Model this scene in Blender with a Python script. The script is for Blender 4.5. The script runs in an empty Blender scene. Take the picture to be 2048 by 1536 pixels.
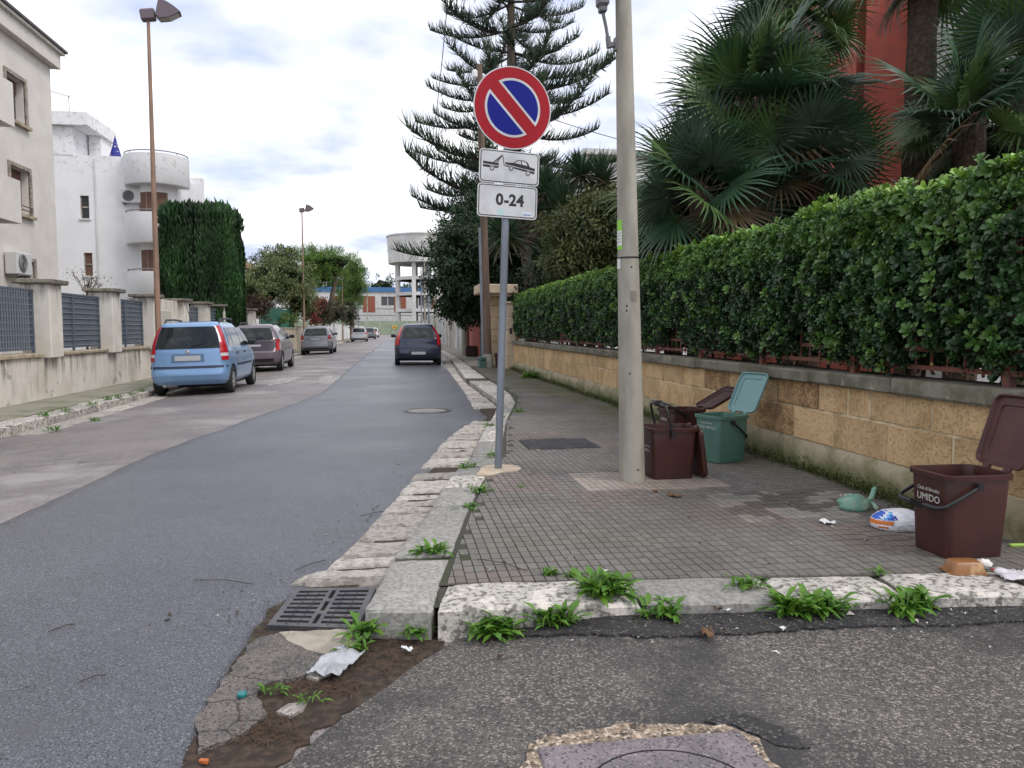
import bpy, bmesh, math, random
import numpy as np
from mathutils import Vector, Matrix, noise as mnoise

R = math.radians
random.seed(7)
rng = np.random.default_rng(7)
S = bpy.context.scene
COL = S.collection

# ------------------------------------------------------------------ camera
F_PX, PITCH, CAM_H = 1540.0, R(4.1), 1.30
YAW = math.atan(233.0 / F_PX * math.cos(PITCH))
cd = bpy.data.cameras.new('camera')
cam = bpy.data.objects.new('camera', cd)
COL.objects.link(cam)
cam.location = (0, 0, CAM_H)
cam.rotation_euler = (R(90) - PITCH, 0, -YAW)
cd.sensor_fit = 'HORIZONTAL'
cd.sensor_width = 36.0
cd.lens = 36.0 * F_PX / 2048.0
cd.clip_start = 0.05
cd.clip_end = 3000
S.camera = cam

# ------------------------------------------------------------------ sky: overcast, broken cloud
W = bpy.data.worlds.new('World')
S.world = W
W.use_nodes = True
wt = W.node_tree
wt.nodes.clear()
def wn(t, **kw):
    n = wt.nodes.new(t)
    for k, v in kw.items():
        setattr(n, k, v)
    return n
SUN_EL, SUN_AZ = R(50), R(128)          # azimuth clockwise from +Y
sky = wn('ShaderNodeTexSky', sky_type='NISHITA', sun_disc=False, sun_elevation=SUN_EL, sun_rotation=SUN_AZ)
tc = wn('ShaderNodeTexCoord')
sep = wn('ShaderNodeSeparateXYZ')
wt.links.new(tc.outputs['Generated'], sep.inputs[0])
den = wn('ShaderNodeMath', operation='MAXIMUM'); den.inputs[1].default_value = 0.0
wt.links.new(sep.outputs['Z'], den.inputs[0])
den2 = wn('ShaderNodeMath', operation='ADD'); den2.inputs[1].default_value = 0.16
wt.links.new(den.outputs[0], den2.inputs[0])
dx = wn('ShaderNodeMath', operation='DIVIDE'); dy = wn('ShaderNodeMath', operation='DIVIDE')
wt.links.new(sep.outputs['X'], dx.inputs[0]); wt.links.new(den2.outputs[0], dx.inputs[1])
wt.links.new(sep.outputs['Y'], dy.inputs[0]); wt.links.new(den2.outputs[0], dy.inputs[1])
cmb = wn('ShaderNodeCombineXYZ')
wt.links.new(dx.outputs[0], cmb.inputs[0]); wt.links.new(dy.outputs[0], cmb.inputs[1])
n1 = wn('ShaderNodeTexNoise'); n1.inputs['Scale'].default_value = 1.15; n1.inputs['Detail'].default_value = 5; n1.inputs['Roughness'].default_value = 0.52
n2 = wn('ShaderNodeTexNoise'); n2.inputs['Scale'].default_value = 2.6; n2.inputs['Detail'].default_value = 4
n2.inputs['Distortion'].default_value = 0.4
wt.links.new(cmb.outputs[0], n1.inputs['Vector']); wt.links.new(cmb.outputs[0], n2.inputs['Vector'])
r1 = wn('ShaderNodeValToRGB')            # lit cloud against the grey-blue of thicker cloud
e = r1.color_ramp.elements
e[0].position = 0.37; e[0].color = (4.5, 5.1, 7.0, 1)
e[1].position = 0.57; e[1].color = (9.9, 9.9, 9.9, 1)
wt.links.new(n1.outputs['Fac'], r1.inputs[0])
r2 = wn('ShaderNodeValToRGB')            # gaps through which a little sky shows
e = r2.color_ramp.elements
e[0].position = 0.36; e[0].color = (0.85, 0.85, 0.85, 1)
e[1].position = 0.52; e[1].color = (1, 1, 1, 1)
wt.links.new(n2.outputs['Fac'], r2.inputs[0])
mx = wn('ShaderNodeMix', data_type='RGBA')
wt.links.new(r2.outputs[0], mx.inputs['Factor'])
wt.links.new(sky.outputs[0], mx.inputs['A']); wt.links.new(r1.outputs[0], mx.inputs['B'])
bg = wn('ShaderNodeBackground'); bg.inputs['Strength'].default_value = 0.1
wt.links.new(mx.outputs['Result'], bg.inputs['Color'])
wo = wn('ShaderNodeOutputWorld')
wt.links.new(bg.outputs[0], wo.inputs[0])

sd = bpy.data.lights.new('sun', 'SUN')
sd.energy = 1.1; sd.angle = R(18); sd.color = (1.0, 0.96, 0.9)
sun = bpy.data.objects.new('sun', sd)
COL.objects.link(sun)
_d = Vector((math.sin(SUN_AZ) * math.cos(SUN_EL), math.cos(SUN_AZ) * math.cos(SUN_EL), math.sin(SUN_EL)))
sun.rotation_euler = _d.to_track_quat('Z', 'Y').to_euler()
sun.location = (0, -5, 30)

S.view_settings.view_transform = 'Standard'
S.view_settings.look = 'None'
S.view_settings.exposure = 0.6
S.view_settings.gamma = 1.0
S.render.engine = 'CYCLES'
try:
    S.cycles.use_denoising = True
    S.cycles.max_bounces = 6
    S.cycles.transparent_max_bounces = 8
except Exception:
    pass

# ------------------------------------------------------------------ pixel -> place helpers (photo pixels, 2048 wide)
def ray(px, py):
    x = (px - 1024) / F_PX; y = (768 - py) / F_PX
    c, s = math.cos(PITCH), math.sin(PITCH)
    d = (x, c + y * s, -s + y * c)
    cy, sy = math.cos(YAW), math.sin(YAW)
    return (d[0] * cy + d[1] * sy, -d[0] * sy + d[1] * cy, d[2])
def G(px, py, z=0.0):
    d = ray(px, py); t = (z - CAM_H) / d[2]
    return Vector((d[0] * t, d[1] * t, z))
def AX(px, py, X):
    d = ray(px, py); t = X / d[0]
    return Vector((X, d[1] * t, CAM_H + d[2] * t))
def AY(px, py, Y):
    d = ray(px, py); t = Y / d[1]
    return Vector((d[0] * t, Y, CAM_H + d[2] * t))

# ------------------------------------------------------------------ object helpers
def link(o, parent=None):
    COL.objects.link(o)
    if parent is not None:
        o.parent = parent
    return o
def tag(o, label=None, cat=None, group=None, kind=None):
    if label: o['label'] = label
    if cat: o['category'] = cat
    if group: o['group'] = group
    if kind: o['kind'] = kind
    return o
def thing(name, label, cat, loc=(0, 0, 0), rz=0.0, group=None, mw=None):
    o = bpy.data.objects.new(name, None)
    o.empty_display_size = 0.1
    COL.objects.link(o)
    if mw is not None:
        o.matrix_world = mw
    else:
        o.location = loc
        o.rotation_euler = (0, 0, rz)
    return tag(o, label, cat, group)
def copy_tree(o, parent=None):
    c = o.copy()
    COL.objects.link(c)
    c.parent = parent
    for ch in list(o.children):
        copy_tree(ch, c)
    return c
def mesh_from(name, v, f, mats=None, mi=None, smooth=None):
    me = bpy.data.meshes.new(name)
    me.from_pydata([tuple(p) for p in v], [], [tuple(q) for q in f])
    if mats:
        for m in (mats if isinstance(mats, (list, tuple)) else [mats]):
            me.materials.append(m)
    if mi is not None and len(mi):
        me.polygons.foreach_set('material_index', mi)
    if smooth is not None:
        me.shade_smooth()
        if smooth < 180:
            me.set_sharp_from_angle(angle=R(smooth))
    me.update()
    return me

class MB:
    def __init__(self):
        self.v = []; self.f = []; self.mi = []
    def add(self, v, f, mi=0, M=None):
        b = len(self.v)
        if M is not None:
            v = [M @ Vector(p) for p in v]
        self.v.extend(tuple(p) for p in v)
        self.f.extend(tuple(i + b for i in q) for q in f)
        self.mi.extend([mi] * len(f))
        return self
    def box(self, x0, x1, y0, y1, z0, z1, b=0.0, mi=0, M=None, jit=0.0):
        if b <= 0:
            v = [(x, y, z) for z in (z0, z1) for y in (y0, y1) for x in (x0, x1)]
            f = [(0, 2, 3, 1), (4, 5, 7, 6), (0, 1, 5, 4), (2, 6, 7, 3), (0, 4, 6, 2), (1, 3, 7, 5)]
        else:
            v, f = chamfer(x0, x1, y0, y1, z0, z1, b, jit)
        return self.add(v, f, mi, M)
    def tube(self, pts, r, n=8, mi=0, cap=True, M=None):
        pts = [Vector(p) for p in pts]
        rr = r if isinstance(r, (list, tuple)) else [r] * len(pts)
        v = []; f = []
        prev = None
        for i, p in enumerate(pts):
            a = pts[max(i - 1, 0)]; c = pts[min(i + 1, len(pts) - 1)]
            t = (c - a)
            if t.length < 1e-9: t = Vector((0, 0, 1))
            t.normalize()
            if prev is None:
                u = Vector((1, 0, 0)) if abs(t.x) < 0.8 else Vector((0, 1, 0))
            else:
                u = prev
            u = (u - t * u.dot(t))
            if u.length < 1e-6: u = t.orthogonal()
            u.normalize(); prev = u
            w = t.cross(u)
            for k in range(n):
                an = 2 * math.pi * k / n
                v.append(p + (u * math.cos(an) + w * math.sin(an)) * rr[i])
        for i in range(len(pts) - 1):
            for k in range(n):
                k2 = (k + 1) % n
                f.append((i * n + k, i * n + k2, (i + 1) * n + k2, (i + 1) * n + k))
        if cap:
            f.append(tuple(range(n - 1, -1, -1)))
            f.append(tuple((len(pts) - 1) * n + k for k in range(n)))
        return self.add(v, f, mi, M)
    def lathe(self, prof, n=24, c=(0, 0, 0), mi=0, M=None, a0=0.0, a1=None, cap=True):
        v = []; f = []
        full = a1 is None
        m = n if full else n + 1
        for (r, z) in prof:
            for k in range(m):
                an = a0 + (2 * math.pi if full else (a1 - a0)) * k / n
                v.append((c[0] + r * math.cos(an), c[1] + r * math.sin(an), c[2] + z))
        for i in range(len(prof) - 1):
            for k in range(n):
                k2 = (k + 1) % m
                f.append((i * m + k, i * m + k2, (i + 1) * m + k2, (i + 1) * m + k))
        if full and cap:
            if prof[0][0] > 1e-5: f.append(tuple(range(m - 1, -1, -1)))
            if prof[-1][0] > 1e-5: f.append(tuple((len(prof) - 1) * m + k for k in range(m)))
        return self.add(v, f, mi, M)
    def prism(self, poly, z0, z1, mi=0, M=None):
        n = len(poly)
        v = [(x, y, z0) for x, y in poly] + [(x, y, z1) for x, y in poly]
        f = [tuple(range(n - 1, -1, -1)), tuple(range(n, 2 * n))]
        f += [(i, (i + 1) % n, n + (i + 1) % n, n + i) for i in range(n)]
        return self.add(v, f, mi, M)
    def grid(self, fn, nu, nv, mi=0, M=None):
        v = [fn(i / nu, j / nv) for j in range(nv + 1) for i in range(nu + 1)]
        f = [(j * (nu + 1) + i, j * (nu + 1) + i + 1, (j + 1) * (nu + 1) + i + 1, (j + 1) * (nu + 1) + i) for j in range(nv) for i in range(nu)]
        return self.add(v, f, mi, M)
    def mesh(self, name, mats, smooth=None):
        return mesh_from(name, self.v, self.f, mats, self.mi, smooth)
    def build(self, name, mats, parent=None, smooth=None, world=False):
        o = bpy.data.objects.new(name, self.mesh(name, mats, smooth))
        link(o, parent)
        if parent is not None and world:
            o.matrix_parent_inverse = parent.matrix_basis.inverted()
        return o

def chamfer(x0, x1, y0, y1, z0, z1, b, jit=0.0):
    v = []; idx = {}
    X = (x0, x1); Y = (y0, y1); Z = (z0, z1)
    for i in (0, 1):
        for j in (0, 1):
            for k in (0, 1):
                cx = X[i] + (b if i == 0 else -b); cy = Y[j] + (b if j == 0 else -b); cz = Z[k] + (b if k == 0 else -b)
                for ax, p in ((0, (X[i], cy, cz)), (1, (cx, Y[j], cz)), (2, (cx, cy, Z[k]))):
                    idx[(i, j, k, ax)] = len(v)
                    v.append(tuple(q + (random.uniform(-jit, jit) if jit else 0) for q in p))
    f = []
    I = idx
    for i in (0, 1):
        q = [I[(i, 0, 0, 0)], I[(i, 1, 0, 0)], I[(i, 1, 1, 0)], I[(i, 0, 1, 0)]]
        f.append(q if i else q[::-1])
    for j in (0, 1):
        q = [I[(0, j, 0, 1)], I[(1, j, 0, 1)], I[(1, j, 1, 1)], I[(0, j, 1, 1)]]
        f.append(q[::-1] if j else q)
    for k in (0, 1):
        q = [I[(0, 0, k, 2)], I[(1, 0, k, 2)], I[(1, 1, k, 2)], I[(0, 1, k, 2)]]
        f.append(q if k else q[::-1])
    for i in (0, 1):
        for j in (0, 1):
            q = [I[(i, j, 0, 0)], I[(i, j, 0, 1)], I[(i, j, 1, 1)], I[(i, j, 1, 0)]]
            f.append(q if (i ^ j) == 0 and False else q)
        for k in (0, 1):
            f.append([I[(i, 0, k, 0)], I[(i, 0, k, 2)], I[(i, 1, k, 2)], I[(i, 1, k, 0)]])
    for j in (0, 1):
        for k in (0, 1):
            f.append([I[(0, j, k, 1)], I[(0, j, k, 2)], I[(1, j, k, 2)], I[(1, j, k, 1)]])
    for i in (0, 1):
        for j in (0, 1):
            for k in (0, 1):
                f.append([I[(i, j, k, 0)], I[(i, j, k, 1)], I[(i, j, k, 2)]])
    # orient outward
    cx, cy, cz = (x0 + x1) / 2, (y0 + y1) / 2, (z0 + z1) / 2
    out = []
    for q in f:
        a, b_, c = (Vector(v[q[0]]), Vector(v[q[1]]), Vector(v[q[2]]))
        nrm = (b_ - a).cross(c - a)
        ce = sum((Vector(v[t]) for t in q), Vector()) / len(q) - Vector((cx, cy, cz))
        out.append(tuple(q) if nrm.dot(ce) > 0 else tuple(q[::-1]))
    return v, out

def text_mesh(name, txt, size, mat, parent, M, bold=0.0, ext=0.0006):
    cu = bpy.data.curves.new(name, 'FONT')
    cu.body = txt; cu.size = size; cu.align_x = 'CENTER'; cu.align_y = 'CENTER'
    cu.extrude = ext; cu.offset = bold; cu.resolution_u = 3
    o = bpy.data.objects.new('tmp_text', cu)
    COL.objects.link(o)
    dg = bpy.context.evaluated_depsgraph_get()
    me = bpy.data.meshes.new_from_object(o.evaluated_get(dg))
    bpy.data.objects.remove(o)
    me.materials.clear(); me.materials.append(mat)
    ob = bpy.data.objects.new(name, me)
    link(ob, parent)
    ob.matrix_basis = M
    return ob

# ------------------------------------------------------------------ materials
MATS = {}
def mat(name, col, rough=0.8, col2=None, ns=4.0, nd=6, ramp=(0.42, 0.62), col3=None, ns3=1.2, ramp3=(0.55, 0.7), amt3=1.0,
        bump=(), rnd=0.0, spec=0.5, metal=0.0, coat=0.0, stretch=None, stretch3=None, alpha=None, attr=None, transl=0.0, rough2=None, zfade=None, obj=False, speck=None):
    m = bpy.data.materials.new(name)
    MATS[name] = m
    m.use_nodes = True
    t = m.node_tree
    t.nodes.clear()
    N = t.nodes.new
    L = t.links.new
    out = N('ShaderNodeOutputMaterial'); b = N('ShaderNodeBsdfPrincipled')
    b.inputs['Roughness'].default_value = rough
    b.inputs['Specular IOR Level'].default_value = spec
    b.inputs['Metallic'].default_value = metal
    b.inputs['Coat Weight'].default_value = coat
    b.inputs['Coat Roughness'].default_value = 0.06
    if obj:
        src = N('ShaderNodeTexCoord').outputs['Object']
    else:
        src = N('ShaderNodeNewGeometry').outputs['Position']
    def vec(st):
        if st is None: return src
        mp = N('ShaderNodeMapping'); mp.inputs['Scale'].default_value = st
        L(src, mp.inputs['Vector'])
        return mp.outputs[0]
    def noise(scale, detail=6, st=None, rgh=0.55):
        n = N('ShaderNodeTexNoise'); n.inputs['Scale'].default_value = scale; n.inputs['Detail'].default_value = detail
        n.inputs['Roughness'].default_value = rgh
        L(vec(st), n.inputs['Vector'])
        return n.outputs['Fac']
    def rampn(x, lo, hi):
        r = N('ShaderNodeMapRange'); r.inputs['From Min'].default_value = lo; r.inputs['From Max'].default_value = hi
        r.clamp = True; r.interpolation_type = 'SMOOTHSTEP'
        L(x, r.inputs['Value'])
        return r.outputs[0]
    def mix(fac, a, bb, mode='MIX'):
        k = N('ShaderNodeMix'); k.data_type = 'RGBA'; k.blend_type = mode
        if isinstance(fac, (int, float)): k.inputs['Factor'].default_value = fac
        else: L(fac, k.inputs['Factor'])
        for nm, q in (('A', a), ('B', bb)):
            if isinstance(q, (tuple, list)): k.inputs[nm].default_value = (*q[:3], 1)
            else: L(q, k.inputs[nm])
        return k.outputs['Result']
    def mul(a, bb):
        k = N('ShaderNodeMath'); k.operation = 'MULTIPLY'
        for i, q in enumerate((a, bb)):
            if isinstance(q, (int, float)): k.inputs[i].default_value = q
            else: L(q, k.inputs[i])
        return k.outputs[0]
    c = (*col[:3], 1)
    cur = None
    if attr:
        a = N('ShaderNodeAttribute'); a.attribute_name = attr
        cur = a.outputs['Color']
    if cur is None:
        rgb = N('ShaderNodeRGB'); rgb.outputs[0].default_value = c
        cur = rgb.outputs[0]
    f1 = None
    if col2 is not None:
        f1 = rampn(noise(ns, nd, stretch), *ramp)
        cur = mix(f1, cur, col2)
    if speck is not None:                       # aggregate: per-stone colour
        vo = N('ShaderNodeTexVoronoi'); vo.inputs['Scale'].default_value = speck[0]
        L(src, vo.inputs['Vector'])
        sp = N('ShaderNodeSeparateColor'); L(vo.outputs['Color'], sp.inputs[0])
        cur = mix(mul(rampn(sp.outputs[0], speck[2], 1.0), speck[3]), cur, speck[1])
        cur = mix(mul(rampn(sp.outputs[1], 0.62, 1.0), 0.75), cur, (0.012, 0.012, 0.014))
        speck_d = vo.outputs['Distance']
    if col3 is not None:
        f3 = mul(rampn(noise(ns3, 8, stretch3, 0.65), *ramp3), amt3)
        if zfade is not None:                  # stain that fades out with height
            sx = N('ShaderNodeSeparateXYZ'); L(src, sx.inputs[0])
            f3 = mul(f3, rampn(sx.outputs['Z'], *zfade))
        cur = mix(f3, cur, col3)
    if rnd:
        oi = N('ShaderNodeObjectInfo')
        hv = N('ShaderNodeHueSaturation')
        mr = N('ShaderNodeMapRange'); mr.inputs['To Min'].default_value = 1 - rnd; mr.inputs['To Max'].default_value = 1 + rnd
        L(oi.outputs['Random'], mr.inputs['Value']); L(mr.outputs[0], hv.inputs['Value'])
        L(cur, hv.inputs['Color'])
        cur = hv.outputs[0]
    L(cur, b.inputs['Base Color'])
    if rough2 is not None:
        mr = N('ShaderNodeMapRange'); mr.inputs['To Min'].default_value = rough; mr.inputs['To Max'].default_value = rough2[0]
        L(rampn(noise(rough2[1], 5), 0.4, 0.62), mr.inputs['Value'])
        L(mr.outputs[0], b.inputs['Roughness'])
    nrm = None
    for bs in bump:
        k = N('ShaderNodeBump'); k.inputs['Strength'].default_value = 1.0; k.inputs['Distance'].default_value = bs[1]
        if len(bs) > 2 and bs[2] == 'v':
            vo2 = N('ShaderNodeTexVoronoi'); vo2.inputs['Scale'].default_value = bs[0]
            L(src, vo2.inputs['Vector']); L(vo2.outputs['Distance'], k.inputs['Height'])
            k.invert = True
        elif len(bs) > 2 and bs[2] == 'pit':
            L(rampn(noise(bs[0], 5), 0.36, 0.47), k.inputs['Height'])
        else:
            L(noise(bs[0], 6, bs[2] if len(bs) > 2 else None), k.inputs['Height'])
        if nrm is not None: L(nrm, k.inputs['Normal'])
        nrm = k.outputs[0]
    if nrm is not None:
        L(nrm, b.inputs['Normal'])
    sh = b.outputs[0]
    if transl:
        tr = N('ShaderNodeBsdfTranslucent'); L(cur, tr.inputs['Color'])
        ms = N('ShaderNodeMixShader'); ms.inputs[0].default_value = transl
        L(sh, ms.inputs[1]); L(tr.outputs[0], ms.inputs[2])
        sh = ms.outputs[0]
    if alpha is not None:
        tp = N('ShaderNodeBsdfTransparent')
        ms = N('ShaderNodeMixShader'); ms.inputs[0].default_value = alpha
        L(tp.outputs[0], ms.inputs[1]); L(sh, ms.inputs[2])
        sh = ms.outputs[0]
    L(sh, out.inputs[0])
    return m

# ---- leaf clouds (numpy)
def leaf_mesh(name, P, D, Nn, L, Wd, colr, m, fold=0.25, droop=0.15):
    """P base, D direction, Nn face normal, all (n,3); L, Wd (n,), colr (n,3). four triangles a leaf"""
    n = len(P)
    D = D / (np.linalg.norm(D, axis=1, keepdims=True) + 1e-9)
    Sd = np.cross(D, Nn); Sd /= (np.linalg.norm(Sd, axis=1, keepdims=True) + 1e-9)
    Nn = np.cross(Sd, D)
    l = L[:, None]; w = Wd[:, None]
    v = np.empty((n, 5, 3))
    v[:, 0] = P
    v[:, 2] = P + D * l * 0.58 + Nn * l * 0.04
    v[:, 1] = v[:, 2] - Sd * w * 0.5 + Nn * w * fold
    v[:, 3] = v[:, 2] + Sd * w * 0.5 + Nn * w * fold
    v[:, 4] = P + D * l - Nn * l * droop
    b = (np.arange(n) * 5)[:, None]
    f = np.concatenate([b + np.array([[0, 3, 2]]), b + np.array([[0, 2, 1]]), b + np.array([[2, 3, 4]]), b + np.array([[1, 2, 4]])], 1).reshape(-1, 3)
    return np_mesh(name, v.reshape(-1, 3), f, m, np.repeat(colr, 5, 0))
def oval_leaf_mesh(name, P, D, Nn, L, Wd, colr, m, fold=0.16, droop=0.12):
    """broad blunt leaf, widest near the tip, folded along the midrib; eight triangles"""
    n = len(P)
    D = D / (np.linalg.norm(D, axis=1, keepdims=True) + 1e-9)
    Sd = np.cross(D, Nn); Sd /= (np.linalg.norm(Sd, axis=1, keepdims=True) + 1e-9)
    Nn = np.cross(Sd, D)
    l = L[:, None]; w = Wd[:, None] * 0.5
    v = np.empty((n, 8, 3))
    v[:, 0] = P
    for k, (t, ww, zz) in enumerate(((0.46, 0.72, 0.05), (0.84, 1.0, 0.0))):
        c = P + D * l * t + Nn * l * zz
        v[:, 1 + 3 * k] = c - Sd * w * ww + Nn * w * fold * 2 * ww
        v[:, 2 + 3 * k] = c
        v[:, 3 + 3 * k] = c + Sd * w * ww + Nn * w * fold * 2 * ww
    v[:, 7] = P + D * l - Nn * l * droop
    b = (np.arange(n) * 8)[:, None]
    F = [[0, 3, 2], [0, 2, 1], [1, 2, 5], [1, 5, 4], [2, 3, 6], [2, 6, 5], [4, 5, 7], [5, 6, 7]]
    f = np.concatenate([b + np.array([q]) for q in F], 1).reshape(-1, 3)
    return np_mesh(name, v.reshape(-1, 3), f, m, np.repeat(colr, 8, 0))
def np_mesh(name, v, f, m, vc=None, smooth=False):
    me = bpy.data.meshes.new(name)
    nv, nf = len(v), len(f); k = f.shape[1]
    me.vertices.add(nv); me.vertices.foreach_set('co', np.asarray(v, np.float32).ravel())
    me.loops.add(nf * k); me.loops.foreach_set('vertex_index', np.asarray(f, np.int32).ravel())
    me.polygons.add(nf)
    me.polygons.foreach_set('loop_start', np.arange(nf, dtype=np.int32) * k)
    try: me.polygons.foreach_set('loop_total', np.full(nf, k, np.int32))
    except Exception: pass
    if m is not None: me.materials.append(m)
    if vc is not None:
        a = me.attributes.new('Col', 'FLOAT_COLOR', 'POINT')
        a.data.foreach_set('color', np.concatenate([vc, np.ones((nv, 1))], 1).astype(np.float32).ravel())
    me.update(calc_edges=True); me.validate()
    if smooth: me.shade_smooth()
    return me
def rand_dirs(n):
    d = rng.normal(size=(n, 3))
    return d / np.linalg.norm(d, axis=1, keepdims=True)
def cols(n, a, b, p=1.0, spread=0.0):
    t = rng.random(n)[:, None] ** p
    c = np.array(a)[None] * (1 - t) + np.array(b)[None] * t
    return np.clip(c * (1 + rng.normal(size=(n, 1)) * spread), 0.002, 1)

white_paint = mat('white_paint', (0.8, 0.8, 0.8), 0.5)
# ------------------------------------------------------------------ setting materials
def add_cracks(m, scale, width, colr, mscale=0.6, mlo=0.5, mhi=0.6, warp=0.25):
    t = m.node_tree; N = t.nodes.new; L = t.links.new
    b = [n for n in t.nodes if n.type == 'BSDF_PRINCIPLED'][0]
    src = b.inputs['Base Color'].links[0].from_socket
    g = N('ShaderNodeNewGeometry')
    nz = N('ShaderNodeTexNoise'); nz.inputs['Scale'].default_value = scale * 1.3; nz.inputs['Detail'].default_value = 5
    L(g.outputs['Position'], nz.inputs['Vector'])
    sc = N('ShaderNodeVectorMath'); sc.operation = 'SCALE'; sc.inputs['Scale'].default_value = warp / scale * 2.2
    L(nz.outputs['Color'], sc.inputs[0])
    ad = N('ShaderNodeVectorMath'); ad.operation = 'ADD'
    L(g.outputs['Position'], ad.inputs[0]); L(sc.outputs[0], ad.inputs[1])
    vo = N('ShaderNodeTexVoronoi'); vo.feature = 'DISTANCE_TO_EDGE'; vo.inputs['Scale'].default_value = scale
    L(ad.outputs[0], vo.inputs['Vector'])
    mr = N('ShaderNodeMapRange'); mr.inputs['From Min'].default_value = width; mr.inputs['From Max'].default_value = 0.0
    L(vo.outputs['Distance'], mr.inputs['Value'])
    mk = N('ShaderNodeTexNoise'); mk.inputs['Scale'].default_value = mscale; mk.inputs['Detail'].default_value = 3
    L(g.outputs['Position'], mk.inputs['Vector'])
    mm = N('ShaderNodeMapRange'); mm.inputs['From Min'].default_value = mlo; mm.inputs['From Max'].default_value = mhi
    L(mk.outputs['Fac'], mm.inputs['Value'])
    mu = N('ShaderNodeMath'); mu.operation = 'MULTIPLY'
    L(mr.outputs[0], mu.inputs[0]); L(mm.outputs[0], mu.inputs[1])
    mx_ = N('ShaderNodeMix'); mx_.data_type = 'RGBA'
    L(mu.outputs[0], mx_.inputs['Factor']); L(src, mx_.inputs['A']); mx_.inputs['B'].default_value = (*colr, 1)
    L(mx_.outputs['Result'], b.inputs['Base Color'])
    return m

def add_stain(m, colr, scale, lo, hi, stretch=(1, 1, 1), z=None, amt=1.0, off=(0, 0, 0)):
    t = m.node_tree; N = t.nodes.new; L = t.links.new
    b = [n for n in t.nodes if n.type == 'BSDF_PRINCIPLED'][0]
    src = b.inputs['Base Color'].links[0].from_socket
    g = N('ShaderNodeNewGeometry')
    mp = N('ShaderNodeMapping'); mp.inputs['Scale'].default_value = stretch; mp.inputs['Location'].default_value = off
    L(g.outputs['Position'], mp.inputs['Vector'])
    nz = N('ShaderNodeTexNoise'); nz.inputs['Scale'].default_value = scale; nz.inputs['Detail'].default_value = 9; nz.inputs['Roughness'].default_value = 0.62
    L(mp.outputs[0], nz.inputs['Vector'])
    r_ = N('ShaderNodeMapRange'); r_.inputs['From Min'].default_value = lo; r_.inputs['From Max'].default_value = hi; r_.inputs['To Max'].default_value = amt
    L(nz.outputs['Fac'], r_.inputs['Value'])
    f_ = r_.outputs[0]
    if z:
        sp = N('ShaderNodeSeparateXYZ'); L(g.outputs['Position'], sp.inputs[0])
        zr_ = N('ShaderNodeMapRange'); zr_.inputs['From Min'].default_value = z[0]; zr_.inputs['From Max'].default_value = z[1]
        L(sp.outputs['Z'], zr_.inputs['Value'])
        mu = N('ShaderNodeMath'); mu.operation = 'MULTIPLY'; L(f_, mu.inputs[0]); L(zr_.outputs[0], mu.inputs[1]); f_ = mu.outputs[0]
    mx_ = N('ShaderNodeMix'); mx_.data_type = 'RGBA'
    L(f_, mx_.inputs['Factor']); L(src, mx_.inputs['A']); mx_.inputs['B'].default_value = (*colr, 1)
    L(mx_.outputs['Result'], b.inputs['Base Color'])
    return m

m_ground = mat('dry_earth', (0.13, 0.10, 0.07), 0.95, (0.07, 0.09, 0.035), 0.6)
m_old = mat('worn_asphalt', (0.225, 0.192, 0.185), 0.6, (0.17, 0.15, 0.147), 0.9, col3=(0.30, 0.275, 0.265), ns3=0.5, ramp3=(0.5, 0.66),
            speck=(150, (0.36, 0.32, 0.31), 0.74, 0.5), bump=((150, 0.003, 'v'), (9, 0.006)), spec=0.5, rough2=(0.45, 0.7))
add_cracks(m_old, 0.8, 0.009, (0.045, 0.04, 0.037), 0.3, 0.5, 0.58, 0.9)
add_cracks(m_old, 4.5, 0.03, (0.06, 0.05, 0.048), 0.25, 0.60, 0.66, 0.5)
m_new = mat('dark_asphalt', (0.082, 0.083, 0.100), 0.42, (0.112, 0.114, 0.134), 0.55, ramp=(0.35, 0.68), col3=(0.085, 0.085, 0.095), ns3=1.4, ramp3=(0.55, 0.75),
            speck=(190, (0.30, 0.30, 0.33), 0.76, 0.6), bump=((190, 0.0025, 'v'), (5, 0.004)), spec=0.55, rough2=(0.32, 0.45))
add_cracks(m_new, 0.55, 0.0035, (0.02, 0.02, 0.024), 0.4, 0.5, 0.56, 0.8)
m_side = mat('coarse_asphalt', (0.085, 0.076, 0.070), 0.75, (0.115, 0.104, 0.095), 1.3, col3=(0.030, 0.028, 0.030), ns3=1.5, ramp3=(0.46, 0.66), amt3=0.85,
             speck=(140, (0.38, 0.33, 0.29), 0.62, 0.8), bump=((140, 0.005, 'v'), (12, 0.006)), rough2=(0.5, 2.0))
m_patch = mat('fresh_tar_patch', (0.018, 0.017, 0.019), 0.75, (0.032, 0.03, 0.03), 5, speck=(105, (0.2, 0.18, 0.17), 0.8, 0.6), bump=((105, 0.006, 'v'),))
m_crk = mat('cracked_asphalt', (0.15, 0.128, 0.115), 0.75, (0.105, 0.095, 0.088), 6, speck=(130, (0.3, 0.26, 0.24), 0.75, 0.5), bump=((130, 0.004, 'v'), (10, 0.01)))
add_cracks(m_crk, 5.0, 0.035, (0.025, 0.02, 0.018), 1.0, 0.35, 0.5, 0.3)
m_conc_patch = mat('concrete_patch', (0.36, 0.32, 0.26), 0.9, (0.25, 0.22, 0.18), 7, bump=((60, 0.003), (12, 0.006)))
add_cracks(m_conc_patch, 3.0, 0.02, (0.06, 0.05, 0.04), 1.0, 0.4, 0.5)
m_dirt = mat('leaf_litter', (0.032, 0.021, 0.014), 0.95, (0.07, 0.045, 0.03), 25, col3=(0.05, 0.06, 0.03), ns3=6, bump=((55, 0.012), (14, 0.02)))
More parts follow.
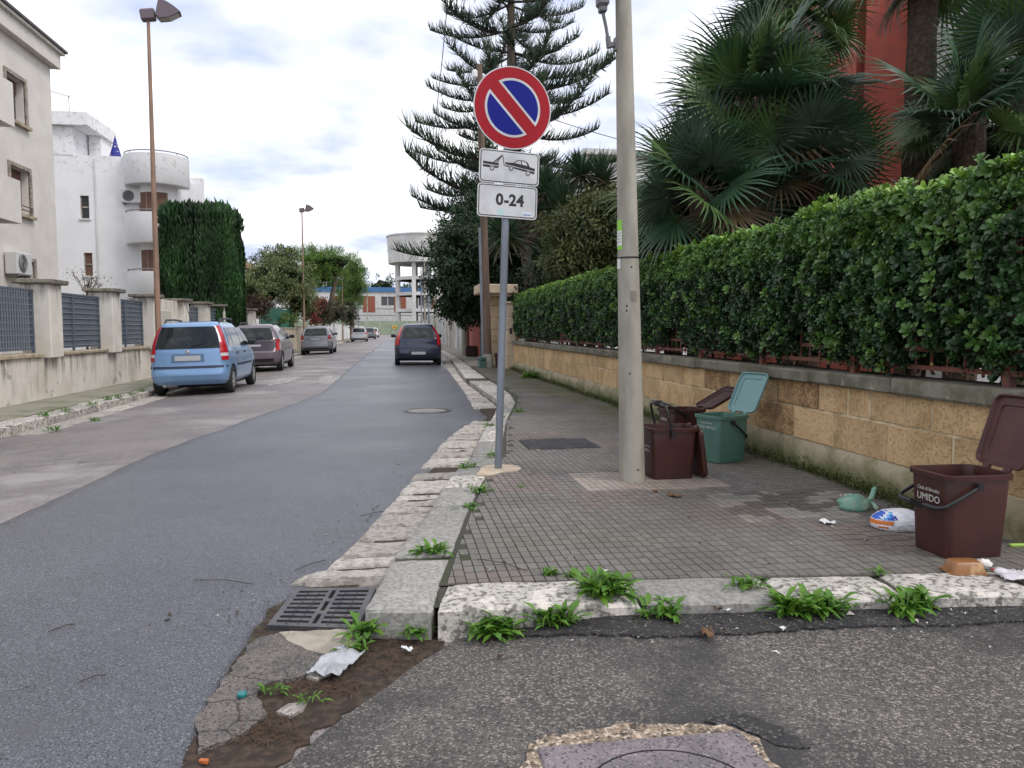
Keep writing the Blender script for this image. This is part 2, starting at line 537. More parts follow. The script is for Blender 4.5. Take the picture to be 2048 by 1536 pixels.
m_kerb = mat('kerb_limestone', (0.46, 0.43, 0.39), 0.85, (0.16, 0.145, 0.125), 34, 10, (0.47, 0.60), col3=(0.66, 0.60, 0.54), ns3=9, ramp3=(0.54, 0.60), amt3=0.75,
             bump=((80, 0.005), (30, 0.010), (9, 0.010)), rnd=0.14)
m_kerb_d = mat('kerb_grey_stone', (0.30, 0.29, 0.265), 0.85, (0.20, 0.19, 0.175), 45, 10, (0.42, 0.60), col3=(0.40, 0.38, 0.345), ns3=7, ramp3=(0.55, 0.66), amt3=0.7,
               bump=((110, 0.003), (20, 0.006)), rnd=0.14)
m_gut = mat('gutter_stone', (0.47, 0.435, 0.395), 0.85, (0.31, 0.275, 0.24), 22, 10, (0.44, 0.62), col3=(0.14, 0.11, 0.085), ns3=12, ramp3=(0.58, 0.68), amt3=0.8,
            stretch3=(1, 2.2, 1), bump=((60, 0.006, (1, 3, 1)), (14, 0.022, (1, 2.4, 1))), rnd=0.2)
m_mortar = mat('pavement_bed', (0.05, 0.046, 0.036), 0.95, (0.04, 0.048, 0.02), 3.5, bump=((40, 0.004),))
m_tile = mat('paving_tile', (0.17, 0.15, 0.135), 0.72, (0.12, 0.11, 0.10), 1.1, ramp=(0.5, 0.7), attr='Col', bump=((90, 0.0012), (10, 0.003)), rough2=(0.5, 1.5), spec=0.45)
m_slab = mat('far_pavement', (0.27, 0.25, 0.215), 0.85, (0.17, 0.165, 0.125), 1.5, bump=((20, 0.006),))
m_lpave = mat('left_pavement', (0.25, 0.235, 0.19), 0.9, (0.15, 0.155, 0.085), 1.6, ramp=(0.45, 0.7), bump=((22, 0.006),))
m_iron = mat('cast_iron', (0.06, 0.058, 0.068), 0.45, (0.10, 0.09, 0.09), 9, metal=0.3, bump=((60, 0.001),))
m_black = mat('dark_pit', (0.006, 0.006, 0.006), 0.9)
m_mark = mat('worn_road_paint', (0.40, 0.375, 0.36), 0.7, (0.235, 0.205, 0.195), 7, ramp=(0.42, 0.55), bump=((60, 0.002),))

# ------------------------------------------------------------------ ground, road
def zr(x):
    return 0.0 if x > -2.5 else -0.09 * min(1.0, ((-2.5 - x) / 2.4)) ** 1.5
mb = MB()
mb.add([(-1200, -60, -0.32), (1200, -60, -0.32), (1200, 2200, -0.32), (-1200, 2200, -0.32)], [(0, 1, 2, 3)])
tag(mb.build('ground', m_ground), 'bare earth ground around the street', None, None, 'structure')

xs = [-5.1, -4.9, -4.4, -3.9, -3.4, -2.9, -2.5, -1.0, 1.0, 3.0, 4.0]
ys = [-12, 0, 10, 20, 40, 80, 130, 175]
mb = MB()
mb.add([(x, y, zr(x)) for y in ys for x in xs], [(j * len(xs) + i, j * len(xs) + i + 1, (j + 1) * len(xs) + i + 1, (j + 1) * len(xs) + i) for j in range(len(ys) - 1) for i in range(len(xs) - 1)])
tag(mb.build('road', m_old, smooth=180), 'worn pinkish asphalt carriageway running down the street', None, None, 'structure')
mb = MB()                                                 # junction at the far end
mb.box(-60, 60, 160, 172, -0.3, 0.006)
tag(mb.build('cross_road', m_old), 'cross street at the far end', None, None, 'structure')

def interp(tab):
    a = np.array(sorted(tab)); 
    return lambda y: float(np.interp(y, a[:, 0], a[:, 1]))
xl = interp([(-6, -2.9), (2, -2.75), (5.49, -2.61), (8.5, -2.47), (15.5, -1.48), (26.4, -1.5), (63, -1.25), (100, -1.1)])
xr = interp([(-6, -0.8), (1.5, -0.63), (2.32, -0.62), (2.74, -0.64), (3.22, -0.63), (3.6, -0.62), (3.95, -0.40), (4.05, -0.30), (4.54, -0.16), (5.0, -0.07), (5.77, 0.08), (6.2, 0.16), (7.0, 0.31), (7.58, 0.42), (8.58, 0.61), (9.2, 0.75), (9.8, 0.92),
             (10.6, 1.2), (11.18, 1.33), (11.7, 1.3), (15.06, 1.44), (24.35, 1.69), (35, 2.0), (63, 2.2), (100, 2.3)])
mb = MB()
yy = list(np.concatenate([np.arange(-4, 2, 0.5), np.arange(2, 12, 0.06), np.arange(12, 30, 0.25), np.arange(30, 92, 2)]))
rows = []
for y in yy:
    j = 0.02 if y > 2 else 0
    a = xl(y) + 0.05 * mnoise.noise(Vector((0.3, y * 1.1, 2))) + 0.02 * mnoise.noise(Vector((0.3, y * 6, 2)))
    b = xr(y) + 0.035 * mnoise.noise(Vector((5.3, y * 2.3, 2))) + 0.022 * mnoise.noise(Vector((0.3, y * 9, 7)))
    rows.append([(a - 0.015, y, zr(a) - 0.01), (a, y, zr(a) + 0.013), (a + 0.15, y, 0.02), ((a + b) / 2, y, 0.024), (b - 0.15, y, 0.021), (b - 0.03, y, 0.017), (b, y, 0.006), (b + 0.01, y, -0.03)])
k = len(rows[0])
mb.add([p for r_ in rows for p in r_], [(j * k + i, j * k + i + 1, (j + 1) * k + i + 1, (j + 1) * k + i) for j in range(len(rows) - 1) for i in range(k - 1)])
tag(mb.build('road_resurfacing', m_new, smooth=60), 'newer dark blue-grey asphalt strip laid over the old road', None, None, 'structure')

# ------------------------------------------------------------------ side street surface and what lies in the corner
def ss(a, b, x):
    t = min(1, max(0, (x - a) / (b - a))); return t * t * (3 - 2 * t)
ssl = interp([(-6, -0.9), (1.2, -0.65), (2.15, -0.42), (2.5, -0.28), (2.72, -0.1), (2.98, 0.06), (3.1, 0.2), (3.3, 0.25)])
def ykf(x): return 3.13 - 0.085 * (x - 0.16)
mb = MB()
us = [0, .004, .01, .02, .035, .05, .08, .12, .2, .3, .5, .75, 1]
ts = list(np.linspace(0, 0.5, 5)[:-1]) + list(np.linspace(0.5, 1, 50))
V = []
for t in ts:
    for i, u in enumerate(us):
        y = -6 + t * 9.12
        x0 = ssl(y) + 0.03 * mnoise.noise(Vector((1.7, y * 8, 0)))
        x = x0 + (14 - x0) * u
        yq = y if t < 1 else ykf(x) + 0.01
        yq = min(yq, ykf(x) + 0.01) if t > 0.97 else yq
        z = 0.012 + 0.072 * ss(0.0, 0.75, (x - x0)) if i else -0.02
        V.append((x, yq, z + 0.004 * mnoise.noise(Vector((x * 1.5, y * 1.5, 3)))))
k = len(us)
mb.add(V, [(j * k + i, j * k + i + 1, (j + 1) * k + i + 1, (j + 1) * k + i) for j in range(len(ts) - 1) for i in range(k - 1)])
tag(mb.build('side_street', m_side, smooth=60), 'coarse pale aggregate asphalt of the side street', None, None, 'structure')

def patch(name, label, pts, z, m, thick=0.02, jit=0.012, step=0.04, px=True, parent=None, zf=None):
    P = [G(a, b, z) if px else Vector((a, b, z)) for a, b in pts]
    out = []
    for i, p in enumerate(P):
        q = P[(i + 1) % len(P)]
        n = max(1, int((q - p).length / step))
        for s_ in range(n):
            w = p.lerp(q, s_ / n)
            w = w + Vector((random.uniform(-jit, jit), random.uniform(-jit, jit), 0))
            out.append(w)
    bm = bmesh.new()
    vs = [bm.verts.new((w.x, w.y, zf(w.x, w.y) if zf else w.z)) for w in out]
    f = bm.faces.new(vs)
    if f.normal.z < 0: f.normal_flip()
    bm.normal_update()
    if f.normal.z < 0: f.normal_flip()
    e = bmesh.ops.extrude_face_region(bm, geom=[f])
    for g in e['geom']:
        if isinstance(g, bmesh.types.BMVert): pass
    vv = [g for g in e['geom'] if isinstance(g, bmesh.types.BMVert)]
    for v_ in vs: v_.co.z -= thick
    bmesh.ops.recalc_face_normals(bm, faces=bm.faces)
    me = bpy.data.meshes.new(name); bm.to_mesh(me); bm.free()
    me.materials.append(m)
    o = bpy.data.objects.new(name, me); link(o, parent)
    if parent is None: tag(o, label, None, None, 'structure')
    return o
def c3(l): return [(300 + a / 3.413, 1250 + b / 3.413) for a, b in l]
patch('corner_dirt', 'brown leaf litter and soil in the corner gutter', c3([(50, 990), (150, 760), (350, 400), (560, 60), (620, -200), (900, -330), (1400, -330), (1450, 0), (1700, -40), (2060, -40), (2000, 160), (1620, 450), (1150, 720), (780, 1050), (300, 1150)]), 0.006, m_dirt, 0.02, 0.02)
patch('old_asphalt_patch', 'cracked brown remnant of old asphalt beside the drain', c3([(880, 50), (960, 110), (1120, 190), (1240, 265), (1050, 345), (940, 370), (800, 395), (735, 480), (780, 610), (640, 735), (420, 830), (310, 870), (330, 640), (420, 470), (520, 350), (700, 110)]), 0.019, m_crk, 0.02, 0.012)
patch('concrete_patch', 'pale concrete patch below the storm drain', c3([(890, 45), (1150, 36), (1430, 20), (1400, 110), (1350, 185), (1230, 205), (1120, 185), (950, 100)]), 0.024, m_conc_patch, 0.02, 0.008)
patch('exposed_stone', 'small pale stone showing through the dirt', c3([(1060, 345), (1150, 300), (1260, 270), (1240, 320), (1130, 370)]), 0.016, m_gut, 0.02, 0.008)
patch('exposed_stone', 'brown stone lying bare in the gutter dirt', c3([(870, 590), (930, 530), (1060, 520), (1050, 575), (960, 620)]), 0.016, m_gut, 0.02, 0.008)
def zs_side(x, y): return 0.012 + 0.072 * ss(0, 0.75, x - ssl(y)) + 0.011
patch('tar_patch', 'black tar strip along the side street kerb', [(x_, ykf(x_) + 0.02) for x_ in (0.26, 1.0, 2.0, 3.0, 4.0)] + [(x_, ykf(x_) - w_) for x_, w_ in ((4.0, 0.06), (3.0, 0.10), (2.7, 0.14), (2.3, 0.19), (2.0, 0.17), (1.7, 0.18), (1.4, 0.21), (1.1, 0.23), (0.85, 0.21), (0.55, 0.13), (0.3, 0.03))], 0.09, m_patch, 0.03, 0.012, px=False, zf=zs_side)

# square inspection cover at the bottom edge, in a chipped surround
m_cover = mat('cover_concrete', (0.21, 0.175, 0.185), 0.6, (0.15, 0.13, 0.14), 8, speck=(150, (0.35, 0.32, 0.32), 0.85, 0.6), bump=((80, 0.001),))
m_agg = mat('pale_aggregate', (0.28, 0.21, 0.15), 0.85, (0.08, 0.065, 0.05), 22, ramp=(0.48, 0.6), speck=(90, (0.62, 0.5, 0.4), 0.45, 0.9), bump=((90, 0.008, 'v'),))
cv = thing('inspection_cover', 'grey square inspection cover set in the side street asphalt', 'manhole cover', (0.70, 1.80, 0.085))
mb = MB(); mb.box(-0.31, 0.31, -0.31, 0.31, -0.03, 0.012, 0.006); mb.build('cover_plate', m_cover, cv)
mb = MB(); mb.lathe([(0.236, 0.0122), (0.236, 0.0128), (0.242, 0.0128), (0.242, 0.0122)], 40, cap=False); mb.build('ring_groove', m_black, cv)
o = patch('chipped_surround', None, [(0.34, 1.45), (0.33, 1.9), (0.34, 2.10), (0.42, 2.17), (0.6, 2.205), (0.8, 2.20), (1.0, 2.16), (1.04, 2.05), (1.05, 1.45)], 0.0895, m_agg, 0.03, 0.018, 0.05, px=False)
tag(o, 'chipped aggregate and tar around the inspection cover', None, None, 'structure')
patch('tar_smear', 'black tar smear beside the inspection cover', [(0.92, 2.20), (1.0, 2.235), (1.08, 2.21), (1.15, 2.13), (1.18, 2.0), (1.10, 2.02), (1.03, 2.13)], 0.089, m_patch, 0.02, 0.014, 0.03, px=False)

# ------------------------------------------------------------------ stones
def stone_mesh(name, q, z0, z1, m, nu=3, nv=3, rough=0.006, rnd=0.012, seed=0):
    """q: four xy corners (a,b,c,d) counter-clockwise; worn top with rounded arris"""
    q = [Vector((*p, 0)) for p in q]
    v = []; f = []
    us_ = [0, 0.06] + [0.06 + 0.88 * i / nu for i in range(1, nu)] + [0.94, 1]
    vs_ = [0, 0.06] + [0.06 + 0.88 * i / nv for i in range(1, nv)] + [0.94, 1]
    for jv, b in enumerate(vs_):
        for iu, a in enumerate(us_):
            p = q[0].lerp(q[1], a).lerp(q[3].lerp(q[2], a), b)
            edge = (iu in (0, len(us_) - 1)) or (jv in (0, len(vs_) - 1))
            z = z1 + rough * mnoise.noise(Vector((p.x * 9 + seed, p.y * 9, seed * 1.3))) - (rnd if edge else 0)
            if edge:
                p = p + Vector((mnoise.noise(Vector((p.x * 14, p.y * 14, seed))), mnoise.noise(Vector((p.x * 14, p.y * 14, seed + 9))), 0)) * rough * 1.2
            v.append((p.x, p.y, z))
    U, Vn = len(us_), len(vs_)
    for j in range(Vn - 1):
        for i in range(U - 1):
            f.append((j * U + i, j * U + i + 1, (j + 1) * U + i + 1, (j + 1) * U + i))
    ring = [i for i in range(U)] + [j * U + U - 1 for j in range(1, Vn)] + [(Vn - 1) * U + i for i in range(U - 2, -1, -1)] + [j * U for j in range(Vn - 2, 0, -1)]
    b0 = len(v)
    for r_ in ring: v.append((v[r_][0], v[r_][1], z0))
    n = len(ring)
    for i in range(n):
        f.append((ring[(i + 1) % n], ring[i], b0 + i, b0 + (i + 1) % n))
    return mesh_from(name, v, f, m, None, 40)
def structure(name, label, m=None):
    o = bpy.data.objects.new(name, None); COL.objects.link(o); o.empty_display_size = 0.1
    return tag(o, label, None, None, 'structure')
def stone(name, q, z0, z1, m, parent, **kw):
    o = bpy.data.objects.new(name, stone_mesh(name, q, z0, z1, m, **kw)); link(o, parent); return o

ko = interp([(3.30, -0.15), (3.42, -0.13), (3.96, -0.01), (4.48, 0.11), (4.89, 0.2), (5.59, 0.33), (6.25, 0.46), (6.99, 0.68), (7.75, 0.8), (8.68, 0.97), (10.6, 1.35), (12.3, 1.64), (12.92, 1.67), (16.55, 1.64), (17.9, 1.63), (21, 1.75), (27, 2.0), (35, 2.25), (60, 2.5), (170, 3)])
ki = interp([(3.1, 0.16), (3.46, 0.21), (4.2, 0.34), (4.73, 0.44), (5.15, 0.53), (5.93, 0.68), (7, 0.99), (8, 1.13), (9.5, 1.36), (11.2, 1.75), (13.05, 2.06), (16.94, 2.12), (18, 2.13), (21, 2.2), (27, 2.4), (35, 2.6), (60, 2.8), (170, 3.3)])
def kz(y): return float(np.interp(y, [3, 5.5, 7, 10.5, 12.5], [0.138, 0.134, 0.118, 0.118, 0.132]))
kerb = structure('kerb', 'stone kerb along the right-hand pavement')
ys_ = [3.16, 3.9, 4.62, 5.02, 5.62, 6.08, 6.5, 7.1, 7.6, 8.05, 8.7, 9.3, 10.1, 10.7, 11.4, 12.1, 12.8, 13.5, 14.2, 15.0, 15.8, 16.6, 17.35]
y = 18.3
while y < 44: ys_.append(y); y += random.uniform(0.7, 1.1)
for i in range(len(ys_) - 1):
    a, b = ys_[i] + 0.017, ys_[i + 1] - 0.017
    if 17.3 < ys_[i] < 18.2: continue
    w = 0.0
    q = [(ko(a), a), (ki(a) - 0.01, a - (0.0 if i else 0.02)), (ki(b) - 0.01, b), (ko(b), b)]
    if i == 0: q = [(-0.14, 3.20), (0.135, 3.14), (ki(b) - 0.01, b), (ko(b), b)]
    stone('kerb_stone', q, -0.1, kz(a) + random.uniform(-0.006, 0.008), m_kerb if i in (4, 9, 10, 12) or i > 13 else m_kerb_d, kerb, seed=i, nu=3, nv=5 if i < 10 else 3, rough=0.007, rnd=0.014)
# kerb along the side street
xs_ = [0.17, 1.02, 1.66, 2.21, 2.82, 3.5, 4.2, 5.0, 5.8]
for i in range(len(xs_) - 1):
    a, b = xs_[i] + 0.012, xs_[i + 1] - 0.012
    q = [(a - (0.02 if i == 0 else 0), ykf(a)), (b, ykf(b)), (b + 0.02, ykf(b) + 0.315), (a + (0.045 if i == 0 else 0.02), ykf(a) + 0.315)]
    stone('kerb_stone', q, -0.1, 0.145 + random.uniform(-0.004, 0.006), m_kerb_d if i == 1 else m_kerb, kerb, seed=40 + i, nu=6, nv=3, rough=0.009, rnd=0.016)
mb = MB()                                                 # bedding under the stones
for i in range(60):
    y0 = 3.2 + i * 0.7; y1 = y0 + 0.7
    zb_ = kz(y0) - .016
    mb.add([(ko(y0) + .015, y0, zb_), (ki(y0), y0, zb_), (ki(y1), y1, zb_), (ko(y1) + .015, y1, zb_)], [(0, 1, 2, 3)])
mb.add([(0.17, ykf(.17) + .015, 0.126), (6, ykf(6) + .015, 0.126), (6, ykf(6) + .34, 0.126), (0.17, ykf(.17) + .34, 0.126)], [(0, 1, 2, 3)])
mb.build('kerb_bed', m_mortar, kerb)

gutter = structure('gutter', 'row of worn limestone gutter slabs beside the kerb')
y = 3.86; i = 0
while y < 40:
    d = random.uniform(0.19, 0.34) if y < 12 else random.uniform(0.3, 0.5)
    a, b = y + 0.028, y + d - 0.028
    left_a, left_b = xr(a) - 0.10, xr(b) - 0.10
    if ko(a) - xr(a) > 0.02 and not (10.3 < y < 11.9) and not (6.62 < y < 6.95):
        q = [(left_a, a), (ko(a) - 0.012, a + random.uniform(-.02, .02)), (ko(b) - 0.012, b + random.uniform(-.02, .02)), (left_b, b)]
        stone('gutter_stone', q, -0.1, 0.036 + random.uniform(-0.004, 0.012), m_gut, gutter, seed=90 + i, nu=6 if y < 12 else 3, nv=3, rough=0.014, rnd=0.022)
    y += d; i += 1
mb = MB()
for i in range(90):
    y0 = 3.9 + i * 0.42; y1 = y0 + 0.42
    mb.add([(xr(y0) + .015, y0, 0.0275), (ko(y0) + .03, y0, 0.0275), (ko(y1) + .03, y1, 0.0275), (xr(y1) + .015, y1, 0.0275), (xr(y0) - .03, y0, -.01), (xr(y1) - .03, y1, -.01)], [(0, 1, 2, 3), (4, 0, 3, 5)])
mb.build('gutter_bed', m_dirt, gutter)

# ------------------------------------------------------------------ right-hand pavement with small tiles
def yb(x): return ykf(x) + 0.322
mb = MB()
yy = [3.4, 3.8, 4.5, 5.5, 6.5, 8, 10, 12, 14, 17, 20, 23.4]
V = []
for j, y in enumerate(yy):
    for x in (ki(y) - 0.02, 3.40):
        V.append((x, y if j else yb(x) - 0.01, 0.134))
mb.add(V, [(2 * j, 2 * j + 1, 2 * j + 3, 2 * j + 2) for j in range(len(yy) - 1)])
V = [(3.4, yb(3.4) - .01, 0.134), (9, yb(9) - .01, 0.134), (9, 3.7, 0.134), (3.4, 3.7, 0.134)]
mb.add(V, [(0, 1, 2, 3)])
pave = tag(mb.build('pavement', m_mortar), 'tiled pavement between kerb and garden wall', None, None, 'structure')

def clip_half(poly, fn):
    out = []
    for i in range(len(poly)):
        p, q = poly[i], poly[(i + 1) % len(poly)]
        a, b = fn(p), fn(q)
        if a >= 0: out.append(p)
        if (a >= 0) != (b >= 0):
            t = a / (a - b); out.append((p[0] + (q[0] - p[0]) * t, p[1] + (q[1] - p[1]) * t))
    return out
def tile_col(x, y):
    n = mnoise.noise(Vector((x * 0.9, y * 0.7, 4)))
    c = np.array((0.152, 0.139, 0.126)) * (1 + 0.25 * n)
    if 5.22 < y < 5.95 and 1.36 < x < 2.42: c = np.array((0.34, 0.28, 0.245)) * (0.9 + 0.25 * n)
    elif 13.0 < y < 13.7 and 2.2 < x: c = np.array((0.24, 0.215, 0.185))
    elif (int(y / 0.6) + int(x / 0.6)) % 5 == 0: c = c * np.array((1.05, 0.95, 0.93))
    if 2.1 < x < 3.1 and 4.3 < y < 5.1:                    # spilled-waste stain and the paler scrubbed part above it
        n2 = mnoise.noise(Vector((x * 3, y * 4, 1)))
        c = c * (0.68 if n2 < 0 else 1.5)
    moss = ss(2.35, 3.3, x) * ss(5.2, 7, y) + 0.5 * ss(9, 16, y) + 0.35 * max(0, mnoise.noise(Vector((x * 1.3, y * 1.1, 9))))
    moss = min(0.85, moss * (0.6 + 0.8 * (0.5 + mnoise.noise(Vector((x * 2.5, y * 2.5, 5))))))
    c = c * (1 - moss) + np.array((0.085, 0.085, 0.042)) * moss
    return c
CW, CL, GAP = 0.052, 0.098, 0.0013
GY = 0.0048
cells = []
y = 3.2; row = 0
while y < 23.3:
    x = 0.0
    while x < 3.38:
        gx = GAP * (1.5 if int(round(x / CW)) % 4 == 0 else 1)
        oy = 0.5 * CL * (mnoise.noise(Vector((round(x / CW / 4) * 3.1, 0, 0))) > 0.1)
        poly = [(x + gx, y + GY + oy), (x + CW - GAP, y + GY + oy), (x + CW - GAP, y + CL - GY + oy), (x + gx, y + CL - GY + oy)]
        ymid = y + CL / 2
        if x + CW > ki(ymid) and y + CL + oy > yb(x):
            k0, k1 = ki(y), ki(y + CL)
            s_ = (k1 - k0) / CL
            p2 = clip_half(poly, lambda p: p[0] - (k0 + s_ * (p[1] - y)) - 0.012)
            if p2: p2 = clip_half(p2, lambda p: p[1] - yb(p[0]) - 0.01)
            if p2: p2 = clip_half(p2, lambda p: 3.372 - p[0])
            inhole = (1.27 < x + CW / 2 < 1.97 and 7.2 < ymid < 7.88) or (math.hypot(x + CW / 2 - 0.84, ymid - 6.27) < 0.16)
            missing = x < ki(ymid) + 0.05 and random.random() < 0.25
            if len(p2) >= 3 and not inhole and not missing:
                cells.append((p2, x + CW / 2, ymid))
        x += CW
    y += CL; row += 1
def cell_verts(p2, x, y):
    dz = 0.0022 * mnoise.noise(Vector((x * 31, y * 31, 2))) + 0.004 * mnoise.noise(Vector((x * 1.6, y * 1.6, 8)))
    sl = 0.02 * mnoise.noise(Vector((x * 17, y * 17, 5)))
    c = (sum(p[0] for p in p2) / len(p2), sum(p[1] for p in p2) / len(p2))
    top = [(p[0] + (c[0] - p[0]) * 0.07, p[1] + (c[1] - p[1]) * 0.04, 0.1425 + dz + sl * (p[0] - c[0])) for p in p2]
    bot = [(p[0], p[1], 0.132) for p in p2]
    n = len(p2)
    return top + bot, [tuple(range(n))] + [(i, n + i, n + (i + 1) % n, (i + 1) % n) for i in range(n)]
def seen(cx, cy): return cx > 0.15 and cx < 0.62 * cy + 0.2
order = sorted(range(len(cells)), key=lambda i: (0 if len(cells[i][0]) == 4 and seen(cells[i][1], cells[i][2]) else 50) + math.hypot(cells[i][1], cells[i][2]))
single = set(order[:300])
V = []; Fc = []; Cc = []
for i, (p2, x, y) in enumerate(cells):
    v, f = cell_verts(p2, x, y)
    c = tile_col(x, y) * (1 + random.uniform(-0.13, 0.13))
    if i in single:
        vl = [(a - x, b - y, z) for a, b, z in v]
        me = mesh_from('paving_tile', vl, [q[::-1] if False else q for q in f], m_tile)
        at = me.attributes.new('Col', 'FLOAT_COLOR', 'POINT')
        at.data.foreach_set('color', np.tile(np.array([*c, 1.0]), len(v)).astype(np.float32))
        o = bpy.data.objects.new('paving_tile', me); link(o, pave); o.location = (x, y, 0)
    else:
        b = len(V); V += v; Fc += [tuple(k + b for k in q) for q in f]; Cc += [c] * len(v)
me = mesh_from('paving_tile_field', V, Fc, m_tile)
at = me.attributes.new('Col', 'FLOAT_COLOR', 'POINT')
at.data.foreach_set('color', np.concatenate([np.array(Cc), np.ones((len(Cc), 1))], 1).astype(np.float32).ravel())
o = bpy.data.objects.new('paving_tile_field', me); link(o, pave); tag(o, kind='stuff')
mb = MB()
yy = [23.4, 27, 35, 60, 110, 160]
mb.add([p for y in yy for p in ((ki(y) - .02, y, 0.17), (4.4, y, 0.17))], [(2 * j, 2 * j + 1, 2 * j + 3, 2 * j + 2) for j in range(len(yy) - 1)])
mb.add([(ki(23.4) - .02, 23.4, 0.17), (4.4, 23.4, 0.17), (4.4, 23.4, 0.1), (ki(23.4) - .02, 23.4, 0.1)], [(0, 3, 2, 1)])
for j in range(len(yy) - 1):
    a, b = yy[j], yy[j + 1]
    mb.add([(ki(a) - .02, a, 0.17), (ki(b) - .02, b, 0.17), (ki(b) - .02, b, 0), (ki(a) - .02, a, 0)], [(0, 1, 2, 3)])
tag(mb.build('far_pavement', m_slab), 'raised pavement beyond the garden wall', None, None, 'structure')

# collar of pale mortar at the sign post
patch('mortar_collar', 'pale mortar patch round the sign post foot', [(0.62, 6.0), (0.68, 6.22), (0.72, 6.42), (0.84, 6.46), (0.99, 6.4), (1.03, 6.25), (0.97, 6.12), (0.84, 6.1), (0.72, 5.96)], 0.147, mat('collar_mortar', (0.52, 0.42, 0.32), 0.9, (0.4, 0.32, 0.24), 9, bump=((40, .003),)), 0.02, 0.01, 0.04, px=False)

# ------------------------------------------------------------------ left pavement and kerb
lk = structure('left_kerb', 'pale stone kerb along the left-hand pavement')
y = 9.9; i = 0
while y < 75:
    d = random.uniform(0.75, 1.15)
    a, b = y + 0.01, y + d - 0.01
    xo = -4.93 - (0.5 * max(0, 11.0 - a) ** 2 * 0.6 if a < 11 else 0)
    xo2 = -4.93 - (0.5 * max(0, 11.0 - b) ** 2 * 0.6 if b < 11 else 0)
    stone('kerb_stone', [(xo - 0.34, a), (xo, a), (xo2, b), (xo2 - 0.34, b)], -0.2, 0.045 + random.uniform(-0.008, 0.008), m_kerb, lk, seed=200 + i, rough=0.008, rnd=0.014)
    if y > 10.4 and y < 40:
        g_ = random.uniform(0.9, 1.0)
        stone('gutter_stone', [(-4.92, a), (-4.55 + random.uniform(-.07, .05), a), (-4.55 + random.uniform(-.07, .05), b * g_ + a * (1 - g_)), (-4.92, b)], -0.2, -0.068, m_gut, lk, seed=300 + i, rough=0.008, rnd=0.01)
    y += d; i += 1
mb = MB()
mb.add([(-5.27, 9.6, 0.045), (-5.27, 80, 0.045), (-6.3, 80, 0.045), (-6.3, 9.0, 0.045), (-5.6, 9.35, 0.045)], [(4, 3, 2, 1, 0)])
mb.add([(-5.27, 80, 0.045), (-5.27, 165, 0.045), (-6.3, 165, 0.045), (-6.3, 80, 0.045)], [(3, 2, 1, 0)])
mb.box(-5.27, -4.9, 75, 165, -0.2, 0.046)
mb.box(-16, -6.0, 2.5, 9.2, -0.2, 0.03)
tag(mb.build('left_pavement', m_lpave), 'mossy concrete pavement below the left wall', None, None, 'structure')

for pts, lab in (([(647, 751), (688, 750), (669, 766), (628, 766)], 'faded white block painted on the old asphalt'), ([(548, 756), (606, 753), (580, 764), (535, 771)], 'faint white paint remnant beside the parked cars')):
    o = patch('road_marking', lab, pts, 0.006, m_mark, 0.004, 0.01, 0.2, zf=lambda x, y: zr(x) + 0.005)

# ------------------------------------------------------------------ covers
sg = thing('storm_drain', 'slotted cast-iron storm drain grating at the kerb corner', 'drain', (0, 0, 0))
q = [G(534, 1250, .03), G(715, 1256, .03), G(752, 1174, .03), G(592, 1177, .03)]
q[3] = q[3] + Vector((0.0, 0, 0))
def sgp(u, v, z): 
    p = q[0].lerp(q[1], u).lerp(q[3].lerp(q[2], u), v); return (p.x, p.y, z)
# plate built as bars around the slots
mb = MB()
def sgbox(u0, u1, v0, v1, z0, z1):
    c = [sgp(u0, v0, 0), sgp(u1, v0, 0), sgp(u1, v1, 0), sgp(u0, v1, 0)]
    mb.add([(a, b, z0) for a, b, _ in c] + [(a, b, z1) for a, b, _ in c], [(3, 2, 1, 0), (4, 5, 6, 7), (0, 1, 5, 4), (1, 2, 6, 5), (2, 3, 7, 6), (3, 0, 4, 7)])
nsl = 8
for side in (0, 1):
    ua, ub = (0.07, 0.43) if side == 0 else (0.57, 0.93)
    for k_ in range(nsl + 1):
        v0 = 0.05 + 0.9 * k_ / nsl - (0.027 if k_ else 0.05); v1 = 0.05 + 0.9 * k_ / nsl + (0.027 if k_ < nsl else 0.05)
        sgbox(ua, ub, v0, v1, 0.0, 0.03)
sgbox(0, 0.07, 0, 1, 0.0, 0.03); sgbox(0.93, 1, 0, 1, 0.0, 0.03)
sgbox(0.43, 0.475, 0, 1, 0.0, 0.03); sgbox(0.525, 0.57, 0, 1, 0.0, 0.03)
for a, b in ((0, 0.07), (0.3, 0.38), (0.62, 0.70), (0.93, 1)): sgbox(0.475, 0.525, a, b, 0.0, 0.03)
mb.build('grating', m_iron, sg)
mb = MB(); mb.add([sgp(0, 0, .004), sgp(1, 0, .004), sgp(1, 1, .004), sgp(0, 1, .004)], [(0, 1, 2, 3)])
mb.build('pit', m_black, sg)
mb = MB()
for k_ in range(8):
    for u in (0.2, 0.33, 0.66, 0.8):
        p = sgp(u, 0.05 + 0.9 * k_ / 8, 0.031); mb.box(p[0] - .004, p[0] + .004, p[1] - .004, p[1] + .004, 0.028, 0.033)
tag(mb.build('studs', m_iron, sg), kind='stuff')

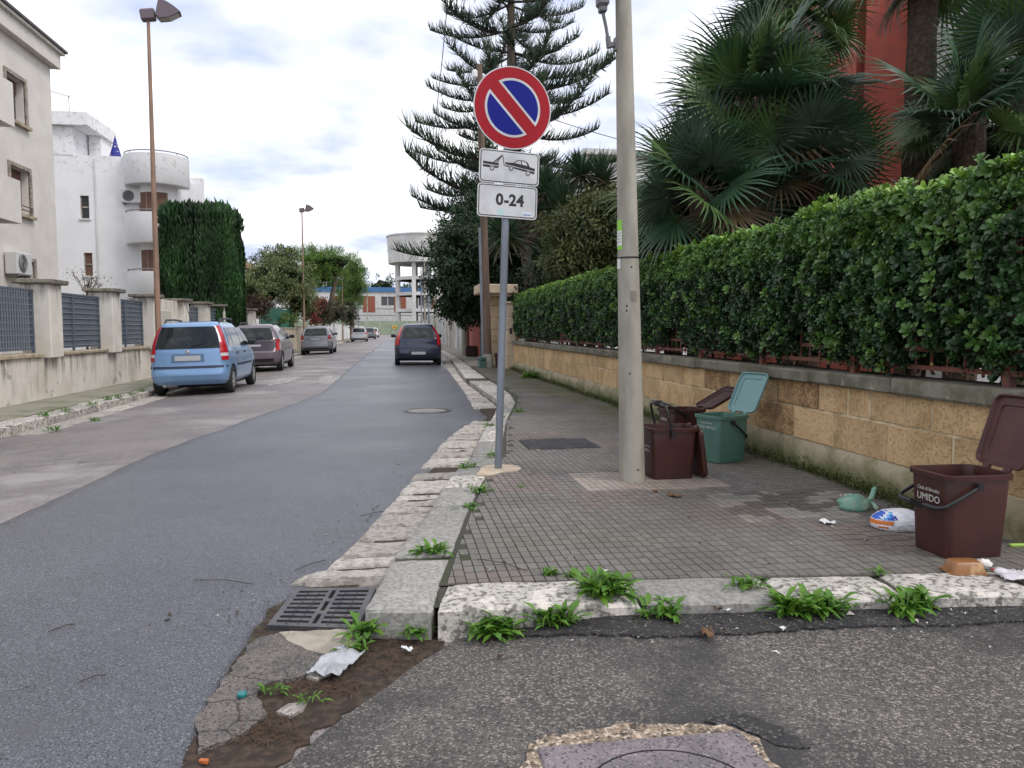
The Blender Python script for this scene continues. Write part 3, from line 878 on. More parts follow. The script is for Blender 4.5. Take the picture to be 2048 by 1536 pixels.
dc = thing('drain_cover', 'square ribbed iron cover set in the tiled pavement', 'manhole cover', (1.62, 7.54, 0.142))
mb = MB(); mb.box(-.345, .345, -.34, .34, -.03, 0.002); mb.build('cover_plate', m_iron, dc)
ribm = MB(); ribm.box(-.006, .006, -.32, .32, 0, .008)
ribmesh = ribm.mesh('rib', m_iron)
for i in range(27):
    o = bpy.data.objects.new('rib', ribmesh); link(o, dc); o.location = (-.325 + i * .025, 0, 0.001)
mb = MB(); mb.lathe([(0.27, 0.0), (0.27, 0.0095), (0.285, 0.0095), (0.285, 0.0)], 40, cap=False); mb.build('ring', m_iron, dc)
mh = thing('manhole_cover', 'round pale manhole cover in the dark asphalt', 'manhole cover', (0.47, 12.0, 0.02))
mb = MB(); mb.lathe([(0.30, -.02), (0.30, 0.012), (0.0, 0.013)], 40); mb.build('cover_plate', mat('cover_worn', (0.27, 0.24, 0.22), 0.6, (0.18, 0.17, 0.16), 8, bump=((50, .002),)), mh)
mb = MB(); mb.lathe([(0.315, -.02), (0.315, 0.016), (0.37, 0.014), (0.39, -.02)], 40, cap=False); mb.build('frame', m_iron, mh)
# ------------------------------------------------------------------ garden wall, right
m_sand = mat('tufa_sandstone', (0.60, 0.415, 0.22), 0.9, (0.47, 0.31, 0.155), 4.0, 9, (0.4, 0.66), col3=(0.22, 0.155, 0.09), ns3=6, ramp3=(0.58, 0.72), amt3=0.55,
             bump=((120, 0.003), (38, 0.005, 'pit'), (9, 0.012)), rnd=0.13)
m_sandp = mat('eroded_sandstone', (0.50, 0.32, 0.155), 0.95, (0.34, 0.205, 0.10), 8, 8, (0.4, 0.6), bump=((60, 0.022, 'pit'), (24, 0.03), (120, 0.006)), rnd=0.1)
m_joint = mat('lime_mortar', (0.66, 0.56, 0.38), 0.95, (0.42, 0.33, 0.2), 8, bump=((30, 0.006),))
m_plinth = mat('mossy_plinth', (0.40, 0.34, 0.235), 0.95, (0.25, 0.22, 0.13), 5, 8, (0.4, 0.62), col3=(0.085, 0.105, 0.025), ns3=2.4, ramp3=(0.34, 0.52), amt3=0.95, zfade=(0.36, 0.17), bump=((35, 0.008), (9, 0.012)))
m_cap = mat('weathered_coping', (0.20, 0.185, 0.145), 0.95, (0.115, 0.11, 0.075), 5, 8, (0.38, 0.62), col3=(0.30, 0.28, 0.22), ns3=9, ramp3=(0.58, 0.7), bump=((35, 0.008), (10, 0.012)), rnd=0.08)
WX = 3.35
gw = thing('garden_wall', 'low sandstone block garden wall with mossy base under the long hedge', 'wall', (WX, 3.6, 0.1))
mb = MB(); mb.box(WX + 0.006, WX + 0.30, 3.62, 21.9, 0.1, 0.87); mb.box(WX + 0.014, 9.0, 3.616, 3.9, 0.1, 0.868)
mb.build('mortar_core', m_joint, gw, world=True)
def plinth_fn(u, v):
    y = 3.58 + u * 18.3
    t = v * 0.29
    return (WX - 0.035 + 0.02 * v + 0.016 * mnoise.noise(Vector((y * 3, v * 3, 0))) + (0.02 if v > 0.95 else 0), y, 0.09 + t + 0.02 * v * mnoise.noise(Vector((y * 1.5, 3, 0))))
mb = MB(); mb.grid(plinth_fn, 160, 5)
mb.add([(WX - 0.03, 3.58, 0.1), (9, 3.58, 0.1), (9, 3.58, 0.37), (WX - 0.03, 3.58, 0.37)], [(0, 1, 2, 3)])
mb.build('plinth', m_plinth, gw, smooth=180, world=True)
bl = [MB().box(-0.5, 0.5, -0.5, 0.5, -0.5, 0.5, 0.02, jit=0.007).mesh('block', m_sand, 30) for _ in range(5)]
def block(y0, y1, z0, z1, eroded=False, along='y'):
    o = bpy.data.objects.new('block', random.choice(bl)); link(o, gw)
    d = 0.11
    px_ = random.uniform(-0.004, 0.005)
    if along == 'y':
        o.matrix_world = Matrix.Translation((WX + d / 2 - px_, (y0 + y1) / 2, (z0 + z1) / 2)) @ Matrix.Diagonal((d, y1 - y0, z1 - z0, 1))
    else:
        o.matrix_world = Matrix.Translation(((y0 + y1) / 2, 3.60 + d / 2, (z0 + z1) / 2)) @ Matrix.Diagonal((y1 - y0, d, z1 - z0, 1))
    o.parent = gw; o.matrix_parent_inverse = gw.matrix_basis.inverted()
    if eroded:
        o.data = eb
    return o
eb = MB().box(-0.5, 0.5, -0.5, 0.5, -0.5, 0.5, 0.03, jit=0.012).mesh('block', m_sandp, 30)
c1 = [3.6, 4.4, 5.05, 5.32, 5.72, 6.41, 7.38, 8.05, 8.66, 9.34]
c2 = [3.6, 4.2, 4.83, 5.48, 6.1, 6.83, 7.79, 8.44, 9.15, 9.48, 9.86]
for c in (c1, c2):
    while c[-1] < 21.4: c.append(c[-1] + random.uniform(0.5, 0.78))
    c[-1] = 21.9
for i in range(len(c1) - 1): block(c1[i] + 0.011, c1[i + 1] - 0.011, 0.655, 0.858, i in (4, 6))
for i in range(len(c2) - 1): block(c2[i] + 0.011, c2[i + 1] - 0.011, 0.385, 0.640, i in (4,))
for k_ in range(8):
    block(3.50 + k_ * .62, 4.1 + k_ * .62, 0.655, 0.858, False, 'x'); block(3.40 + k_ * .62, 4.0 + k_ * .62, 0.385, 0.64, False, 'x')
y = 3.5
while y < 21.8:
    d = random.uniform(1.0, 1.3); e_ = min(y + d, 21.9)
    mb = MB(); mb.box(WX - 0.055, WX + 0.34, y + 0.004, e_ - 0.004, 0.862, 0.965, 0.014, jit=0.005)
    mb.build('coping_slab', m_cap, gw, smooth=30, world=True)
    y += d
for k_ in range(5):
    mb = MB(); mb.box(WX + 0.345 + k_ * 1.1, WX + 1.43 + k_ * 1.1, 3.52, 3.9, 0.862, 0.962, 0.014, jit=0.005); mb.build('coping_slab', m_cap, gw, smooth=30, world=True)

# iron railing inside the hedge
m_rail = mat('red_oxide_iron', (0.20, 0.065, 0.045), 0.7, (0.13, 0.06, 0.045), 12, bump=((80, .001),))
ra = thing('railing', 'red-brown iron railing half hidden in the hedge', 'railing', (WX + 0.1, 3.8, 0.96))
for z in (0.07, 0.19, 0.95):
    mb = MB(); mb.box(-.012, .012, 0, 18.0, z, z + .03); mb.build('rail', m_rail, ra)
pm = MB().box(-.025, .025, -.025, .025, -0.02, 1.05).mesh('post', m_rail); bm_ = MB().box(-.007, .007, -.007, .007, 0.05, 1.0).mesh('bar', m_rail)
for i in range(13):
    o = bpy.data.objects.new('post', pm); link(o, ra); o.location = (0, .1 + i * 1.49, 0)
for i in range(120):
    o = bpy.data.objects.new('bar', bm_); link(o, ra); o.location = (0, .15 + i * .149, 0)

# ------------------------------------------------------------------ the hedge
m_leaf = mat('hedge_leaf', (0.05, 0.12, 0.03), 0.38, attr='Col', spec=0.5, transl=0.22)
m_twig = mat('hedge_twig', (0.06, 0.045, 0.03), 0.9, (0.03, 0.035, 0.02), 8)
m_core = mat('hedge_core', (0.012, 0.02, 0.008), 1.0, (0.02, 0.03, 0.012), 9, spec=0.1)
hedge = thing('hedge', 'long clipped evergreen hedge with glossy leaf rosettes above the sandstone wall', 'hedge', (3.8, 3.8, 0.9))
def hedge_top(y): return 2.22 + 0.035 * mnoise.noise(Vector((0.4, y * 0.9, 0))) + 0.03 * mnoise.noise(Vector((0.4, y * 3.1, 5)))
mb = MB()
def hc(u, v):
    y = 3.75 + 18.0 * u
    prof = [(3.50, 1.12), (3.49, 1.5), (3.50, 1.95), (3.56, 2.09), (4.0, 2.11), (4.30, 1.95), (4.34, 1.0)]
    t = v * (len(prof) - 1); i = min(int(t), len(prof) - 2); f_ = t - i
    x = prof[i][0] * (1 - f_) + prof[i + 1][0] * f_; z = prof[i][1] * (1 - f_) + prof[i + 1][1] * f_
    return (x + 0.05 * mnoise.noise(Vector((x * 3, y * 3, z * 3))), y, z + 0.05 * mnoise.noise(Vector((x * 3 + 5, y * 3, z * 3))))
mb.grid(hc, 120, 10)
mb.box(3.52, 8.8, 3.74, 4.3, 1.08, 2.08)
mb.build('shade_core', m_core, hedge, smooth=180, world=True)  # solid dark filler, the hedge's inner shade put into its colour
for i in range(42):
    y = 3.9 + i * 0.43 + random.uniform(-.1, .1); x = 3.58 + random.uniform(-.04, .14)
    mb = MB(); mb.tube([(x, y, 0.93), (x + random.uniform(-.05, .03), y + random.uniform(-.08, .08), 1.25), (x + random.uniform(-.1, .03), y + random.uniform(-.15, .15), 1.6)], [.016, .012, .007], 5)
    mb.build('stem', m_twig, hedge, world=True)
def rosettes(C, Nrm, size, nl, ca, cb, p, spread, name, tilt=0.5, wr=0.46):
    n = len(C)
    Nrm = Nrm / np.linalg.norm(Nrm, axis=1, keepdims=True)
    ref = np.where(np.abs(Nrm[:, 2:3]) < 0.9, np.array([[0, 0, 1.0]]), np.array([[1.0, 0, 0]]))
    U = np.cross(Nrm, ref); U /= np.linalg.norm(U, axis=1, keepdims=True); Vv = np.cross(Nrm, U)
    P = np.repeat(C, nl, 0); Nn = np.repeat(Nrm, nl, 0); U = np.repeat(U, nl, 0); Vv = np.repeat(Vv, nl, 0)
    k_ = np.tile(np.arange(nl), n); ph = np.repeat(rng.random(n) * 6.28, nl)
    an = k_ * 2.4 + ph + rng.normal(size=n * nl) * 0.2
    el = tilt + 0.75 * (k_ / nl) + rng.normal(size=n * nl) * 0.15      # inner leaves stand up
    rad = U * np.cos(an)[:, None] + Vv * np.sin(an)[:, None]
    D = rad * np.cos(el)[:, None] + Nn * np.sin(el)[:, None]
    up = -rad * np.sin(el)[:, None] + Nn * np.cos(el)[:, None]
    sz = np.repeat(size, nl) * (1 - 0.35 * k_ / nl) * rng.uniform(0.8, 1.2, n * nl)
    c = np.repeat(cols(n, ca, cb, p, spread), nl, 0) * rng.uniform(0.8, 1.2, (n * nl, 1))
    return P + Nn * (0.004 * k_)[:, None], D, up, sz, sz * wr, c
def join(parts):
    return [np.concatenate(x) for x in zip(*parts)]
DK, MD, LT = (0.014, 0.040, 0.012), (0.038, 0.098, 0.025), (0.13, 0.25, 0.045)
parts = []
def face_pts(n, y0, y1):
    y = rng.uniform(y0, y1, n); z = 1.02 + 1.2 * rng.random(n) ** 0.9
    bul = np.array([0.07 * mnoise.noise(Vector((0.2, a * 2.2, b * 2.6))) + 0.03 * mnoise.noise(Vector((3.2, a * 6, b * 6))) for a, b in zip(y, z)])
    x = 3.40 - 0.06 * np.sin((z - 1.0) / 1.25 * 3.14) - bul + np.abs(rng.normal(size=n)) * 0.05
    x = np.where(z > 2.1, x + (z - 2.1) * 0.7, x)
    x = np.where(z < 1.15, x + (1.15 - z) * 0.5, x)
    keep = np.array([mnoise.noise(Vector((7, a * 1.6, b * 2.2))) > -0.42 - 0.2 * (b > 1.3) + 0.3 * (b < 1.12) for a, b in zip(y, z)])
    return np.stack([x, y, z], 1)[keep]
for (n, y0, y1, sz) in ((3400, 3.7, 7.2, 0.060), (3400, 7.2, 11.5, 0.060), (4700, 11.5, 21.8, 0.064)):
    C = face_pts(n, y0, y1)
    Nr = np.stack([-np.ones(len(C)), rng.normal(size=len(C)) * 0.55, 0.35 + rng.normal(size=len(C)) * 0.5], 1)
    Nr[:, 2] += np.clip((C[:, 2] - 2.0) * 6, 0, 2)
    hi = C[:, 2] > 1.9
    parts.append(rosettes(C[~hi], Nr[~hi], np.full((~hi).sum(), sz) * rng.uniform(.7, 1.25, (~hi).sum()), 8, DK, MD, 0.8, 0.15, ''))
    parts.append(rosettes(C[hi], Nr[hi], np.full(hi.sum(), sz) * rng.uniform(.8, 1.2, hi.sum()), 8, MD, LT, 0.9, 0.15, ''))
    lt = rng.random(len(C)) < 0.05
    parts.append(rosettes(C[lt] + np.array([[-0.05, 0, 0.01]]), Nr[lt], np.full(lt.sum(), sz * 1.1), 8, (0.08, 0.18, 0.035), LT, 1, 0.1, ''))
n = 3200                                                    # clipped top with young growth
y = 3.7 + 18.1 * rng.random(n); x = 3.42 + 0.9 * rng.random(n) ** 1.6
C = np.stack([x, y, np.array([hedge_top(a) for a in y]) + rng.normal(size=n) * 0.03 - np.clip(3.5 - x, 0, 1) * 0.6], 1)
Nr = np.stack([-0.35 + rng.normal(size=n) * 0.4, rng.normal(size=n) * 0.4, np.ones(n)], 1)
parts.append(rosettes(C, Nr, 0.07 * rng.uniform(.7, 1.3, n), 8, (0.08, 0.17, 0.03), (0.24, 0.40, 0.06), 1, 0.12, ''))
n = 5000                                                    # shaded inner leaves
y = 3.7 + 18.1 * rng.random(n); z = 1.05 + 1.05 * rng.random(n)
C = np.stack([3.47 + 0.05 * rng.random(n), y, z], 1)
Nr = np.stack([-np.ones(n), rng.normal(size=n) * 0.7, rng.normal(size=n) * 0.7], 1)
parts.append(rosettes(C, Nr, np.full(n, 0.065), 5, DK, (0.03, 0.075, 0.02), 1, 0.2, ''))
n = 2600                                                    # return along the side street
C = np.stack([3.42 + 5.3 * rng.random(n), 3.60 + 0.1 * rng.random(n), 1.02 + 1.2 * rng.random(n)], 1)
parts.append(rosettes(C, np.stack([rng.normal(size=n) * .5, -np.ones(n), 0.4 + rng.normal(size=n) * .4], 1), np.full(n, 0.07), 8, DK, MD, 0.8, 0.15, ''))
n = 900
C = np.stack([3.45 + 5.3 * rng.random(n), 3.62 + 0.7 * rng.random(n), 2.2 + .05 * rng.random(n)], 1)
parts.append(rosettes(C, np.stack([rng.normal(size=n) * .4, -.3 + rng.normal(size=n) * .4, np.ones(n)], 1), np.full(n, 0.07), 8, MD, LT, 1, 0.15, ''))
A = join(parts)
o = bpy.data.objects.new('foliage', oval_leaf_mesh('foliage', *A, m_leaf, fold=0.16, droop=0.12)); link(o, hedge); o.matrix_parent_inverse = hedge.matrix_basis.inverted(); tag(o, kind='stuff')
# the 300 rosettes that show largest, each on its own
variants = []
for k_ in range(6):
    ca, cb = ((MD, LT) if k_ < 2 else (DK, MD))
    A = rosettes(np.zeros((1, 3)), np.array([[-1.0, 0, 0.0]]), np.array([0.078]), 9, ca, cb, 1, 0.1, '')
    variants.append(oval_leaf_mesh('leaf_cluster', *A, m_leaf, fold=0.16, droop=0.12))
C = face_pts(520, 3.7, 6.6); C = C[C[:, 1] / 3.35 > 1.12][:300]
for c in C:
    o = bpy.data.objects.new('leaf_cluster', variants[random.randrange(6)] if c[2] < 1.95 else variants[random.randrange(2)])
    link(o, hedge)
    o.matrix_parent_inverse = hedge.matrix_basis.inverted()
    o.location = (c[0] - 0.055, c[1], c[2]); o.rotation_euler = (random.uniform(-3, 3), random.uniform(-0.2, 0.9), random.uniform(-.6, .6))
    s_ = random.uniform(.75, 1.2); o.scale = (s_, s_, s_)
for k_ in range(40):                                        # a few yellowed leaves
    y = random.uniform(4, 12); z = random.uniform(1.05, 2.15)
    me = leaf_mesh('yellow_leaf', np.zeros((1, 3)), np.array([[0.2, 1, .3]]), np.array([[-1.0, 0, 0]]), np.array([.05]), np.array([.022]), np.array([[0.55, 0.38, 0.06]] if k_ % 3 == 0 else [[0.16, 0.09, 0.04]]), m_leaf)
    o = bpy.data.objects.new('yellow_leaf', me); link(o, hedge); o.matrix_parent_inverse = hedge.matrix_basis.inverted(); o.location = (3.36, y, z)

# ------------------------------------------------------------------ sign post
m_galv = mat('galvanised_steel', (0.23, 0.26, 0.30), 0.5, (0.17, 0.19, 0.22), 9, metal=0.3, bump=((70, .0006),), stretch=(1, 1, 0.15))
m_red = mat('sign_red', (0.36, 0.008, 0.018), 0.55, spec=.25); m_blue = mat('sign_blue', (0.002, 0.008, 0.23), 0.55, spec=.25)
m_white = mat('sign_white', (0.66, 0.66, 0.67), 0.42, (0.56, 0.56, 0.57), 5); m_blk = mat('sign_black', (0.012, 0.012, 0.013), 0.4)
m_alu = mat('sign_back', (0.35, 0.36, 0.37), 0.45, metal=0.6)
sgn = thing('parking_sign', 'no-parking sign with tow-away panel and hours plate on a grey steel post', 'road sign',
            mw=Matrix.Translation((0.83, 6.27, 0.12)) @ Matrix.Rotation(R(1.75), 4, 'Y') @ Matrix.Rotation(R(9), 4, 'Z'))
mb = MB(); mb.tube([(0, 0, -0.05), (0, 0, 3.2)], 0.031, 14); mb.build('post', m_galv, sgn, smooth=40)
mb = MB(); mb.tube([(0, 0, 3.2), (0, 0, 3.215)], 0.033, 14); mb.build('post_cap', m_blk, sgn)
def disc(r, y0, y1, m, name, parent, cz, n=64, cx=0.0):
    mb = MB(); mb.lathe([(r, -y1), (r, -y0)], n, M=Matrix.Translation((cx, 0, cz)) @ Matrix.Rotation(R(-90), 4, 'X') @ Matrix.Diagonal((1, 1, -1, 1)))
    return mb.build(name, m, parent)
def sdisc(prof2d, y, th, m, name, parent, cz, cx=0.0):
    """flat polygon in sign plane (x, z), facing -y"""
    n = len(prof2d)
    v = [(cx + a, y - th, cz + b) for a, b in prof2d] + [(cx + a, y, cz + b) for a, b in prof2d]
    f = [tuple(range(n)), tuple(range(2 * n - 1, n - 1, -1))] + [(i, n + i, n + (i + 1) % n, (i + 1) % n) for i in range(n)]
    o = MB().add(v, f).build(name, m, parent)
    bm = bmesh.new(); bm.from_mesh(o.data); bmesh.ops.recalc_face_normals(bm, faces=bm.faces); bm.to_mesh(o.data); bm.free()
    return o
circ = lambda r, n=72: [(r * math.cos(2 * math.pi * i / n), r * math.sin(2 * math.pi * i / n)) for i in range(n)]
CZ = 2.945; CXo = 0.02
b_ = sdisc(circ(0.325), -0.036, 0.006, [m_white], 'round_sign', sgn, CZ, CXo)
sdisc(circ(0.316), -0.0421, 0.0012, m_red, 'red_ring', b_, CZ, CXo)
sdisc(circ(0.232), -0.0434, 0.0012, m_white, 'white_ring', b_, CZ, CXo)
def seg(r, d0, sgnv):
    """circle segment on one side of the diagonal bar; bar runs top-left to bottom-right"""
    pts = []
    a0 = math.acos(d0 / r)
    base = R(45) if sgnv > 0 else R(225)
    for i in range(41):
        a = base - a0 + 2 * a0 * i / 40
        pts.append((r * math.cos(a), r * math.sin(a)))
    return pts
sdisc([(-0.232 * math.cos(R(45)) - .0346, 0.232 * math.sin(R(45)) - .0346 + 0.0), (-0.232 * math.cos(R(45)) + .0346, 0.232 * math.sin(R(45)) + .0346),
       (0.232 * math.cos(R(45)) + .0346, -0.232 * math.sin(R(45)) + .0346), (0.232 * math.cos(R(45)) - .0346, -0.232 * math.sin(R(45)) - .0346)], -0.0447, 0.0012, m_red, 'red_bar', b_, CZ, CXo)
for s_ in (1, -1):
    sdisc(seg(0.213, 0.068, s_), -0.0447, 0.0012, m_blue, 'blue_field', b_, CZ, CXo)
mb = MB()
for z in (CZ - .15, CZ + .15): mb.box(-.06, .06, -.036, .034, z - .012, z + .012)
mb.build('clamp', m_alu, sgn)
def rrect(w, h, r, n=6):
    out = []
    for cx, cy, a0 in ((w - r, h - r, 0), (-w + r, h - r, 90), (-w + r, -h + r, 180), (w - r, -h + r, 270)):
        for i in range(n + 1):
            a = R(a0 + 90 * i / n); out.append((cx + r * math.cos(a), cy + r * math.sin(a)))
    return out
def panel(name, cz, cx, tilt=0.0):
    p = sdisc(rrect(.252, .132, .03), -0.036, 0.006, m_white, name, sgn, cz, cx)
    sdisc(rrect(.243, .123, .026), -0.0421, 0.0008, m_blk, 'black_border', p, cz, cx)
    sdisc(rrect(.236, .116, .021), -0.0430, 0.0008, m_white, 'white_field', p, cz, cx)
    mb = MB(); mb.box(-.05, .05, -.036, .034, cz - .012, cz + .012); mb.build('clamp', m_alu, sgn)
    return p
tow = panel('tow_panel', 2.475, 0.008); hrs = panel('hours_plate', 2.205, 0.0)
def pic(poly, m=m_blk, y=-0.0440, name='pictogram'):
    return sdisc(poly, y, 0.0008, m, name, tow, 2.475, 0.008)
K = lambda l: [((a - 453) / 960 * 1.0, -(b - 905) / 960) for a, b in l]      # from a measured layout of the panel
pic(K([(240, 873), (366, 880), (366, 912), (345, 920), (240, 916)])); pic(K([(240, 893), (366, 899), (366, 903), (240, 898)]), m_white, -.0449)
pic(K([(320, 876), (388, 816), (396, 818), (356, 876), (344, 876), (378, 838), (334, 876)])); pic(K([(392, 816), (398, 818), (414, 898), (407, 898)]))
pic(K([(418, 868), (480, 868), (520, 842), (570, 843), (600, 856), (616, 888), (660, 898), (655, 940), (420, 898)]))
pic(K([(490, 868), (524, 848), (543, 849), (545, 874)]), m_white, -.0449); pic(K([(551, 849), (568, 850), (590, 862), (596, 881), (551, 875)]), m_white, -.0449)
pic(K([(420, 884), (657, 918), (657, 922), (420, 889)]), m_white, -.0449)
for cx_, cz_ in ((313, 923), (465, 911), (603, 938)):
    for r_, m_, y_ in ((.021, m_white, -.0456), (.0175, m_blk, -.0463), (.0105, m_white, -.0470)):
        a, b = K([(cx_, cz_)])[0]
        sdisc([(a + p, b + q2) for p, q2 in circ(r_, 24)], y_, .0006, m_, 'wheel_mark', tow, 2.475, 0.008)
def sign_text(txt, size, cx, cz, m, parent, y=-0.0442, bold=0.0):
    return text_mesh('lettering', txt, size, m, parent, Matrix.Translation((cx, y, cz)) @ Matrix.Rotation(R(90), 4, 'X'), bold)
for ch, x_ in (('0', -.088), ('-', -.030), ('2', .022), ('4', .086)):
    sign_text(ch, 0.125, x_ + 0.02, 2.212, m_blk, hrs, bold=0.0045)
sdisc(rrect(.042, .017, .003), -.0442, .0006, mat('sticker_white', (0.72, 0.76, 0.82), .5), 'sticker', hrs, 2.112, 0.165)
sdisc(rrect(.034, .004, .002), -.0449, .0006, mat('sticker_ink', (0.1, 0.2, 0.4), .5), 'sticker_print', hrs, 2.108, 0.165)
sdisc([(-.03, -.03), (.022, -.02), (.03, .028), (-.024, .022)], -.0442, .0005, mat('pale_sticker', (0.5, 0.68, 0.7), .6), 'sticker_remnant', hrs, 2.115, -.055)

# ------------------------------------------------------------------ concrete pole
m_cpole = mat('pole_concrete', (0.36, 0.338, 0.285), 0.9, (0.265, 0.245, 0.205), 7, 8, (0.4, 0.65), col3=(0.26, 0.245, 0.21), ns3=14, ramp3=(0.6, 0.72), amt3=0.6, stretch=(1, 1, 0.25), bump=((60, .0016), (14, .003)))
m_grey_pl = mat('grey_plastic', (0.16, 0.155, 0.165), 0.55, (0.12, 0.115, 0.125), 4)
cp = thing('concrete_pole', 'round tapering concrete pole with green sticker and grey box beside bins', 'pole', mw=Matrix.Translation((1.785, 5.64, 0.13)) @ Matrix.Rotation(R(-1.75), 4, 'Y'))
pr = lambda z: 0.098 - 0.0112 * z
mb = MB(); mb.lathe([(pr(0) + .004, -.05)] + [(pr(z) + 0.0012 * mnoise.noise(Vector((0, 0, z * 3))), z) for z in np.linspace(0, 5.2, 40)] + [(0.0, 5.2)], 32); mb.build('shaft', m_cpole, cp, smooth=60)
mb = MB(); mb.lathe([(pr(1.7) + .002, 1.695), (pr(1.7) + .004, 1.697), (pr(1.7) + .004, 1.705), (pr(1.7) + .002, 1.707)], 32); mb.build('strap', m_blk, cp, smooth=40)
def wrap(name, a0, a1, z0, z1, m, parent=cp, off=.0025):
    def fn(u, v):
        z = z0 + (z1 - z0) * v; a = a0 + (a1 - a0) * u; r_ = pr(z) + off
        return (r_ * math.sin(a), -r_ * math.cos(a), z)
    mb = MB(); mb.grid(fn, 10, 2); return mb.build(name, m, parent, smooth=180)
m_stg = mat('sticker_green', (0.28, 0.62, 0.08), .5)
wrap('green_sticker', R(-95), R(-48), 1.76, 1.98, m_stg)
wrap('sticker_white_field', R(-94), R(-50), 1.79, 1.90, mat('sticker_paper', (.75, .75, .75), .5), off=.0035)
for i, z in enumerate((1.815, 1.838, 1.86, 1.88)): wrap('sticker_print', R(-86), R(-56), z, z + .005, mat('print_grey%d' % i, (.2, .25, .2), .6), off=.0042)
wrap('paper_scrap', R(-100), R(-62), 1.62, 1.70, MATS['sticker_paper'])
wrap('glue_residue', R(-8), R(28), 1.37, 1.45, mat('residue', (0.20, 0.175, 0.16), .9, (.26, .23, .2), 20))
for a, z in ((-30, 1.30), (-28, 1.335), (-20, .83), (0, 1.62), (10, .1)): wrap('pock_mark', R(a - 4), R(a + 4), z, z + .014, m_dirt, off=.0012)
mb = MB(); mb.lathe([(pr(3.66) + .002, 3.65), (pr(3.66) + .006, 3.653), (pr(3.66) + .006, 3.667), (pr(3.66) + .002, 3.67)], 28); mb.build('band', m_alu, cp, smooth=40)
mb = MB(); mb.box(-.20, -.115, -.05, .05, 3.52, 3.95, .015); mb.box(-.185, -.13, -.035, .035, 3.48, 3.525, .008)
mb.build('junction_box', m_grey_pl, cp, smooth=30)
mb = MB(); mb.tube([(-.158, 0, 3.49), (-.135, 0, 3.38), (-.12, 0, 3.28)], .013, 8); mb.tube([(-.122, 0, 3.31), (-.116, 0, 3.23)], .02, 8); mb.box(-.118, -.06, -.018, .018, 3.235, 3.27, .004); mb.box(-.075, -.055, -.025, .025, 3.21, 3.30)
mb.box(-.12, -.05, -.012, .012, 3.60, 3.615)
mb.build('conduit_bracket', m_grey_pl, cp, smooth=40)

# ------------------------------------------------------------------ kerbside bins
m_brown = mat('brown_plastic', (0.056, 0.0155, 0.012), 0.42, (0.040, 0.012, 0.010), 5, bump=((160, .0004),), obj=True)
m_brown2 = mat('faded_brown_plastic', (0.075, 0.023, 0.021), 0.5, (0.06, 0.019, 0.018), 6, bump=((160, .0004),), obj=True)
m_green = mat('green_plastic', (0.085, 0.18, 0.145), 0.42, (0.072, 0.16, 0.128), 5, bump=((160, .0004),), obj=True)
m_green2 = mat('green_lid_plastic', (0.14, 0.27, 0.27), 0.42, obj=True)
m_handle = mat('handle_black', (0.012, 0.012, 0.014), 0.4)
m_print = mat('bin_print', (0.62, 0.60, 0.58), 0.6)
def rr_ring(hx, hy, r, z, n=5):
    out = []
    for cx, cy, a0 in ((hx - r, hy - r, 0), (-hx + r, hy - r, 90), (-hx + r, -hy + r, 180), (hx - r, -hy + r, 270)):
        for i in range(n + 1):
            a = R(a0 + 90 * i / n); out.append((cx + r * math.cos(a), cy + r * math.sin(a), z))
    return out
def loft(mb, rings, cap0=True, cap1=False, mi=0, M=None):
    n = len(rings[0]); v = [p for r_ in rings for p in r_]
    f = [(i * n + k_, i * n + (k_ + 1) % n, (i + 1) * n + (k_ + 1) % n, (i + 1) * n + k_) for i in range(len(rings) - 1) for k_ in range(n)]
    if cap0: f.append(tuple(range(n - 1, -1, -1)))
    if cap1: f.append(tuple((len(rings) - 1) * n + k_ for k_ in range(n)))
    mb.add(v, f, mi, M)
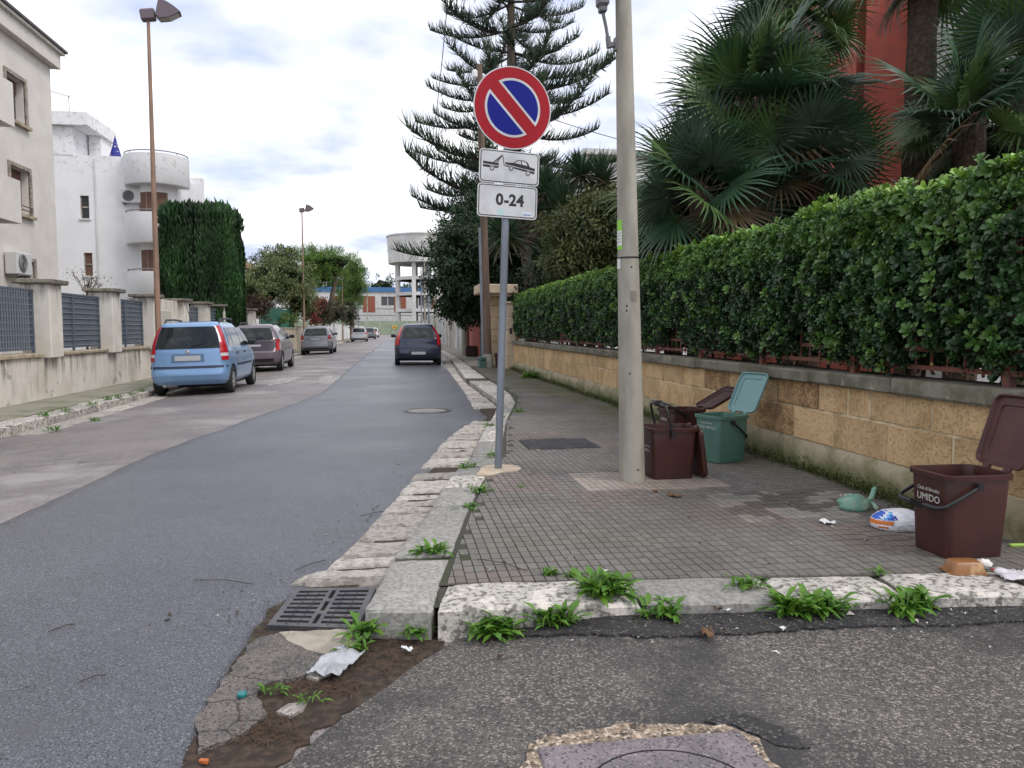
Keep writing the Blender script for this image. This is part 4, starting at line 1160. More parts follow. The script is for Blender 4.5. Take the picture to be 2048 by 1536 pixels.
def kerb_bin(label, loc, rz, m, mlid, lid, handle, texts=(), hh=0.405, handm=None):
    t = thing('waste_bin', label, 'waste bin', loc, rz)
    B = (0.160, 0.130); T = (0.183, 0.152); hz = hh
    mb = MB()
    rings = [rr_ring(B[0] - .006, B[1] - .006, .03, 0.0), rr_ring(B[0], B[1], .035, 0.008)]
    for u in (0.33, 0.66, 0.9):
        rings.append(rr_ring(B[0] + (T[0] - B[0]) * u, B[1] + (T[1] - B[1]) * u, .036 + .012 * u, hz * u))
    rings += [rr_ring(T[0] - .004, T[1] - .004, .05, hz - .03), rr_ring(T[0] + .012, T[1] + .012, .056, hz - .028), rr_ring(T[0] + .013, T[1] + .013, .056, hz - .002),
              rr_ring(T[0] + .010, T[1] + .010, .054, hz), rr_ring(T[0] - .004, T[1] - .004, .05, hz), rr_ring(T[0] - .009, T[1] - .009, .046, hz - .03),
              rr_ring(B[0] - .002, B[1] - .002, .034, .03)]
    loft(mb, rings, True, True)
    mb.build('bucket', m, t, smooth=32)
    mb = MB()                                            # hinge lugs on the back rim
    for s_ in (-1, 1): mb.box(T[0] + .005, T[0] + .032, s_ * .07 - .018, s_ * .07 + .018, hz - .028, hz + .004, .004)
    mb.build('hinge', m, t)
    # lid: closed it lies over the bucket towards -x; turned up about the hinge line
    LX, LY = 2 * T[0] + .02, T[1] + .014
    M = Matrix.Translation((T[0] + .026, 0, hz + .004)) @ Matrix.Rotation(R(lid), 4, 'Y') @ Matrix.Translation((-LX / 2 - .012, 0, 0))
    mb = MB()
    loft(mb, [rr_ring(LX / 2, LY, .05, -.004), rr_ring(LX / 2 + .002, LY + .002, .052, .012), rr_ring(LX / 2 - .010, LY - .010, .048, .026), rr_ring(LX / 2 - .06, LY - .05, .03, .034)], False, True)
    loft(mb, [rr_ring(LX / 2, LY, .05, -.004), rr_ring(LX / 2 - .008, LY - .008, .045, -.004), rr_ring(LX / 2 - .016, LY - .016, .042, .012), rr_ring(LX / 2 - .055, LY - .048, .03, .013),
              rr_ring(LX / 2 - .058, LY - .051, .028, .020)], False, False)
    n = 24
    mb.f.append(tuple(range(len(mb.v) - n, len(mb.v)))); mb.mi.append(0)
    o = mb.build('lid', mlid, t, smooth=30); o.matrix_basis = M
    bm = bmesh.new(); bm.from_mesh(o.data); bmesh.ops.recalc_face_normals(bm, faces=bm.faces); bm.to_mesh(o.data); bm.free()
    mb = MB()
    for s_ in (-1, 1): mb.box(LX / 2 - .004, LX / 2 + .018, s_ * .07 - .022, s_ * .07 + .022, -.008, .012, .003)
    h_ = mb.build('hinge_tab', mlid, o)
    # carrying handle: bail pivoting on the two long sides
    hp = MB(); a = R(handle); Lh = .235; y0 = T[1] + .022
    d = Vector((-math.sin(a), 0, math.cos(a)))
    piv = Vector((-.03, 0, hz - .055))
    path = [piv + Vector((0, -y0, 0)) + d * -.01, piv + Vector((0, -y0, 0)) + d * (Lh * .5), piv + Vector((0, -y0 + .002, 0)) + d * (Lh * .86), piv + Vector((0, -y0 + .03, 0)) + d * (Lh * .975), piv + Vector((0, -y0 + .07, 0)) + d * Lh,
            piv + Vector((0, y0 - .07, 0)) + d * Lh, piv + Vector((0, y0 - .03, 0)) + d * (Lh * .975), piv + Vector((0, y0 - .002, 0)) + d * (Lh * .86), piv + Vector((0, y0, 0)) + d * (Lh * .5), piv + Vector((0, y0, 0)) + d * -.01]
    hp.tube(path, [.010, .010, .010, .011, .013, .013, .011, .010, .010, .010], 8)
    for s_ in (-1, 1):
        hp.lathe([(.018, -.012), (.018, .010)], 14, M=Matrix.Translation(piv + Vector((0, s_ * y0, 0))) @ Matrix.Rotation(R(90), 4, 'X'))
    ho = hp.build('handle', m_handle, t, smooth=50)
    g_ = MB()
    for k_ in range(7): g_.box(-.016, .016, -.036 + k_ * .012 - .0035, -.036 + k_ * .012 + .0035, -.016, .016, M=Matrix.Translation(piv + d * Lh))
    g_.build('grip_ribs', m_handle, ho)
    for (txt, size, yy_, z) in texts:
        x_ = -(B[0] + (T[0] - B[0]) * z / hz) - .0022
        text_mesh('lettering', txt, size, m_print, t, Matrix.Translation((x_, yy_, z)) @ Matrix(((0, 0, -1, 0), (-1, 0, 0, 0), (0, 1, 0, 0), (0, 0, 0, 1))) @ Matrix.Rotation(R(3.1), 4, 'X'), ext=.0004)
    return t
ZP = 0.141
UM = [('Città di Brindisi', .026, .0, .335), ('UMIDO', .052, .0, .29)]
kerb_bin('brown food-waste bin with lid upright against the wall and handle hanging at its front', (2.885, 3.555, ZP), R(0), m_brown, m_brown2, 108, 118, UM, hh=.43)
kerb_bin('brown bin with raised black handle right beside the concrete pole', (2.105, 5.745, ZP), R(2), m_brown, m_brown, 262, 14, [('Città di Brindisi', .02, .0, .25), ('UMIDO', .036, 0, .215)], hh=.40)
kerb_bin('brown bin half hidden behind the green bin with lid laid back', (2.70, 7.02, ZP), R(6), m_brown, m_brown, 152, 60, [('UMIDO', .04, 0, .30)], hh=.40)
kerb_bin('pale green bin with open lid leaning towards the wall', (2.83, 6.385, ZP), R(20), m_green, m_green2, 118, -128, [('Città di Brindisi', .022, 0, .345), ('VETRO METALLI', .032, 0, .305)], hh=.41)
# far bins by the gate
kerb_bin('small green bin standing by the wooden utility pole', (2.52, 22.75, ZP), R(-80), m_green, m_green, 2, -100, hh=.42).scale = (.6, .6, .72)
kerb_bin('brown bin standing between the wooden pole and the gate pillar', (3.08, 22.9, ZP), R(-85), m_brown, m_brown, 2, 100, hh=.45).scale = (.8, .8, .9)

# ------------------------------------------------------------------ litter
def blob(name, m, fn, parent=None, sub=4, mats=None, mfn=None):
    bm = bmesh.new(); bmesh.ops.create_icosphere(bm, subdivisions=sub, radius=1)
    for v in bm.verts: v.co = Vector(fn(v.co.copy()))
    me = bpy.data.meshes.new(name); bm.to_mesh(me); bm.free()
    for q_ in (mats or [m]): me.materials.append(q_)
    if mfn:
        for p in me.polygons: p.material_index = mfn(p.center)
    me.shade_smooth()
    o = bpy.data.objects.new(name, me); link(o, parent); return o
def bagfn(sx, sy, sz, seed, wr=0.10, flat=0.35, tie=None):
    def fn(d):
        r_ = 1 + wr * mnoise.noise(d * 1.7 + Vector((seed, 0, 0))) + wr * 0.55 * abs(mnoise.noise(d * 5 + Vector((seed, 3, 0)))) + 0.035 * mnoise.noise(Vector((d.x * 3, d.y * 14, d.z * 9)))
        p = Vector((d.x * sx * r_, d.y * sy * r_, d.z * sz * r_))
        if tie:
            t = max(0, d.x - 0.55) / 0.45
            p.y *= 1 - 0.8 * t; p.z = p.z * (1 - 0.8 * t); p.x += 0.04 * t
        zmin = -flat * sz
        if p.z < zmin: p.z = zmin + (p.z - zmin) * 0.08
        p.z -= zmin * 1.06
        return p
    return fn
m_gbag = mat('green_film', (0.25, 0.48, 0.38), 0.3, (0.42, 0.55, 0.42), 14, bump=((30, .01),), transl=0.35, obj=True)
m_wbag = mat('white_film', (0.74, 0.75, 0.8), 0.35, (0.64, 0.66, 0.74), 9, bump=((22, .012), (60, .004)), obj=True)
gb = thing('rubbish_bag', 'knotted translucent green bag lying at the wall foot', 'rubbish bag', (2.90, 4.50, .142), R(8))
blob('bag_body', m_gbag, bagfn(.105, .08, .062, 3, .16, .5, True), gb)
mb = MB(); mb.tube([(.12, 0, .045), (.15, .01, .07), (.175, .02, .115), (.185, .02, .13)], [.01, .017, .016, .008], 7); mb.tube([(.12, 0, .045), (.13, -.03, .03), (.12, -.06, .015), (.115, -.075, .006)], [.01, .014, .017, .008], 7); mb.tube([(.105, -.014, .05), (.13, .014, .05)], .015, 7)
mb.build('knot', m_gbag, gb, smooth=60)
m_pb = mat('print_blue', (0.01, 0.09, 0.5), .4); m_po = mat('print_orange', (0.62, 0.17, 0.02), .4); m_lb = mat('print_light_blue', (0.12, 0.4, 0.75), .4)
wb = thing('rubbish_bag', 'full white carrier bag with blue and orange print beside the brown bin', 'rubbish bag', (2.88, 4.03, .142), R(-12))
def wbm(c):
    if c.x < -.03 and c.y < 0.02:
        gx, gz = int((c.x + .2) / .016), int((c.z) / .013)
        if c.z > .062 and c.x < -.055: return [0, 1, 1, 3][(gx * 7 + gz * 5) % 4]
        if .034 < c.z < .058 and c.x < -.06: return 2
        if .014 < c.z < .026 and -.135 < c.x < -.085: return 2
    return 0
wfn = bagfn(.155, .105, .078, 11, .07, .45)
o = blob('bag_body', m_wbag, wfn, wb, sub=5, mats=[m_wbag, m_pb, m_po, m_lb], mfn=wbm)
cu = text_mesh('lettering', 'A', .042, m_pb, wb, Matrix.Identity(4), bold=.002)
for v in cu.data.vertices:
    d = Vector(((v.co.x - .045) / .155, -0.62, (v.co.y + .042) / .078 * .8)).normalized()
    p = wfn(d); v.co = p + Vector((0, -.002, .001))
def sheet(name, label, cat, loc, sx, sy, m, h=.02, seed=0, rz=0, n=14, edge=0.25):
    def fn(u, v):
        x, y = (u - .5) * sx, (v - .5) * sy
        z = h * (0.5 + mnoise.noise(Vector((u * 3 + seed, v * 3, 0)))) + h * .5 * mnoise.noise(Vector((u * 9 + seed, v * 9, 2)))
        e_ = edge * mnoise.noise(Vector((u * 2 + seed, v * 2 + 7, 1)))
        return (x * (1 + e_), y * (1 - e_), max(0.002, z + .004))
    mb = MB(); mb.grid(fn, n, n)
    o = mb.build(name, m, None, smooth=180); o.location = loc; o.rotation_euler = (0, 0, rz)
    sm = o.modifiers.new('thick', 'SOLIDIFY'); sm.thickness = .0012
    return tag(o, label, cat)
m_paper = mat('white_paper', (.72, .72, .72), .7)
sheet('paper_scrap', 'crumpled white paper scrap on the dark tiles', 'litter', (2.52, 4.17, .145), .055, .085, m_paper, .02, 2, .6)
sheet('paper_scrap', 'dirty white tissue lying behind the green bag', 'litter', (3.05, 4.78, .145), .13, .05, mat('tissue', (.6, .56, .52), .8), .03, 5, .2)
m_film = mat('grey_film', (.42, .43, .45), .3, (.33, .34, .36), 10, bump=((18, .012), (50, .006)), obj=True)
sheet('plastic_bag', 'flattened grey-white plastic bag in the gutter below the drain', 'plastic bag', (-.235, 2.93, .022), .13, .24, m_film, .022, 9, R(-22), 24, .3)
sheet('paper_scrap', 'tiny white paper scrap beside the dirt at the side street edge', 'litter', G(814, 1301, .02), .02, .05, m_paper, .012, 4, .8)
m_snack = mat('printed_film', (.55, .52, .55), .35, (.35, .05, .06), 9, 3, (.56, .6), col3=(.05, .05, .08), ns3=14, ramp3=(.6, .64), bump=((26, .008),), obj=True)
sheet('snack_wrapper', 'printed red and silver wrapper on the kerb by the brown bin', 'wrapper', (2.84, 3.10, .15), .19, .13, m_snack, .03, 12, -.2)
tr = thing('food_tray', 'upturned brown plastic food tray at the foot of the brown bin', 'food tray', (2.665, 3.235, .147), R(-8))
m_tray = mat('tray_brown', (.24, .10, .03), .35, (.44, .27, .13), 14, ramp=(.5, .7), obj=True)
mb = MB(); loft(mb, [rr_ring(.085, .055, .02, 0), rr_ring(.083, .053, .02, .006), rr_ring(.07, .042, .018, .05), rr_ring(.062, .034, .016, .056)], True, True); mb.build('tray_shell', m_tray, tr, smooth=40)
mb = MB(); loft(mb, [rr_ring(.092, .062, .022, .0), rr_ring(.092, .062, .022, .004), rr_ring(.084, .054, .02, .005)], True, False); mb.build('tray_rim', m_tray, tr, smooth=40)
o = blob('tissue_ball', mat('tissue_white', (.72, .7, .67), .85, bump=((60, .008),), obj=True), lambda d: (d.x * .036 * (1 + .3 * mnoise.noise(d * 2)), d.y * .026, .022 + d.z * .024 * (1 + .3 * mnoise.noise(d * 2.3)))); o.location = (2.80, 3.27, .144); o.rotation_euler = (0, 0, -.6)
tag(o, 'crumpled white tissue between the food tray and brown bin', 'litter')
mb = MB(); mb.box(-.07, .07, -.009, .009, 0, .016, .003); o = mb.build('plastic_strip', mat('lime_plastic', (.32, .5, .08), .5)); o.location = (3.29, 3.58, .143); o.rotation_euler = (0, 0, -.1)
tag(o, 'lime green plastic strip on the ground by the wall', 'litter')
mb = MB(); mb.lathe([(.0, .0), (.016, 0), (.017, .01), (.014, .013), (.0, .013)], 20); o = mb.build('bottle_cap', mat('teal_cap', (.01, .17, .17), .4), smooth=40); o.location = G(484, 1392, .022); tag(o, 'teal bottle cap on the cracked asphalt', 'bottle cap')
mb = MB(); mb.box(-.014, .014, -.007, .007, 0, .012, .002, jit=.001); o = mb.build('plastic_scrap', mat('orange_scrap', (.45, .12, .03), .6)); o.location = G(408, 1526, .012); o.rotation_euler = (0, 0, -.4); tag(o, 'small orange plastic scrap in the gutter dirt', 'litter')
for px_, py_, s_, lab in ((1455, 1222, .02, 'white bottle-cap sized litter piece beside the tar strip'), (1566, 1260, .014, 'small pale paper bit at the outer edge of the tar strip')):
    sheet('paper_scrap', lab, 'litter', G(px_, py_, .102), s_ * 1.6, s_, m_paper, .012, px_, .4)
m_dead = mat('dead_leaf', (.16, .085, .035), .8, (.09, .05, .03), 20)
for px_, py_, z_, s_, lab in ((1350, 993, .145, .055, 'curled dark dead leaf on the tiles before the concrete pole'), (1310, 985, .145, .02, 'small dry leaf on the pale tiles at the pole'), (1415, 1270, .1, .045, 'tan fallen leaf at the edge of the tar strip'), (1432, 1218, .11, .03, 'brown leaf at the foot of the kerb'),
                             (1385, 800, .145, .06, 'dead twig and leaf far along the mossy pavement')):
    sheet('dead_leaf', lab, 'leaf', G(px_, py_, z_), s_ * 1.8, s_, m_dead, .018, px_ * .3, px_, 8)
for (a, b, z_, lab) in (((955, 1118), (1055, 1142), .15, 'thin dry stick on the tiles behind the kerb corner'), ((96, 1263), (150, 1248), .03, 'thin dark twig on the newer asphalt'), ((155, 1365), (212, 1350), .03, 'short dark twig near the road edge'), ((388, 1160), (505, 1168), .03, 'long thin stem on the newer asphalt'),
                        ((590, 1140), (650, 1120), .03, 'wispy dry stem beside the storm drain'), ((720, 1032), (775, 1022), .03, 'dark grass stem near the gutter stones')):
    mb = MB(); p, q2 = G(*a, z_), G(*b, z_); mid = p.lerp(q2, .5) + Vector((.01, .02, .004)); mb.tube([p, mid, q2], .0022, 5)
    tag(mb.build('twig', m_twig), lab, 'twig')
n = 900                                                     # pine needles and straw in the corner dirt
P = np.array([list(G(*p, .012)) for p in c3([(random.uniform(550, 1000), random.uniform(600, 800)) if random.random() < .35 else (random.uniform(1400, 1850), random.uniform(0, 330)) if random.random() < .6 else (random.uniform(900, 1450), random.uniform(380, 480)) for _ in range(n)])])
D = np.stack([rng.normal(size=n), rng.normal(size=n), np.abs(rng.normal(size=n)) * .12], 1)
o = bpy.data.objects.new('dry_straw', leaf_mesh('dry_straw', P, D, np.tile([0, 0, 1.0], (n, 1)), rng.uniform(.03, .08, n), np.full(n, .0025), cols(n, (.035, .022, .014), (.13, .07, .04)), mat('straw', (.1, .05, .03), .9, attr='Col')))
link(o); tag(o, 'reddish dry needles and straw lying in the corner dirt', kind='stuff')
# ------------------------------------------------------------------ left boundary wall
m_plast = mat('stained_plaster', (0.68, 0.63, 0.57), 0.9, (0.58, 0.53, 0.46), 1.6, 8, (0.4, 0.65), col3=(0.13, 0.115, 0.09), ns3=5.5, ramp3=(0.53, 0.68), amt3=0.8, stretch3=(1, 1, 0.16), zfade=(0.25, 0.78), bump=((30, .003), (5, .008)))
m_pill = mat('pillar_plaster', (0.68, 0.64, 0.58), 0.9, (0.59, 0.55, 0.48), 1.8, 8, (0.4, 0.65), col3=(0.15, 0.13, 0.11), ns3=6, ramp3=(0.55, 0.68), amt3=0.8, stretch3=(1, 1, 0.14), zfade=(1.5, 2.1), bump=((30, .003),))
add_stain(m_plast, (.085, .075, .06), 7, .50, .62, (1, 1, .10), (.05, .8), .85)
add_stain(m_plast, (.30, .29, .275), 2.6, .60, .63, (1, 1, 1), None, .8)
add_stain(m_pill, (.10, .09, .075), 8, .50, .64, (1, 1, .10), (1.55, 2.12), .8)
m_pcap = mat('pillar_cap_stone', (0.22, 0.20, 0.165), 0.95, (0.12, 0.11, 0.09), 8, bump=((30, .008),), rnd=.1)
m_sill = mat('wall_sill_stone', (0.45, 0.37, 0.27), 0.9, (0.3, 0.25, 0.18), 6, bump=((30, .006),), rnd=.08)
m_grey = mat('grey_steel_panel', (0.125, 0.15, 0.19), 0.5, (0.105, 0.13, 0.165), 5, metal=.2)
m_rib = mat('grey_steel_rib', (0.24, 0.27, 0.32), 0.45, metal=.2)
LX = -6.25
lw = thing('boundary_wall', 'stained cream plaster boundary wall with square pillars and grey panels', 'wall', (LX, 9, 0))
PIL = [9.0, 12.05, 15.15, 18.25, 21.15, 24.05, 26.75, 29.5, 32.6, 35.2]
mb = MB(); mb.box(LX - .28, LX, 8.8, 36, -.1, .80); mb.build('plinth', m_plast, lw, world=True)
pb = MB().box(-.24, .25, -.26, .26, 0, 1.32, .012).mesh('pillar', m_pill); pc = MB().box(-.33, .34, -.38, .38, 1.32, 1.41, .02, jit=.008).mesh('pillar_cap', m_pcap, 30)
rbm = MB().box(-.012, .012, -1.2, 1.2, -.007, .007).mesh('rib', m_rib)
vbm = MB().box(-.010, .010, -.006, .006, .93, 1.97).mesh('bar', m_rib)
for i, y in enumerate(PIL):
    wide = 1.5 if i in (4, 5) else 1.0
    o = bpy.data.objects.new('pillar', pb); link(o, lw); o.matrix_parent_inverse = lw.matrix_basis.inverted(); o.location = (LX - .10, y, .78)
    o2 = bpy.data.objects.new('pillar_cap', pc); link(o2, lw); o2.matrix_parent_inverse = lw.matrix_basis.inverted(); o2.location = (LX - .10, y, .78)
    if i + 1 >= len(PIL): break
    y1 = PIL[i + 1]; a, b = y + .27, y1 - .27
    mb = MB(); mb.box(LX - .3, LX + .055, a + .04, b - .02, .80, .865, .012, jit=.004); mb.build('wall_sill', m_sill, lw, smooth=30, world=True)
    if i == 4:                                              # narrow door between two pillars
        mb = MB(); mb.box(LX - .2, LX - .02, a, b, .78, 2.10); mb.build('door_surround', m_pill, lw, world=True)
        mb = MB(); mb.box(LX - .03, LX + .012, a + .5, b - .8, .2, 1.8, .01); mb.build('door', mat('pale_door', (.5, .47, .4), .7), lw, world=True)
        continue
    pn = MB(); pn.box(LX - .17, LX - .15, a, b, .93, 1.98); p_ = pn.build('grille_panel', m_grey, lw, world=True)
    for k_ in range(10):
        o = bpy.data.objects.new('rib', rbm); link(o, p_); o.location = (LX - .14, (a + b) / 2, .97 + k_ * .108); o.scale = (1, (b - a) / 2.4, 1)
    mb = MB()
    for yy_ in (a + .02, (a + b) / 2 - .1, b - .02): mb.box(LX - .155, LX - .115, yy_ - .022, yy_ + .022, .87, 1.99)
    mb.box(LX - .152, LX - .118, a, b, 1.965, 2.0); mb.box(LX - .152, LX - .118, a, b, .925, .95)
    mb.build('panel_frame', m_grey, p_)
    if i == 1:
        for k_ in range(26):
            o = bpy.data.objects.new('bar', vbm); link(o, p_); o.location = (LX - .125, a + .1 + k_ * .09, 0)

# ------------------------------------------------------------------ facade helper
def facade(mb, to3d, U, V, holes, depth, mi=0):
    us_ = sorted(set([U[0], U[1]] + [h[0] for h in holes] + [h[1] for h in holes])); vs_ = sorted(set([V[0], V[1]] + [h[2] for h in holes] + [h[3] for h in holes]))
    inh = lambda u, v: any(h[0] < u < h[1] and h[2] < v < h[3] for h in holes)
    for i in range(len(us_) - 1):
        for j in range(len(vs_) - 1):
            if not inh((us_[i] + us_[i + 1]) / 2, (vs_[j] + vs_[j + 1]) / 2):
                mb.add([to3d(us_[i], vs_[j], 0), to3d(us_[i + 1], vs_[j], 0), to3d(us_[i + 1], vs_[j + 1], 0), to3d(us_[i], vs_[j + 1], 0)], [(0, 1, 2, 3)], mi)
    for (a, b, c, d) in holes:
        for (p, q2) in (((a, c), (b, c)), ((b, c), (b, d)), ((b, d), (a, d)), ((a, d), (a, c))):
            mb.add([to3d(*p, 0), to3d(*p, depth), to3d(*q2, depth), to3d(*q2, 0)], [(0, 1, 2, 3)], mi)
m_glass = mat('window_glass', (0.03, 0.035, 0.04), 0.08, spec=0.7)
m_shut = mat('brown_shutter', (0.17, 0.085, 0.06), 0.7, (0.12, 0.06, 0.045), 5, stretch=(1, 1, 12))
m_wframe = mat('window_surround', (0.38, 0.33, 0.28), 0.9, (0.22, 0.19, 0.16), 9)
m_cream = mat('cream_render', (0.70, 0.665, 0.62), 0.95, (0.63, 0.595, 0.55), 1.3, 8, (0.38, 0.66), bump=((26, .01),))
m_wht = mat('weathered_white', (0.80, 0.79, 0.80), 0.9, (0.75, 0.74, 0.75), 1.2, 6, (0.4, 0.65), col3=(0.32, 0.29, 0.26), ns3=5.0, ramp3=(0.60, 0.68), amt3=.75, stretch3=(1, 1, .55), zfade=(6.9, 8.6), bump=((14, .012),))
add_stain(m_wht, (.36, .33, .30), 4.5, .55, .62, (1, 1, 1.2), (7.3, 8.9), .5)
add_stain(m_wht, (.5, .48, .45), 6, .66, .72, (1, 1, .3), None, .5)
m_wht2 = mat('plain_white', (0.68, 0.67, 0.66), 0.9, (0.58, 0.57, 0.56), 1.0, bump=((14, .008),))
m_acw = mat('ac_white', (.62, .62, .61), .5); m_dark = mat('dark_metal', (.03, .03, .035), .5)
m_tile_roof = mat('roof_tile', (.33, .15, .09), .9, (.22, .11, .07), 6)

cb = thing('apartment_house', 'cream rendered apartment house with deep cornice behind the left wall', 'building', (-10, 8, 0))
def sx_(X): return lambda u, v, d: (X - d, u, v)
holes = []
for y0 in (10.0, 14.2, 18.4, 22.35):
    holes += [(y0, y0 + 1.05, 6.85, 8.02), (y0, y0 + 1.1, 4.42, 5.62)]
holes += [(22.95, 23.5, 2.0, 3.15), (18.4, 19.4, 1.0, 3.1)]
mb = MB(); facade(mb, sx_(-10), (6, 25.1), (-.3, 9.1), holes, .28)
mb.box(-24, -10.35, 6, 25.09, -.3, 9.1)
mb.add([(-10, 25.1, -.3), (-24, 25.1, -.3), (-24, 25.1, 9.1), (-10, 25.1, 9.1)], [(0, 1, 2, 3)]); mb.add([(-10, 6, -.3), (-24, 6, -.3), (-24, 6, 9.1), (-10, 6, 9.1)], [(3, 2, 1, 0)])
mb.build('wall', m_cream, cb, world=True)
mb = MB(); mb.box(-24.2, -9.78, 5.8, 25.30, 9.0, 9.42); mb.box(-24.3, -9.68, 5.7, 25.40, 9.424, 9.50); mb.build('cornice', m_cream, cb, world=True)
mb = MB(); mb.box(-24.3, -9.62, 5.65, 25.46, 9.504, 9.57); mb.build('roof_edge', mat('roof_edge_dark', (.1, .09, .09), .8), cb, world=True)
for (a, b, c, d) in holes:
    mb = MB()
    for (p0, p1, q0, q1) in ((a - .1, a, c - .02, d + .1), (b, b + .1, c - .02, d + .1), (a, b, d, d + .1)): mb.box(-10.02, -9.96, p0, p1, q0, q1)
    w_ = mb.build('window', m_wframe, cb, world=True)
    mb = MB(); mb.box(-10.27, -10.24, a, b, c, d); mb.build('pane', m_glass, w_)
    mb = MB(); mb.box(-10.235, -10.20, a + .03, b - .03, c + (d - c) * (.72 if c > 6 else .1), d - .02); mb.build('shutter', m_shut, w_)
    mb = MB(); mb.box(-10.1, -9.88, a - .12, b + .12, c - .1, c - .02); mb.build('sill', m_sill, w_)
mb = MB(); mb.tube([(-9.93, 22.35, 4.62), (-9.93, 23.45, 4.62)], .015, 6); mb.tube([(-9.93, 22.35, 4.52), (-9.93, 23.45, 4.52)], .015, 6); mb.build('window_rail', m_shut, cb, world=True)
for (y0, y1, z0, z1) in ((16.5, 20.4, 3.95, 4.85), (16.5, 20.25, 6.2, 7.1)):
    mb = MB(); mb.box(-9.98, -8.9, y0, y1, z0 - .12, z0 + .06); mb.box(-8.98, -8.9, y0, y1, z0 + .06, z1); mb.box(-9.98, -8.98, y1 - .08, y1, z0 + .06, z1 - .004); mb.box(-9.98, -8.98, y0, y0 + .08, z0 + .06, z1 - .004)
    mb.build('balcony', m_cream, cb, world=True)
def ac_unit(label, M):
    t = thing('air_conditioner', label, 'air conditioner', mw=M)
    mb = MB(); mb.box(-.42, .42, -.3, 0, 0, .58, .02); mb.build('casing', m_acw, t, smooth=30)
    mb = MB(); mb.lathe([(.235, 0), (.235, .012), (.0, .013)], 28, M=Matrix.Translation((-.1, -.30, .29)) @ Matrix.Rotation(R(90), 4, 'X')); mb.build('fan_opening', m_dark, t)
    for k_ in range(5):
        mb = MB(); mb.lathe([(.05 + k_ * .042, .014), (.05 + k_ * .042, .02), (.058 + k_ * .042, .02), (.058 + k_ * .042, .014)], 24, M=Matrix.Translation((-.1, -.30, .29)) @ Matrix.Rotation(R(90), 4, 'X')); mb.build('guard_ring', m_acw, t)
    mb = MB(); mb.box(-.35, -.29, -.28, .25, -.06, -.002); mb.box(.29, .35, -.28, .25, -.06, -.002); mb.build('bracket', m_grey_pl, t)
    return t
ac_unit('white air conditioner with slatted side on the cream house', Matrix.Translation((-9.96, 22.2, 2.72)) @ Matrix.Rotation(R(90), 4, 'Z'))

# ------------------------------------------------------------------ white house with rounded balconies
WY = 36.0
wh = thing('white_house', 'peeling white flat-roofed house with rounded balconies', 'building', (-12, WY, 0))
def sy_(Y): return lambda u, v, d: (u, Y + d, v)
holes = [(-13.36, -13.0, 6.05, 7.02), (-13.3, -12.95, 3.6, 4.58)]
mb = MB(); facade(mb, sy_(WY), (-20, -10.9), (-.3, 8.72), holes, .18)
mb.box(-20, -9.45, WY + .2, 40.6, -.3, 7.9)
mb.box(-10.9, -9.62, WY - .0, WY + .21, -.3, 7.9)
mb.box(-11.0, -9.45, 40.2, 40.6, 7.9, 8.1); mb.box(-9.75, -9.45, 36.6, 40.6, 7.9, 8.15)
mb.box(-14.45, -13.55, WY - .02, 39, 8.72, 9.92); mb.box(-20, -14.45, WY + .1, 39, 8.72, 9.92); mb.box(-13.5, -13.0, 37.6, 39, 8.0, 9.92)
mb.box(-9.7, -9.1, 39.3, 39.7, -.3, 8.5); mb.box(-9.44, -8.9, 39.7, 43.5, 3, 7.6)
mb.build('wall', m_wht, wh, world=True)
mb = MB(); mb.box(-20.2, -12.85, WY - .28, 39.2, 9.93, 10.48); mb.build('canopy_slab', m_wht, wh, world=True)
for n_, (z0, z1) in enumerate(((7.45, 8.72), (4.95, 6.25), (2.6, 3.75))):
    mb = MB()
    c_ = (-10.25, WY + .2, 0); a0, a1 = R(185), R(372)
    mb.lathe([(1.28, z0), (1.32, z0 + .05), (1.32, z1), (1.22, z1), (1.22, z0 + .22)], 30, c_, a0=a0, a1=a1)
    v0 = [(c_[0] + 1.28 * math.cos(a0 + (a1 - a0) * i / 30), c_[1] + 1.28 * math.sin(a0 + (a1 - a0) * i / 30), z0) for i in range(31)]
    mb.add([(c_[0], c_[1], z0)] + v0, [(0, i + 2, i + 1) for i in range(30)])
    b_ = mb.build('balcony', m_wht, wh, smooth=40, world=True)
    mb = MB(); mb.tube([(c_[0] + 1.27 * math.cos(a0 + (a1 - a0) * i / 24), c_[1] + 1.27 * math.sin(a0 + (a1 - a0) * i / 24), z1 + .10) for i in range(25)], .025, 6)
    for i in range(0, 25, 6): mb.tube([(c_[0] + 1.27 * math.cos(a0 + (a1 - a0) * i / 24), c_[1] + 1.27 * math.sin(a0 + (a1 - a0) * i / 24), z1 + t_) for t_ in (-.02, .10)], .015, 5)
    mb.build('handrail', mat('rail_grey%d' % n_, (.2, .2, .2), .5), b_)
mb = MB(); mb.lathe([(.78, 2.6), (.78, 7.46)], 20, (-10.25, WY + .25, 0), a0=R(180), a1=R(360)); mb.build('rounded_bay', m_wht, wh, smooth=60, world=True)
for (a0, a1, z0, z1) in ((222, 312, 6.15, 7.16), (225, 300, 2.75, 4.7)):
    mb = MB(); mb.lathe([(.80, z0), (.80, z1)], 8, (-10.25, WY + .25, 0), a0=R(a0), a1=R(a1)); w_ = mb.build('window', m_shut, wh, world=True)
    mb = MB()
    for k_ in range(4):
        a = R(a0 + (a1 - a0) * k_ / 3); mb.box(-.025, .025, -.02, .02, z0, z1, M=Matrix.Translation((-10.25 + .81 * math.cos(a), WY + .25 + .81 * math.sin(a), 0)))
    mb.build('frame', mat('wood_frame', (.26, .17, .12), .7), w_)
